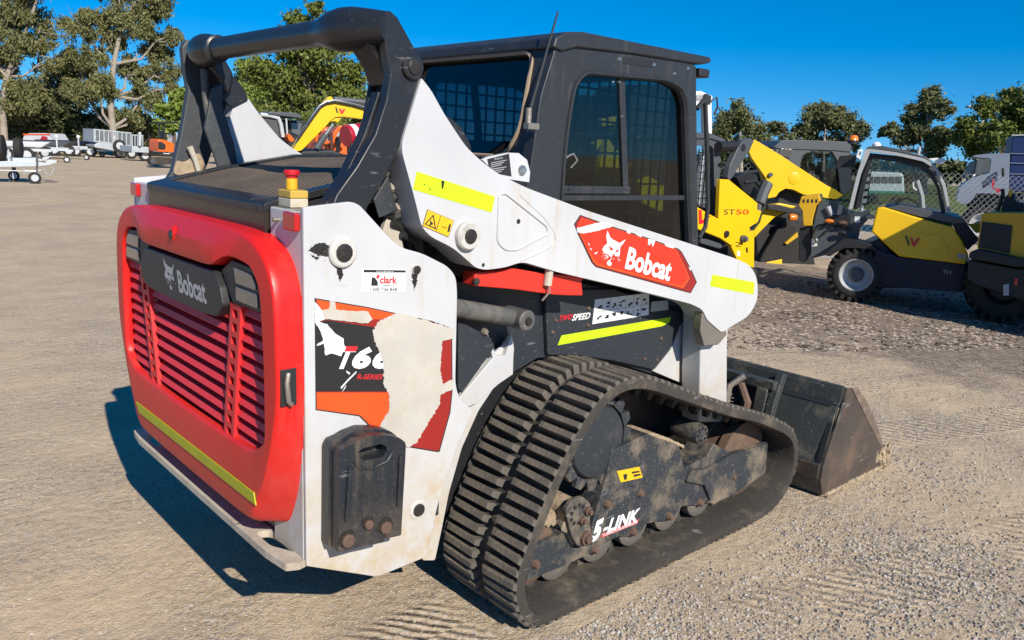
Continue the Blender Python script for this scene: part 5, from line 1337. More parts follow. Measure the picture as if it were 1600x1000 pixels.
tree('roadside_tree', 'wide brown-green tree above the dark grey loader cab', 70, [(1216, 200, 14), (1232, 222, 17), (1282, 182, 24), (1312, 192, 25), (1340, 205, 16), (1262, 210, 22), (1322, 222, 20), (1290, 228, 24), (1250, 240, 16)], [(1286, 292), (1286, 240), (1290, 200)], 'leaf_brown', 'bark_pale', 32000, .13, 9, GRT, .22)
tree('roadside_tree', 'tall open crowned tree with sky gaps behind the grey telehandler roof', 66, [(1450, 156, 21), (1470, 172, 17), (1432, 180, 20), (1394, 203, 13), (1440, 208, 21), (1474, 212, 17), (1414, 218, 17), (1380, 208, 8), (1462, 232, 16)], [(1446, 292), (1446, 240), (1448, 195), (1452, 165)], 'leaf_brown', 'bark_pale', 22000, .125, 10, GRT, .2, spread=.3)
tree('roadside_tree', 'dense green tree behind the lamp post at the right edge', 62, [(1545, 168, 19), (1582, 158, 22), (1604, 182, 28), (1520, 198, 20), (1556, 204, 25), (1594, 222, 25), (1504, 214, 15), (1632, 165, 30), (1530, 232, 20)], [(1566, 296), (1566, 250), (1568, 205)], 'leaf_green', 'bark_brown', 34000, .13, 11, GRT, .24)
GH = 'low shrubs along the far edge of the yard'
hedge = [(1120, 248, 16), (1180, 254, 15), (1240, 258, 14), (1300, 262, 14), (1360, 260, 14), (1420, 264, 14), (1480, 262, 14), (1535, 266, 13), (1590, 268, 14)]
hl = ['behind the grab handle', 'behind the yellow arm peak', 'left behind the dark grey cab', 'right behind the dark grey cab', 'left behind the telehandler cab', 'right behind the telehandler cab', 'behind the chain link fence start', 'behind the truck cab', 'behind the blue truck box']
for i, (px, py, rp) in enumerate(hedge):
    tree('shrub', 'low dark shrub ' + hl[i], 76, [(px, py, rp), (px + 18, py + 2, rp * .9), (px - 16, py + 3, rp * .8), (px + 4, py + 14, rp)], [(px, 286), (px, py)], 'leaf_dark', 'bark_brown', 2600, .26, 30 + i, GH, .12, limbs=False)
for i, (px, py, rp, lb) in enumerate([(10, 205, 20, 'under the gum at the left edge'), (60, 212, 16, 'behind the white boat'), (118, 214, 14, 'behind the white van'), (215, 222, 12, 'behind the rear cage trailer'), (340, 215, 20, 'seen through the left link'), (440, 212, 22, 'behind the dark excavator cab')]):
    tree('shrub', 'low olive shrub ' + lb, 70, [(px, py, rp), (px + 22, py + 2, rp * .9), (px - 20, py + 2, rp * .8)], [(px, 236), (px, py)], 'leaf_dark', 'bark_brown', 2600, .26, 50 + i, 'low shrubs under the gum trees', .12, limbs=False)
# ================================================================== parked machines on the right
paint('mach_yellow', (0.80, 0.50, 0.010), .34, dirt=(0.35, 0.25, 0.1), amount=.05, scale=2, fine=.04)
paint('mach_yellow_dark', (0.62, 0.36, 0.012), .4, dirt=(0.2, 0.14, 0.06), amount=.2, scale=3)
paint('mach_navy', (0.007, 0.011, 0.030), .35, spec=.3, dirt=(0.04, 0.04, 0.05), amount=.05, scale=3)
paint('mach_grey', (0.075, 0.083, 0.090), .42, dirt=(0.2, 0.18, 0.15), amount=.1, scale=3)
paint('mach_lightgrey', (0.40, 0.41, 0.42), .4, dirt=(0.25, 0.22, 0.18), amount=.1, scale=3)
paint('mach_orange', (0.78, 0.13, 0.012), .35, dirt=(0.3, 0.15, 0.08), amount=.08, scale=3)
paint('mach_white', (0.72, 0.73, 0.74), .35, dirt=(0.4, 0.37, 0.32), amount=.08, scale=2)
paint('mach_black', (0.016, 0.016, 0.017), .5, dirt=(0.1, 0.08, 0.06), amount=.2, scale=4)
paint('truck_grey', (0.20, 0.235, 0.29), .35, dirt=(0.3, 0.28, 0.25), amount=.1, scale=1.5)
paint('truck_blue', (0.008, 0.022, 0.095), .45, dirt=(0.1, 0.1, 0.12), amount=.1, scale=1.5)
paint('fence_wire', (0.26, 0.28, 0.29), .5, metal=.3, dirt=(0.2, 0.2, 0.2), amount=.2)
flat('amber', (0.75, 0.20, 0.01), .25, coat=.6)
flat('bus_green', (0.02, 0.25, 0.14), .5)
flat('drum_red', (0.42, 0.012, 0.03), .4, coat=.3)
flat('drum_green', (0.02, 0.40, 0.28), .4)
paint('grass', (0.085, 0.115, 0.025), .9, dirt=(0.20, 0.18, 0.07), amount=.5, scale=1.2, fine=.5, bump=.6, bscale=12, spec=.1)
glass('mach_glass', (0.80, 0.84, 0.84))
glass('mach_glass_dark', (0.50, 0.55, 0.58))
class Rig:
    """a thing standing on the ground: local x to the right of the picture along its flank, y away from the viewer, z up.
    Outlines are read from the photograph on flank planes at a chosen local y"""
    def __init__(s, name, label, cat, g, ang, group=None):
        s.g = Vector((g[0], g[1], 0)); s.a = rad(ang)
        s.u = Vector((math.cos(s.a), math.sin(s.a), 0)); s.n = Vector((-math.sin(s.a), math.cos(s.a), 0))
        s.root = thing(name, label, cat, s.g, s.a, group=group)
    def tr(s, pts, y):
        out = []
        o = s.g + s.n * y
        for px, py in pts:
            d = ray(px, py); q = CAM + d * ((o - CAM).dot(s.n) / d.dot(s.n))
            out.append(((q - s.g).dot(s.u), q.z))
        return out
    def pt(s, px, py, y):
        x, z = s.tr([(px, py)], y)[0]
        return Vector((x, y, z))
    def plate(s, name, pts, y0, y1, mat, parent=None, bevel=.006, r=0, holes=(), seg=2):
        p = s.tr(pts, y0)
        if r: p = rounded(p, r, 4)
        return MB().prism(p, 'y', y0, y1, [s.tr(h, y0) for h in holes]).build(name, mat, parent or s.root, bevel=bevel, seg=seg)
    def tube(s, name, pts, y, rr, mat, parent=None, seg=8, closed=False):
        return MB().tube([s.pt(a, b, y) for a, b in pts], rr, seg, closed).build(name, mat, parent or s.root)
    def text(s, body, p0, p1, p2, y, mat, parent=None, **kw):
        return letter(body, s.pt(*p0, y), s.pt(*p1, y), s.pt(*p2, y), mat, parent or s.root, **kw)
def tyre_wheel(rig, cx, cz, y0, y1, r, rim, lugs=22, parent=None, rimmat='mach_lightgrey'):
    w = MB().lathe((cx, y0, cz), (cx, y1, cz), [(.30, rim * .9), (.03, rim * 1.0), (.0, r * .68), (.02, r * .76), (.08, r * .87), (.2, r * .93), (.8, r * .93), (.92, r * .86), (.98, r * .72), (1, rim)], 36, caps=False).build('wheel', 'tyre', parent or rig.root)
    wd = y1 - y0
    lg = MB()
    for k in range(lugs):
        for s in (0, 1):
            a = 2 * PI * (k + .5 * s) / lugs
            M = Matrix.Translation((cx, 0, cz)) @ Matrix.Rotation(-a, 4, 'Y')
            ya, yb = (y0 + .0, y0 + wd * .55) if s == 0 else (y0 + wd * .45, y1)
            sk = .10 * r * 2.2
            lo, hi = r * .88, r
            t = r * .055
            c0 = 0; c1 = sk * (1 if s == 0 else -1)
            yo, yi = (ya, yb) if s == 0 else (yb, ya)
            v = [(lo * .93, yo, c0 - t), (lo * .93, yo, c0 + t), (lo, yi, sk - t), (lo, yi, sk + t), (hi * .975, yo, c0 - t * .8), (hi * .975, yo, c0 + t * .8), (hi, yi, sk - t * .8), (hi, yi, sk + t * .8)]
            lg.add(v, [(0, 1, 3, 2), (4, 5, 7, 6), (0, 1, 5, 4), (2, 3, 7, 6), (0, 2, 6, 4), (1, 3, 7, 5)], M)
    lg.build('tread', 'tyre', w, smooth=0)
    MB().lathe((cx, y0 + wd * .01, cz), (cx, y0 + wd * .45, cz), [(0, rim), (.03, rim * 1.04), (.1, rim * .95), (.5, rim * .86), (.75, rim * .80), (.8, rim * .5), (.81, 0.01)], 32, caps=False).build('rim', rimmat, w)
    MB().lathe((cx, y0 + wd * .10, cz), (cx, y0 + wd * .40, cz), [(0, rim * .36), (.2, rim * .46), (1, rim * .48)], 20).build('hub', 'mach_grey', w)
    return w

# ---- yellow and navy telehandler
TH = Rig('telehandler', 'yellow and navy telehandler with light grey cab frame and one lugged front wheel showing', 'telehandler', ground(1338, 473), -68)
wc = TH.pt(1337, 432, 0.0)
tyre_wheel(TH, wc.x, .325, 0.0, .26, .325, .185)
tyre_wheel(TH, wc.x + 1.50, .325, 0.16, .42, .325, .185)
tyre_wheel(TH, wc.x, .325, 1.05, 1.31, .325, .185)
k2 = lambda pts: Z(pts, 3.333, 1240, 200)
TH.plate('chassis', [(1330, 392), (1375, 372), (1395, 398), (1520, 410), (1528, 440), (1505, 450), (1380, 450), (1345, 440)], .10, 1.2, 'mach_navy', r=.03, bevel=.02)
TH.plate('lower_panel', k2([(420, 625), (545, 672), (895, 714), (905, 830), (880, 855), (545, 830), (440, 800)]), .015, .09, 'mach_navy', r=.03, bevel=.012)
EC = TH.plate('engine_cover', k2([(405, 540), (435, 415), (470, 412), (640, 465), (830, 515), (880, 590), (912, 665), (895, 712), (550, 670)]), .02, 1.15, 'mach_yellow', r=.02, bevel=.03, seg=4)
TH.plate('hood_top', k2([(470, 408), (560, 405), (880, 468), (900, 495), (965, 580), (905, 640), (880, 590), (835, 510), (640, 462)]), .10, 1.10, 'mach_navy', r=.02, bevel=.03, seg=3)
TH.plate('hood_panel', k2([(560, 402), (690, 425), (880, 470), (900, 492), (840, 500), (650, 460), (480, 414)]), .06, 1.06, 'mach_grey', bevel=.01)
TH.plate('cover_panel', k2([(640, 545), (765, 560), (815, 645), (800, 655), (700, 640)]), .012, .019, 'mach_yellow', EC, r=.02, bevel=.004)
TH.plate('emblem', k2([(580, 562), (590, 562), (605, 608), (597, 614)]), .0105, .0135, 'ink', EC, bevel=0)
TH.plate('emblem', k2([(605, 568), (618, 572), (628, 600), (642, 575), (660, 574), (630, 618), (620, 614)]), .0105, .0135, 'ink_red', EC, bevel=0)
TH.text('WACKER', k2([(714, 628)])[0], k2([(775, 636)])[0], k2([(714, 614)])[0], .0185, 'ink', EC)
TH.text('NEUSON', k2([(714, 640)])[0], k2([(775, 648)])[0], k2([(714, 629)])[0], .0185, 'ink', EC)
TH.text('TH', k2([(775, 758)])[0], k2([(818, 762)])[0], k2([(777, 738)])[0], .0135, 'decal_grey')
TH.plate('sticker', k2([(853, 655), (900, 660), (898, 682), (853, 676)]), .016, .019, 'decal_grey', EC, bevel=0)
# boom base and mudguard
BB = TH.plate('boom_base', k2([(88, 675), (95, 560), (130, 395), (150, 382), (220, 385), (270, 425), (330, 445), (395, 430), (385, 480), (345, 520), (330, 590), (250, 580), (175, 660), (95, 680)]), .30, .62, 'mach_grey', r=.015, bevel=.01)
TH.plate('mudguard', k2([(160, 660), (255, 578), (330, 585), (400, 605), (438, 640), (400, 632), (330, 625), (262, 625), (185, 670)]), -.01, .30, 'mach_black', r=.01, bevel=.008)
TH.plate('coupler', k2([(25, 405), (40, 355), (130, 345), (140, 380), (120, 400), (100, 470), (95, 510), (50, 510), (45, 430)]), .28, .70, 'mach_yellow_dark', BB, bevel=.01)
TH.plate('coupler_post', k2([(30, 520), (92, 515), (90, 640), (60, 700), (25, 690)]), .34, .66, 'mach_black', BB, bevel=.01)
for i in range(4):
    TH.plate('coupler_slot', k2([(48 + i * 22, 372), (58 + i * 22, 370), (58 + i * 22, 388), (48 + i * 22, 390)]), .276, .281, 'ink', BB, bevel=0)
TH.tube('boom_pin', k2([(178, 410), (200, 455)]), .285, .035, 'mach_lightgrey', BB)
TH.plate('valve_block', k2([(205, 455), (300, 450), (300, 500), (260, 520), (205, 505)]), .24, .30, 'mach_black', BB, bevel=.01)
for q, mt in (((185, 485), 'amber'), ((255, 495), 'rust'), ((398, 462), 'mach_lightgrey'), ((250, 545), 'ink')):
    p = TH.pt(*k2([q])[0], .235)
    MB().lathe((p.x - .04, p.y, p.z), (p.x + .05, p.y - .01, p.z), [(0, .02), (.5, .03), (1, .018)], 10).build('fitting', mt, BB)
TH.tube('hydraulic_hose', k2([(120, 600), (100, 560), (115, 530), (170, 495), (210, 470)]), .27, .014, 'hose', BB)
TH.tube('hydraulic_hose', k2([(150, 560), (180, 530), (230, 510), (300, 530)]), .27, .012, 'hose', BB)
TH.plate('sticker', k2([(92, 580), (125, 575), (122, 615), (92, 617)]), .296, .2995, 'decal_white', BB, bevel=0)
TH.plate('sticker', k2([(318, 460), (346, 460), (346, 492), (318, 494)]), .296, .2995, 'decal_white', BB, bevel=0)
# cab
def cabframe(y, nm):
    outer = k2([(285, 425), (330, 240), (372, 112), (400, 108), (540, 128), (680, 158), (740, 195), (790, 290), (822, 450), (806, 450), (775, 300), (732, 211), (672, 174), (540, 144), (400, 124), (350, 240), (304, 422)])
    return TH.plate(nm, outer, y, y + .06, 'mach_lightgrey', r=.01, bevel=.01)
CF = cabframe(.12, 'cab_frame'); 
f2 = TH.plate('cab_frame_far', k2([(310, 425), (345, 240), (382, 128), (540, 145), (680, 172), (740, 210), (785, 300), (810, 450), (790, 450), (765, 305), (725, 232), (670, 192), (540, 165), (400, 150), (365, 240), (335, 420)]), 1.0, 1.05, 'mach_grey', CF, bevel=.01)
TH.plate('cab_roof', k2([(372, 112), (390, 96), (460, 92), (560, 112), (690, 150), (740, 195), (680, 158), (540, 128)]), .12, 1.05, 'mach_grey', CF, bevel=.012)
TH.plate('window_gasket', k2([(320, 420), (362, 250), (398, 140), (540, 160), (668, 190), (722, 228), (760, 305), (792, 445), (770, 445), (745, 310), (705, 245), (655, 208), (540, 178), (412, 160), (385, 250), (345, 415)]), .19, .21, 'mach_black', CF, bevel=.004)
TH.plate('side_window', k2([(345, 415), (385, 250), (412, 160), (540, 178), (655, 208), (705, 245), (745, 310), (770, 445), (480, 440)]), .20, .204, 'mach_glass', CF, bevel=0)
TH.plate('far_window', k2([(345, 415), (385, 250), (412, 165), (540, 178), (655, 208), (705, 245), (745, 310), (770, 445), (480, 440)]), 1.06, 1.064, 'mach_glass', CF, bevel=0)
TH.tube('inner_rail', k2([(600, 200), (640, 270), (665, 350), (672, 420)]), .5, .03, 'mach_lightgrey', CF)
TH.tube('grab_rail', k2([(640, 325), (625, 315), (620, 290), (630, 268)]), .45, .012, 'decal_white', CF)
TH.tube('steering_wheel', k2([(535, 400), (550, 375), (590, 365), (640, 385), (655, 412)]), .45, .014, 'mach_black', CF)
TH.plate('windscreen', k2([(180, 355), (225, 215), (300, 130), (360, 115), (330, 240), (290, 400), (280, 425), (200, 420)]), .50, .506, 'mach_glass_dark', CF, bevel=0)
TH.plate('front_visor', k2([(215, 205), (240, 145), (330, 140), (315, 205)]), .30, .34, 'mach_black', CF, bevel=.005)
TH.plate('label_strip', k2([(388, 175), (412, 172), (385, 400), (358, 405)]), .215, .225, 'mach_black', CF, bevel=0)
for i in range(6):
    TH.plate('label', k2([(388 - i * 5, 180 + i * 38), (408 - i * 5, 178 + i * 38), (404 - i * 5, 200 + i * 38), (384 - i * 5, 202 + i * 38)]), .211, .2145, 'decal_grey', CF, bevel=0)
TH.plate('lamp_bracket', k2([(325, 150), (340, 110), (362, 112), (345, 165)]), .08, .118, 'decal_white', CF, bevel=.003, holes=[k2([(338, 140), (344, 122), (352, 124), (346, 146)])])
TH.plate('rear_bracket', k2([(700, 160), (745, 155), (800, 168), (775, 185), (765, 190)]), .13, .20, 'decal_white', CF, bevel=.004)
p = TH.pt(*k2([(312, 60)])[0], .4)
MB().cyl(p + Vector((0, 0, -.13)), p + Vector((0, 0, -.05)), .012, 8).build('beacon_stalk', 'mach_black', CF)
MB().cyl(p + Vector((0, 0, -.05)), p + Vector((0, 0, -.01)), .062, 16).build('beacon_base', 'mach_black', CF)
MB().lathe(p + Vector((0, 0, -.01)), p + Vector((0, 0, .05)), [(0, .06), (.7, .05), (1, .03)], 16).build('beacon', 'amber', CF)
p = TH.pt(*k2([(433, 86)])[0], .5)
MB().lathe(p + Vector((0, 0, -.03)), p + Vector((0, 0, .03)), [(0, .05), (.6, .05), (1, .02)], 14).build('roof_cap', 'decal_white', CF)
p = TH.pt(*k2([(652, 120)])[0], .5)
MB().cyl(p + Vector((0, 0, -.1)), p + Vector((0, 0, .05)), .02, 10).build('exhaust_stub', 'mach_lightgrey', CF)
TH.plate('rear_tow_eye', k2([(905, 500), (940, 498), (960, 485), (972, 490), (970, 540), (955, 550)]), .55, .60, 'mach_yellow', r=.01, holes=[k2([(955, 492), (963, 492), (963, 500), (955, 500)])])

# ---- yellow track loader parked side on (lettering on its flank), and the one behind it
k1 = lambda pts: Z(pts, 4.0, 1080, 200)
S1 = Rig('yellow_loader', 'bright yellow track loader with black and red numbering on its flank', 'track loader', ground(1150, 458), -2, 'yellow loaders in a row')
S1.plate('body', [(960, 420), (965, 300), (1000, 290), (1120, 330), (1170, 400), (1175, 428), (1000, 430)], .40, 1.3, 'mach_black', bevel=.02)
S1.plate('rear_upright', k1([(180, 320), (235, 322), (415, 470), (412, 510), (440, 520), (415, 590), (365, 620), (360, 650), (395, 640), (392, 900), (300, 850), (250, 740), (180, 640), (170, 560)]), .0, .05, 'mach_yellow', r=.01, bevel=.012)
S1.plate('rear_upright_far', k1([(180, 320), (235, 322), (415, 470), (412, 510), (440, 520), (415, 590), (365, 620), (392, 900), (300, 850), (180, 640), (170, 560)]), 1.35, 1.40, 'mach_yellow', r=.01, bevel=.012)
SA = S1.plate('lower_arm', k1([(-330, 330), (-260, 300), (0, 470), (110, 535), (215, 590), (275, 620), (290, 660), (260, 740), (185, 690), (60, 640), (-80, 580), (-300, 470)]), -.05, -.005, 'mach_yellow', r=.012, bevel=.012)
for q, r_, mt in (((218, 662), .038, 'mach_black'), ((340, 695), .03, 'mach_grey')):
    p = S1.pt(*k1([q])[0], -.055)
    MB().lathe((p.x, -.002, p.z), (p.x, -.075, p.z), [(0, r_ * 1.5), (.6, r_ * 1.45), (.62, r_), (1, r_)], 18).build('pivot_pin', mt, SA)
S1.plate('hole', k1([(342, 750), (352, 745), (356, 775), (347, 782)]), -.004, .0, 'ink', bevel=0)
S1.text('ST', k1([(202, 542)])[0], k1([(272, 542)])[0], k1([(205, 508)])[0], -.0015, 'ink')
S1.text('50', k1([(278, 542)])[0], k1([(360, 542)])[0], k1([(280, 508)])[0], -.0015, 'decal_orange', bold=.02)
S1.text('2', k1([(274, 740)])[0], k1([(310, 742)])[0], k1([(276, 712)])[0], -.0015, 'ink')
S1.plate('emblem', k1([(48, 510), (66, 512), (68, 580), (105, 545), (120, 552), (72, 598), (50, 600)]), -.056, -.051, 'ink_red', SA, bevel=0)
S1.plate('sticker', k1([(288, 770), (305, 770), (305, 800), (288, 800)]), -.004, 0, 'decal_white', bevel=0)
# rear link, its cylinder and pins
RL = S1.plate('rear_link', k1([(228, 310), (240, 240), (300, 110), (330, 75), (375, 62), (392, 85), (360, 150), (300, 240), (265, 300), (240, 330)]), .06, .14, 'mach_grey', r=.01, bevel=.01)
p = S1.pt(*k1([(325, 122)])[0], .06); MB().cyl((p.x, .062, p.z), (p.x, .05, p.z), .04, 16).build('pivot_pin', 'ink', RL)
S1.tube('cross_bar', k1([(170, 118), (300, 112)]), .12, .06, 'mach_black', RL)
S1.tube('lift_cylinder', k1([(475, 345), (445, 410), (425, 470)]), .08, .075, 'mach_grey')
S1.tube('cylinder_rod', k1([(425, 470), (410, 560)]), .08, .035, 'chrome')
for i, q in enumerate([[(230, 170), (270, 200), (260, 250)], [(330, 340), (400, 330), (430, 370)], [(380, 380), (410, 360), (400, 430)], [(280, 300), (330, 280), (410, 270)]]):
    S1.tube('hydraulic_hose', k1(q), .2 + .05 * i, .022, 'hose')
S1.plate('hydraulic_block', k1([(285, 310), (330, 280), (410, 290), (440, 400), (400, 440), (330, 400)]), .25, .5, 'mach_black', bevel=.01)
# cab
SC = S1.plate('cab', k1([(-340, 560), (-330, 80), (-300, 40), (120, 38), (215, 75), (210, 100), (178, 110), (192, 400), (195, 570), (150, 560), (140, 130), (120, 110), (-260, 110), (-270, 560)]), .18, .26, 'mach_grey', r=.012, bevel=.01)
S1.plate('cab_far', k1([(-340, 560), (-330, 80), (-300, 40), (120, 38), (215, 75), (210, 100), (178, 110), (192, 400), (195, 570), (150, 560), (140, 130), (120, 110), (-260, 110), (-270, 560)]), 1.1, 1.18, 'mach_grey', SC, r=.012, bevel=.01)
S1.plate('cab_roof', k1([(-345, 80), (-320, 35), (120, 30), (218, 70), (212, 98), (120, 70), (-300, 72)]), .16, 1.2, 'mach_grey', SC, bevel=.02, seg=3)
gm = MB()
a0, b0 = S1.pt(*k1([(-260, 110)])[0], .2), S1.pt(*k1([(150, 560)])[0], .2)
x = a0.x
while x < b0.x: gm.box(x - .005, x + .005, .225, .235, b0.z, a0.z); x += .075
z = b0.z
while z < a0.z: gm.box(a0.x, b0.x, .236, .246, z - .005, z + .005); z += .075
gm.build('window_guard', 'mach_black', SC, smooth=0)
S1.tube('grab_handle', k1([(180, 225), (205, 220), (225, 250), (235, 470), (225, 488), (195, 485)]), .15, .016, 'mach_black', SC)
S1.tube('mirror_handle', k1([(192, 345), (210, 380), (205, 420), (188, 430)]), .15, .012, 'mach_black', SC)
S1.plate('track', [(985, 436), (1000, 405), (1130, 402), (1185, 420), (1182, 440), (1140, 452), (1000, 452)], -.02, .36, 'rubber', r=.08, bevel=.02)
S1.plate('cylinder_cover', k1([(60, 690), (100, 695), (190, 725), (200, 745), (180, 755), (60, 720)]), -.11, -.055, 'mach_grey', SA, bevel=.01)

S2 = Rig('yellow_loader', 'yellow loader with a dark grey cab and raised arm sloping down to the telehandler', 'track loader', (10.7, 4.5), -38, 'yellow loaders in a row')
A2 = S2.plate('lift_arm', k1([(392, 72), (420, 85), (560, 170), (650, 230), (850, 360), (900, 385), (950, 420), (900, 445), (700, 415), (640, 385), (590, 378), (550, 400), (530, 430), (480, 440), (482, 350), (465, 310), (430, 260), (380, 190), (362, 150)]), .40, .52, 'mach_yellow', r=.01, bevel=.014)
S2.plate('lift_arm_far', k1([(392, 72), (560, 170), (850, 360), (950, 420), (700, 415), (590, 378), (480, 440), (430, 260), (362, 150)]), 1.5, 1.6, 'mach_yellow', A2, bevel=.012)
p = S2.pt(*k1([(645, 315)])[0], .4); MB().lathe((p.x, .401, p.z), (p.x, .392, p.z), [(0, .10), (.7, .098), (1, .09)], 24).build('pressed_disc', 'mach_yellow', A2)
p = S2.pt(*k1([(492, 292)])[0], .4); MB().cyl((p.x, .402, p.z), (p.x, .36, p.z), .035, 14).build('pivot_pin', 'mach_grey', A2)
S2.plate('rear_arm', k1([(430, 590), (450, 520), (480, 480), (560, 470), (660, 490), (600, 520), (520, 560), (440, 640), (395, 690), (392, 640)]), .42, .52, 'mach_yellow', bevel=.012)
S2.plate('side_step', k1([(480, 480), (540, 478), (690, 515), (690, 545), (480, 510)]), .30, .40, 'mach_black', bevel=.01)
S2.plate('body', k1([(400, 650), (500, 560), (560, 400), (640, 390), (760, 440), (800, 700), (700, 900), (420, 900)]), .60, 1.5, 'mach_black', bevel=.02)
S2.plate('frame_plate', k1([(470, 840), (570, 820), (565, 910), (465, 890)]), .38, .42, 'mach_yellow', bevel=.01)
S2.plate('frame_bar', k1([(585, 720), (665, 650), (670, 680), (600, 730)]), .40, .46, 'mach_yellow_dark', bevel=.01)
S2.plate('track', k1([(400, 960), (430, 820), (560, 600), (640, 590), (760, 760), (800, 960)]), .45, .80, 'tyre', r=.1, bevel=.03)
C2 = S2.plate('cab', k1([(520, 500), (525, 110), (560, 85), (640, 78), (980, 90), (1000, 120), (1005, 380), (960, 420), (930, 400), (910, 200), (880, 150), (760, 140), (700, 170), (680, 240), (660, 480)]), .72, .82, 'mach_grey', r=.03, bevel=.015)
S2.plate('cab_roof', k1([(515, 120), (560, 80), (640, 74), (985, 86), (1005, 118), (1000, 150), (900, 140), (560, 130)]), .70, 1.7, 'mach_grey', C2, r=.02, bevel=.03, seg=3)
S2.plate('side_window', k1([(665, 480), (685, 240), (700, 172), (760, 142), (880, 152), (910, 200), (935, 420)]), .76, .765, 'mach_glass_dark', C2, bevel=0)
S2.plate('rear_window', k1([(545, 170), (560, 130), (635, 132), (620, 190)]), .705, .715, 'lamp_lens', C2, bevel=.003)
p = S2.pt(*k1([(640, 560)])[0], .25); MB().lathe((p.x - .06, .28, p.z), (p.x + .06, .28, p.z), [(0, .05), (.5, .06), (1, .045)], 12).build('side_lamp', 'amber', S2.root)
gm = MB()
a0, b0 = S2.pt(*k1([(670, 150)])[0], .8), S2.pt(*k1([(930, 420)])[0], .8)
x = a0.x
while x < b0.x: gm.box(x - .004, x + .004, .80, .81, b0.z, a0.z); x += .07
z = b0.z
while z < a0.z: gm.box(a0.x, b0.x, .811, .82, z - .004, z + .004); z += .07
gm.build('window_guard', 'mach_black', C2, smooth=0)
# ---- yellow loader glimpsed through the side window of the foreground machine
S3 = Rig('yellow_loader', 'yellow loader glimpsed through the side window of the white loader', 'track loader', ground(960, 425), -2, 'yellow loaders in a row')
S3.plate('rear_upright', [(932, 330), (938, 252), (950, 215), (958, 228), (975, 244), (978, 262), (1010, 282), (1045, 300), (1048, 330), (990, 345)], .0, .08, 'mach_yellow', r=.01, bevel=.01)
S3.plate('lift_arm', [(985, 256), (1000, 268), (1045, 300), (1040, 312), (985, 285)], -.10, -.01, 'mach_yellow', bevel=.01)
S3.plate('body', [(880, 420), (885, 275), (930, 262), (1050, 300), (1060, 420)], .12, 1.2, 'mach_black', bevel=.02)
S3.plate('cab', [(984, 330), (986, 150), (1000, 132), (1078, 134), (1084, 330)], .4, 1.2, 'mach_grey', bevel=.02)
S3.plate('cab_window', [(996, 250), (998, 160), (1006, 146), (1068, 148), (1074, 250)], .385, .399, 'lamp_lens', bevel=.004)
S3.plate('engine_hood', [(872, 420), (876, 170), (890, 150), (926, 148), (932, 200), (945, 300), (945, 420)], .5, 1.3, 'mach_black', r=.05, bevel=.03)
for i, (a, b) in enumerate((((940, 186), (975, 180)), ((930, 225), (960, 190)))):
    S3.plate('arm_link', [(a[0], a[1]), (b[0], b[1]), (b[0] + 2, b[1] + 12), (a[0] + 2, a[1] + 12)], .05 + .2 * i, .15 + .2 * i, 'mach_yellow', bevel=.01)
# ---- white cab standing behind
WC = Rig('excavator_cab', 'white cab corner with lamp showing above the yellow loader', 'excavator', depth(1085, 260, 16.5), -20)
WC.plate('cab', [(1040, 262), (1044, 150), (1095, 146), (1112, 150), (1113, 258), (1102, 262), (1100, 165), (1056, 165), (1054, 262)], 0, .12, 'mach_white', r=.03, bevel=.01)
WC.plate('window', [(1056, 165), (1100, 165), (1102, 262), (1054, 262)], .05, .055, 'mach_glass', bevel=0)
WC.plate('base', [(1030, 360), (1035, 262), (1120, 262), (1125, 360)], 0, 1.4, 'mach_grey', bevel=.03)
WC.plate('cab_far', [(1040, 262), (1044, 150), (1112, 150), (1113, 258), (1104, 262), (1100, 165), (1056, 165), (1054, 262)], 1.2, 1.3, 'mach_white', r=.03, bevel=.01)
WC.plate('roof', [(1040, 158), (1046, 146), (1095, 142), (1114, 150), (1113, 160)], 0, 1.3, 'mach_white', bevel=.02)
WC.tube('lamp_stalk', [(1108, 160), (1120, 152), (1121, 168), (1116, 178)], -.05, .02, 'mach_black')
WC.plate('work_lamp', [(1100, 160), (1104, 146), (1112, 150), (1110, 164)], -.10, -.01, 'mach_black', bevel=.01)

# ---- yellow dumper cut by the right edge
k7 = lambda pts: Z(pts, 2.94, 1450, 200)
DU = Rig('dumper', 'amber yellow dumper with a black grille cut off by the right edge', 'dumper', ground(1560, 512), -80)
DB = DU.plate('engine_cover', k7([(225, 560), (245, 400), (262, 388), (480, 390), (520, 420), (520, 620), (440, 600)]), .0, .8, 'mach_yellow_dark', r=.03, bevel=.03, seg=3)
DU.plate('grille', k7([(232, 548), (248, 430), (388, 448), (375, 578)]), -.012, -.001, 'mach_black', DB, bevel=.004)
for i in range(6):
    DU.plate('grille_slat', k7([(252 + i * 23, 440 + i * 2), (258 + i * 23, 441 + i * 2), (246 + i * 23, 548 + i * 4), (240 + i * 23, 547 + i * 4)]), -.02, -.0125, 'plastic_black', DB, bevel=0)
DU.plate('deck', k7([(190, 570), (230, 555), (440, 600), (530, 612), (530, 650), (400, 640), (185, 600)]), -.08, .9, 'mach_black', bevel=.02)
DU.plate('rear_frame', k7([(185, 605), (400, 645), (530, 655), (530, 800), (420, 790), (370, 770), (215, 720), (180, 690)]), .04, .85, 'mach_black', r=.02, bevel=.02)
DU.plate('tail_lamp', k7([(398, 690), (412, 690), (410, 725), (396, 725)]), .02, .039, 'lens_red', bevel=.004)
DU.plate('bracket', k7([(345, 720), (372, 715), (372, 770), (345, 770)]), .02, .039, 'decal_grey', bevel=.004)
c = DU.pt(*k7([(330, 760)])[0], .1); tyre_wheel(DU, c.x, .40, .30, .62, .40, .2, rimmat='mach_black')
tyre_wheel(DU, c.x + 1.5, .40, .08, .42, .40, .2, rimmat='mach_black')
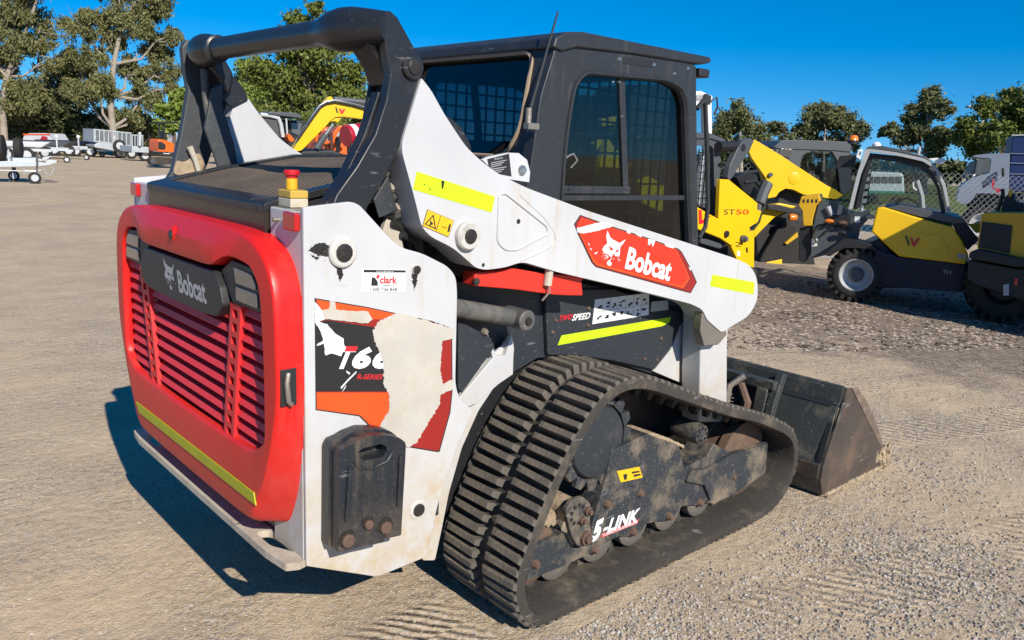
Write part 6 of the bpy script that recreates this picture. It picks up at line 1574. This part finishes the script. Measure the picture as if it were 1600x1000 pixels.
sk = MB().prism([(.95, .75), (1.15, .62), (2.3, .62), (2.75, 2.2), (2.6, 2.3), (.62, 2.2), (.58, 1.95)], 'y', -.62, 1.5)  # unseen tub, added to cast shade over the telehandler
sk.build('added_shade_skip', 'mach_yellow_dark', DU.root, bevel=.03)
MB().tube([(.15, .1, 1.25), (.15, .1, 2.45), (.15, 1.2, 2.45), (.15, 1.2, 1.25)], .04, 10).build('roll_bar', 'mach_black', DU.root)
DU.tube('control_lever', k7([(318, 385), (345, 300), (340, 280)]), .5, .02, 'mach_black')
DU.plate('seat_back', k7([(330, 388), (345, 330), (372, 300), (395, 300), (400, 340), (440, 345), (440, 390)]), .45, .6, 'mach_black', r=.02, bevel=.02)
DU.plate('control_label', k7([(368, 290), (388, 275), (385, 310), (372, 318)]), .42, .44, 'warn_yellow', bevel=.002)

# ---- chain link fence
FG = Rig('chain_link_fence', 'galvanised chain link fence behind the parked telehandler', 'fence', depth(1480, 300, 15.5), -40)
fx0, fx1, fh = -7.0, 4.2, 1.52
fm = MB()
st = .105
nlines = int((fx1 - fx0 + fh) / st)
for i in range(nlines):
    for sgn in (1, -1):
        x0 = fx0 + i * st - (fh if sgn > 0 else 0)
        xa, za, xb, zb = (x0, .05, x0 + fh, .05 + fh) if sgn > 0 else (x0 + fh, .05, x0, .05 + fh)
        for _ in range(1):
            if sgn > 0:
                if xa < fx0: za += fx0 - xa; xa = fx0
                if xb > fx1: zb -= xb - fx1; xb = fx1
            else:
                if xb < fx0: zb -= fx0 - xb; xb = fx0
                if xa > fx1: za += xa - fx1; xa = fx1
        if abs(xb - xa) < .05: continue
        fm.tube([(xa, .003 * sgn, za), (xb, .003 * sgn, zb)], .0029, 4)
o = fm.build('wire_mesh', 'fence_wire', FG.root, smooth=0); o['kind'] = 'stuff'
for x in np.arange(fx0, fx1 + .1, 2.8):
    MB().cyl((x, .05, 0), (x, .05, fh + .12), .03, 10).build('post', 'galv', FG.root)
MB().cyl((fx0, .02, .06), (fx1, .02, .06), .006, 6).build('bottom_wire', 'galv', FG.root)

# ---- truck behind the fence
k8 = lambda pts: Z(pts, 5.0, 1480, 140)
TK = Rig('truck', 'pale grey truck cab with a dark blue box behind the fence', 'truck', depth(1530, 330, 21), -70)
TC = TK.plate('cab', k8([(70, 870), (100, 760), (190, 690), (330, 650), (345, 540), (190, 525), (220, 512), (330, 500), (490, 498), (480, 800), (470, 830), (410, 830), (380, 815), (230, 810), (180, 880), (120, 900)]), .0, 2.0, 'truck_grey', r=.04, bevel=.04, seg=3)
TK.plate('side_window', k8([(215, 660), (235, 545), (338, 540), (325, 645)]), -.012, -.002, 'lamp_lens', TC, bevel=.004)
TK.plate('windscreen', k8([(120, 690), (170, 570), (235, 545), (215, 660)]), .25, 1.75, 'lamp_lens', TC, bevel=.01)
TK.plate('mirror', k8([(425, 620), (445, 605), (450, 680), (428, 690)]), -.18, -.06, 'mach_black', TC, bevel=.02)
TK.plate('door_handle', k8([(280, 715), (305, 710), (305, 760), (282, 765)]), -.014, -.002, 'ink', TC, bevel=.004)
TK.plate('box', k8([(475, 760), (510, 352), (900, 340), (900, 800), (475, 800)]), .1, 2.3, 'truck_blue', bevel=.03)
for z_ in (495, 570, 655):
    TK.plate('box_rail', k8([(488, z_), (900, z_ + 12), (900, z_ + 18), (487, z_ + 6)]), .07, .1, 'truck_grey', bevel=0)
TK.plate('box_top_rail', k8([(505, 352), (900, 338), (900, 350), (506, 362)]), .07, .1, 'mach_lightgrey', bevel=0)
TK.plate('chassis', k8([(150, 900), (240, 815), (380, 818), (900, 820), (900, 930), (160, 930)]), .25, 1.8, 'mach_black', bevel=.02)
tk = TK.pt(*k8([(300, 900)])[0], .0)
for dx in (0, 3.4):
    tyre_wheel(TK, tk.x + dx, .45, .02, .36, .45, .26, rimmat='mach_lightgrey')
TK.plate('flag', k8([(345, 770), (350, 740), (355, 700), (366, 690), (372, 730), (365, 770), (420, 775), (400, 815), (380, 790)]), -.9, -.88, 'drum_red', bevel=0)

# ---- lamp post, bus, grass, far structures
LP = Rig('lamp_post', 'tall white lamp post with two curved arms at the far right', 'lamp post', depth(1524, 285, 72), -42)
b0 = LP.pt(1536, 182, 0)
lb = MB().tube([(b0.x, 0, 0), (b0.x, 0, b0.z)], [.13, .09], 10); lb.build('pole', 'mach_white', LP.root)
LP.tube('lamp_arm', [(1536, 182), (1534, 174), (1530, 169), (1526, 168), (1514, 166)], 0, .07, 'mach_white')
LP.tube('lamp_arm', [(1536, 182), (1539, 175), (1543, 171)], .3, .07, 'mach_white')
LP.plate('lamp_head', [(1512, 165), (1524, 167), (1524, 169), (1512, 168)], -.15, .15, 'mach_grey', bevel=.02)
BS = Rig('bus', 'white bus with a green stripe seen through the telehandler cab', 'bus', depth(1360, 300, 40), -60)
BO = BS.plate('body', [(1352, 304), (1353, 272), (1360, 268), (1412, 270), (1414, 304)], 0, 2.4, 'mach_white', r=.2, bevel=.08)
BS.plate('stripe', [(1352, 298), (1414, 299), (1414, 303), (1352, 302)], -.03, -.01, 'bus_green', BO, bevel=0)
for i in range(5):
    BS.plate('window', [(1356 + i * 11, 276), (1365 + i * 11, 276), (1365 + i * 11, 286), (1356 + i * 11, 286)], -.03, -.01, 'lamp_lens', BO, bevel=0)
for px in (1366, 1402):
    q = BS.pt(px, 304, 0); MB().cyl((q.x, -.05, .22), (q.x, .3, .22), .22, 20).build('wheel', 'tyre', BO)
gv = [ground(1100, 330), ground(1700, 345), depth(1750, 290, 120), depth(1050, 270, 120)]
gs = MB().prism([(p.x, p.y) for p in gv], 'z', .012, .03).build('grass_verge', 'grass'); tag(gs, kind='structure')
# ================================================================== things at the far left and seen through the frame
def small_wheel(rig, x, z, y, r, w_=.18, rim='far_white', parent=None):
    o = MB().lathe((x, y, z), (x, y + w_, z), [(0, r * .6), (.05, r * .8), (.15, r), (.85, r), (1, r * .75)], 24).build('wheel', 'tyre', parent or rig.root)
    MB().lathe((x, y - .005, z), (x, y + w_ * .5, z), [(0, r * .58), (.1, r * .6), (.5, r * .5), (1, r * .3)], 20).build('rim', rim, o)
    return o
k4 = lambda pts: Z(pts, 8.333, 0, 180)
FT = Rig('flat_trailer', 'galvanised trailer drawbar with jockey wheel at the left edge', 'trailer', ground(54, 287), -8)
FT.plate('drawbar', k4([(-420, 605), (400, 595), (620, 625), (745, 600), (735, 620), (640, 650), (500, 668), (-420, 680)]), .0, .10, 'galv', bevel=.01)
FT.plate('drawbar_far', k4([(-420, 555), (160, 560), (480, 560), (640, 590), (690, 545), (640, 600), (400, 600), (-420, 600)]), 1.2, 1.3, 'galv', bevel=.01)
FT.plate('cross_member', k4([(160, 560), (500, 560), (500, 600), (160, 610)]), .12, 1.15, 'galv', bevel=.01)
FT.plate('coupling', k4([(590, 600), (640, 580), (745, 590), (745, 615), (700, 632), (600, 630)]), .3, .45, 'far_white', bevel=.02)
FT.plate('chock', k4([(560, 545), (690, 530), (640, 560), (600, 600), (540, 590)]), .6, .75, 'far_white', bevel=.02)
FT.plate('post', k4([(470, 495), (500, 495), (500, 680), (470, 680)]), -.02, .10, 'mach_grey', bevel=.01)
FT.plate('jockey_leg', k4([(470, 670), (495, 670), (490, 800), (470, 800)]), .0, .08, 'mach_grey', bevel=.01)
q = FT.pt(*k4([(455, 838)])[0], .0); small_wheel(FT, q.x, .16, -.03, .165, .12, 'galv')
q = FT.pt(*k4([(180, 765)])[0], 1.2); small_wheel(FT, q.x, .15, 1.2, .15, .12, 'galv')
FT.plate('jockey_leg', k4([(150, 680), (210, 680), (205, 745), (160, 745)]), 1.2, 1.28, 'mach_grey', bevel=.01)
q = FT.pt(*k4([(55, 430)])[0], .2)
MB().lathe((q.x - .26, .20, q.z), (q.x + .02, .14, q.z), [(0, .26), (.1, .37), (.9, .37), (1, .26)], 28).build('spare_wheel', 'tyre', FT.root)
q = FT.pt(*k4([(238, 425)])[0], .8)
MB().lathe((q.x - .10, .8, q.z), (q.x + .10, .75, q.z), [(0, .2), (.1, .29), (.9, .29), (1, .2)], 24).build('spare_wheel', 'tyre', FT.root)
FT.plate('wheel_bracket', k4([(100, 440), (118, 440), (122, 605), (100, 605)]), .1, .2, 'galv', bevel=.01)
for pts in ([(320, 720), (480, 725), (540, 715)], [(560, 660), (600, 760), (660, 780), (700, 700), (660, 650)], [(300, 690), (340, 730), (330, 765), (290, 760)], [(-50, 715), (480, 735)]):
    FT.tube('chain', k4(pts), .05, .012, 'galv')
k5 = lambda pts: Z(pts, 10.0, 130, 180)
def cage_trailer(rig, xo, top, bot, sc, nb, lab):
    pass
CT = Rig('cage_trailer', 'galvanised cage trailer with a spare wheel on its side', 'trailer', depth(186, 247, 55), 2)
CT.plate('bed', k5([(165, 470), (270, 410), (740, 470), (760, 575), (500, 560), (190, 505)]), 0, 2.0, 'galv', bevel=.03)
CT.plate('front_panel', k5([(162, 215), (178, 215), (188, 410), (165, 420)]), 0, 2.0, 'galv', bevel=.02)
for i in range(9):
    t = i / 8; x = 180 + t * 560; y0 = 215 + t * 55; y1 = 400 + t * 75
    CT.plate('cage_upright', k5([(x, y0), (x + 14, y0), (x + 14, y1), (x, y1)]), 0, .08, 'galv', bevel=0)
    CT.plate('cage_upright', k5([(x, y0), (x + 10, y0), (x + 10, y1), (x, y1)]), 1.9, 1.98, 'galv', bevel=0)
CT.plate('cage_rail', k5([(165, 212), (755, 272), (755, 290), (165, 230)]), -.01, .06, 'galv', bevel=0)
CT.plate('cage_rail', k5([(165, 395), (755, 470), (755, 485), (165, 412)]), -.01, .06, 'galv', bevel=0)
msh = MB()
q0 = CT.tr(k5([(180, 230), (745, 285), (745, 470), (180, 400)]), .03)
for i in range(40):
    t = i / 39; xa = q0[0][0] + (q0[1][0] - q0[0][0]) * t
    za = q0[0][1] + (q0[1][1] - q0[0][1]) * t; zb = q0[3][1] + (q0[2][1] - q0[3][1]) * t
    msh.box(xa - .008, xa + .008, .02, .035, zb, za)
o = msh.build('cage_mesh', 'galv', CT.root, smooth=0); o['kind'] = 'stuff'
q = CT.pt(*k5([(565, 478)])[0], -.15); small_wheel(CT, q.x, q.z, -.25, .36)
for px in (600, 640, 770): 
    q = CT.pt(*k5([(px, 610)])[0], 0); small_wheel(CT, q.x, .32, .3 if px < 700 else .1, .32)
CT2 = Rig('cage_trailer', 'second galvanised cage trailer partly behind the orange excavator', 'trailer', depth(232, 250, 51), 2)
CT2.plate('bed', k5([(760, 480), (1180, 510), (1180, 600), (760, 575)]), 0, 2.0, 'galv', bevel=.03)
for i in range(5):
    x = 765 + i * 40
    CT2.plate('cage_upright', k5([(x, 310), (x + 12, 310), (x + 12, 480), (x, 480)]), 0, .08, 'galv', bevel=0)
CT2.plate('cage_rail', k5([(760, 300), (940, 312), (940, 326), (760, 316)]), -.01, .06, 'galv', bevel=0)
q = CT2.pt(*k5([(1130, 530)])[0], -.15); small_wheel(CT2, q.x, q.z, -.25, .36)
q = CT2.pt(*k5([(1000, 600)])[0], 0); small_wheel(CT2, q.x, .32, .3, .32)
CT2.plate('winch_post', k5([(870, 270), (905, 260), (915, 340), (905, 480), (870, 480)]), -.2, 0, 'far_white', bevel=.02)
for nm, lb, ct, pts, dd, mt in (
    ('boat_trailer', 'white boat with an orange rim on a trailer at the far left', 'boat', [(34, 232), (36, 212), (44, 208), (74, 208), (78, 216), (86, 224), (70, 230)], 58, 'far_white'),
    ('van', 'white van with dark windows left of the cage trailer', 'van', [(106, 234), (108, 213), (114, 210), (145, 211), (147, 234)], 66, 'far_white'),
    ('caravan', 'white caravan with a red line behind the second cage trailer', 'caravan', [(222, 232), (224, 208), (230, 206), (262, 208), (264, 232)], 64, 'far_white')):
    R_ = Rig(nm, lb, ct, depth((pts[0][0] + pts[-1][0]) / 2, 240, dd), -42)
    b_ = R_.plate('body', pts, 0, 2.0, mt, r=.15, bevel=.08)
    xs = [p[0] for p in pts]; ys = [p[1] for p in pts]
    x0, x1, y0, y1 = min(xs), max(xs), min(ys), max(ys)
    if nm == 'van': R_.plate('window', [(x0 + 4, y0 + 8), (x1 - 2, y0 + 8), (x1 - 2, y0 + 15), (x0 + 3, y0 + 15)], -.03, -.005, 'lamp_lens', b_, bevel=0)
    if nm == 'boat_trailer':
        R_.plate('rim', [(x0 + 2, y0 + 1), (x1 - 8, y0 + 1), (x1 - 8, y0 + 3), (x0 + 2, y0 + 3)], -.03, -.005, 'decal_orange', b_, bevel=0)
        R_.plate('cover', [(60, 222), (66, 212), (74, 214), (74, 222)], -.05, -.03, 'drum_red', b_, bevel=0)
    if nm == 'caravan': R_.plate('stripe', [(x0 + 1, y0 + 13), (x1 - 1, y0 + 14), (x1 - 1, y0 + 16), (x0 + 1, y0 + 15)], -.03, -.005, 'ink_red', b_, bevel=0)
    for px in (x0 + (x1 - x0) * .25, x0 + (x1 - x0) * .75):
        q = R_.pt(px, y1, 0); small_wheel(R_, q.x, .33, -.03, .33, parent=b_)
lbs = ['with a winch post behind the near drawbar', 'between the boat and the van', 'in front of the white van', 'under the boat at the left edge']
for i, (px, dd, w_) in enumerate(((58, 50, 3.2), (95, 56, 3.0), (128, 56, 3.0), (22, 44, 3.0))):
    R_ = Rig('boat_trailer', 'low white boat trailer ' + lbs[i], 'trailer', depth(px, 240, dd), -38 + 8 * i, 'boat trailers at the far left')
    MB().box(-w_ / 2, w_ / 2, 0, .1, .5, .62).build('side_rail', 'far_white', R_.root)
    MB().box(-w_ / 2, w_ / 2, 1.5, 1.6, .5, .62).build('side_rail', 'galv', R_.root)
    MB().prism([(w_ / 2, .55), (w_ / 2 + .9, .55), (w_ / 2 + .9, .62), (w_ / 2, .64)], 'y', .7, .85).build('drawbar', 'galv', R_.root)
    MB().box(w_ / 2 + .2, w_ / 2 + .26, .7, .76, .5, 1.12).build('winch_post', 'far_white', R_.root)
    MB().lathe((w_ / 2 + .23, .73, 1.12), (w_ / 2 + .23, .73, 1.30), [(0, .05), (.5, .10), (1, .05)], 12).build('winch', 'decal_white', R_.root)
    small_wheel(R_, -.3, .33, -.2, .33); small_wheel(R_, .5, .33, -.2, .33); small_wheel(R_, w_ / 2 + .6, .15, .7, .15, .08)
    MB().prism([(-w_ / 2, .66), (w_ / 2 - .4, .66), (w_ / 2, .95), (-w_ / 2, .9)], 'y', .3, 1.3).build('load', ['mach_grey', 'mach_navy', 'truck_grey', 'far_white'][i], R_.root, bevel=.06)
# ---- orange mini excavator
OX = Rig('mini_excavator', 'small orange excavator with a black canopy beside the left link', 'excavator', depth(248, 256, 42), 4)
OX.plate('body', k5([(1165, 395), (1200, 372), (1290, 390), (1420, 440), (1420, 580), (1170, 570)]), 0, 1.0, 'mach_orange', r=.04, bevel=.04)
OX.plate('engine_door', k5([(1172, 420), (1220, 415), (1290, 460), (1285, 540), (1172, 535)]), -.02, -.002, 'mach_black', bevel=.01)
OX.plate('counterweight', k5([(1165, 575), (1420, 590), (1420, 655), (1180, 640)]), -.03, 1.05, 'mach_black', r=.04, bevel=.03)
OX.plate('track', k5([(1040, 690), (1075, 650), (1400, 665), (1460, 690), (1450, 770), (1080, 775), (1045, 750)]), -.15, .2, 'rubber', r=.12, bevel=.03)
OX.plate('track', k5([(1040, 690), (1075, 650), (1400, 665), (1460, 690), (1450, 770), (1080, 775), (1045, 750)]), .9, 1.25, 'rubber', r=.12, bevel=.03)
q = OX.pt(*k5([(1095, 720)])[0], -.2); MB().cyl((q.x, -.17, q.z), (q.x, -.1, q.z), .12, 14).build('sprocket', 'mach_grey', OX.root)
for px in (1195, 1270):
    OX.plate('canopy_post', k5([(px - 8, 130), (px + 8, 130), (px + 10, 360), (px - 6, 360)]), .1, .18, 'mach_black', bevel=0)
OX.plate('canopy', k5([(1175, 108), (1500, 100), (1500, 130), (1180, 135)]), 0, 1.1, 'mach_black', bevel=.02)
OX.plate('seat', k5([(1240, 370), (1250, 250), (1275, 245), (1310, 340), (1320, 370)]), .3, .8, 'mach_black', bevel=.03)
OX.plate('marking', k5([(1255, 592), (1350, 597), (1350, 607), (1255, 602)]), -.036, -.031, 'decal_white', bevel=0)
# ---- glimpsed through the raised frame: yellow excavator boom
k3 = lambda pts: Z(pts, 8.889, 400, 140)
YX = Rig('yellow_excavator', 'yellow excavator boom with black and red mark seen through the lift frame', 'excavator', depth(500, 300, 14), -12)
BM = YX.plate('boom', k3([(500, 860), (550, 780), (700, 530), (830, 350), (890, 260), (960, 200), (1050, 180), (1180, 195), (1560, 290), (1620, 330), (1620, 420), (1540, 415), (1200, 375), (1100, 385), (1030, 440), (960, 520), (630, 850)]), .0, .22, 'mach_yellow', r=.03, bevel=.02)
YX.plate('boom_lug', k3([(935, 200), (960, 160), (1010, 95), (1050, 95), (1075, 130), (1070, 185), (1000, 190)]), .03, .19, 'mach_yellow', BM, r=.02, bevel=.01)
YX.plate('cylinder_lug', k3([(1020, 450), (1080, 400), (1190, 385), (1140, 465), (1100, 440)]), .03, .19, 'mach_yellow', BM, bevel=.01)
YX.tube('arm_cylinder', k3([(1080, 140), (1300, 160), (1620, 195)]), .1, .055, 'mach_grey', BM)
YX.tube('boom_hose', k3([(580, 690), (800, 370), (900, 235), (980, 185), (1100, 165), (1350, 215), (1560, 275)]), -.03, .022, 'hose', BM)
YX.tube('boom_pipe', k3([(590, 670), (790, 360), (890, 225), (975, 172), (1100, 152), (1350, 205), (1560, 262)]), .03, .022, 'chrome', BM)
YX.tube('boom_cylinder', k3([(1075, 480), (960, 640)]), .1, .03, 'chrome', BM)
YX.tube('boom_cylinder_barrel', k3([(970, 630), (840, 820)]), .1, .055, 'mach_grey', BM)
YX.plate('emblem', k3([(1100, 245), (1120, 245), (1145, 325), (1125, 325)]), -.006, -.001, 'ink', BM, bevel=0)
YX.plate('emblem', k3([(1150, 262), (1180, 265), (1195, 300), (1215, 268), (1245, 270), (1205, 340), (1180, 335)]), -.006, -.001, 'ink_red', BM, bevel=0)
YX.plate('base', [(440, 330), (450, 236), (520, 234), (560, 250), (560, 330)], .1, 1.2, 'mach_black', bevel=.04)
DC = Rig('dark_excavator', 'dark excavator cab with white frame behind the yellow boom', 'excavator', depth(450, 300, 19), -8)
cb_ = DC.plate('cab', k3([(80, 345), (300, 370), (330, 380), (385, 660), (380, 900), (60, 900)]), 0, 1.0, 'mach_black', bevel=.03)
DC.tube('white_frame', k3([(60, 345), (200, 362), (310, 395), (345, 480), (375, 660)]), -.03, .045, 'far_white', cb_)
DC.plate('window', k3([(100, 400), (290, 430), (330, 650), (110, 600)]), -.02, -.005, 'lamp_lens', cb_, bevel=0)
DC.plate('roof', k3([(170, 315), (220, 300), (560, 325), (640, 365), (650, 400), (580, 395), (170, 345)]), -.1, 1.2, 'mach_grey', bevel=.03)
DC.plate('rear_cab', k3([(440, 430), (700, 430), (700, 900), (450, 900)]), .3, 1.2, 'mach_black', bevel=.03)
DC.plate('window', k3([(480, 465), (640, 465), (600, 640), (500, 600)]), .27, .295, 'lamp_lens', bevel=0)
DC.plate('side_cover', k3([(440, 610), (480, 630), (545, 700), (490, 735), (445, 690)]), -.2, .1, 'mach_orange', r=.05, bevel=.03)
DC.tube('grab_rail', k3([(420, 400), (430, 560), (440, 690)]), -.1, .02, 'far_white')
DC.plate('undercarriage', [(420, 330), (420, 240), (500, 240), (520, 330)], 0, 1.4, 'mach_black', bevel=.05)
# a row of orange machines standing close together: each its own thing
rnd = random.Random(21)
names = ['nearest the red drum', 'left of the red drum', 'behind the boom cylinder', 'under the bend of the yellow boom', 'just left of the loader link']
for i, (px, py) in enumerate(((535, 205), (520, 212), (508, 208), (500, 222), (545, 222))):
    R_ = Rig('orange_machine', 'orange attachment frame with black hoses ' + names[i], 'attachment', depth(px, 300, 22 + i * 1.3), -20 + i * 9, 'orange attachments behind the yellow boom')
    k_ = lambda dx, dy: (px + dx, py + dy)
    R_.plate('frame', [k_(-14, 60), k_(-15, 2), k_(-6, -8), k_(8, -10), k_(12, 0), k_(4, 12), k_(12, 60)], 0, .5, 'mach_orange', bevel=.02)
    for j in range(4):
        a = rnd.uniform(-14, 10); b = rnd.uniform(-10, 20)
        R_.plate('arm', [k_(a, b), k_(a + 5, b - 3), k_(a + 12, b + 9), k_(a + 7, b + 12)], -.15 - .05 * j, -.05 - .05 * j, 'mach_orange' if j % 2 else 'mach_black', bevel=.01)
        R_.tube('hose', [k_(a, b), k_(a + rnd.uniform(-6, 6), b + 12), k_(a + rnd.uniform(-8, 8), b + 26)], -.45 - .03 * j, .025, 'mach_black')
    R_.tube('rod', [k_(-8, 8), k_(2, -6)], -.7, .03, 'mach_lightgrey')
DR = Rig('drum', 'dark red drum with a white band seen past the loader link', 'drum', depth(562, 300, 12.5), -25)
q0, q1 = DR.pt(540, 213, 0), DR.pt(600, 203, .35)
D0 = MB().cyl(q0, q1, .16, 28).build('drum_body', 'drum_red', DR.root, bevel=.01)
d_ = q1 - q0
MB().cyl(q0 + d_ * .10, q0 + d_ * .22, .163, 28).build('white_band', 'decal_white', D0)
MB().cyl(q0 + d_ * .50, q0 + d_ * .54, .163, 28).build('strap', 'mach_black', D0)
MB().cyl(q0 + d_ * .62, q0 + d_ * .78, .1625, 28).build('green_print', 'drum_green', D0)
for t in (.2, .8):
    p = q0 + d_ * t; MB().box(p.x - .06, p.x + .06, p.y - .25, p.y + .25, 0, p.z - .12).build('stand', 'mach_black', DR.root)
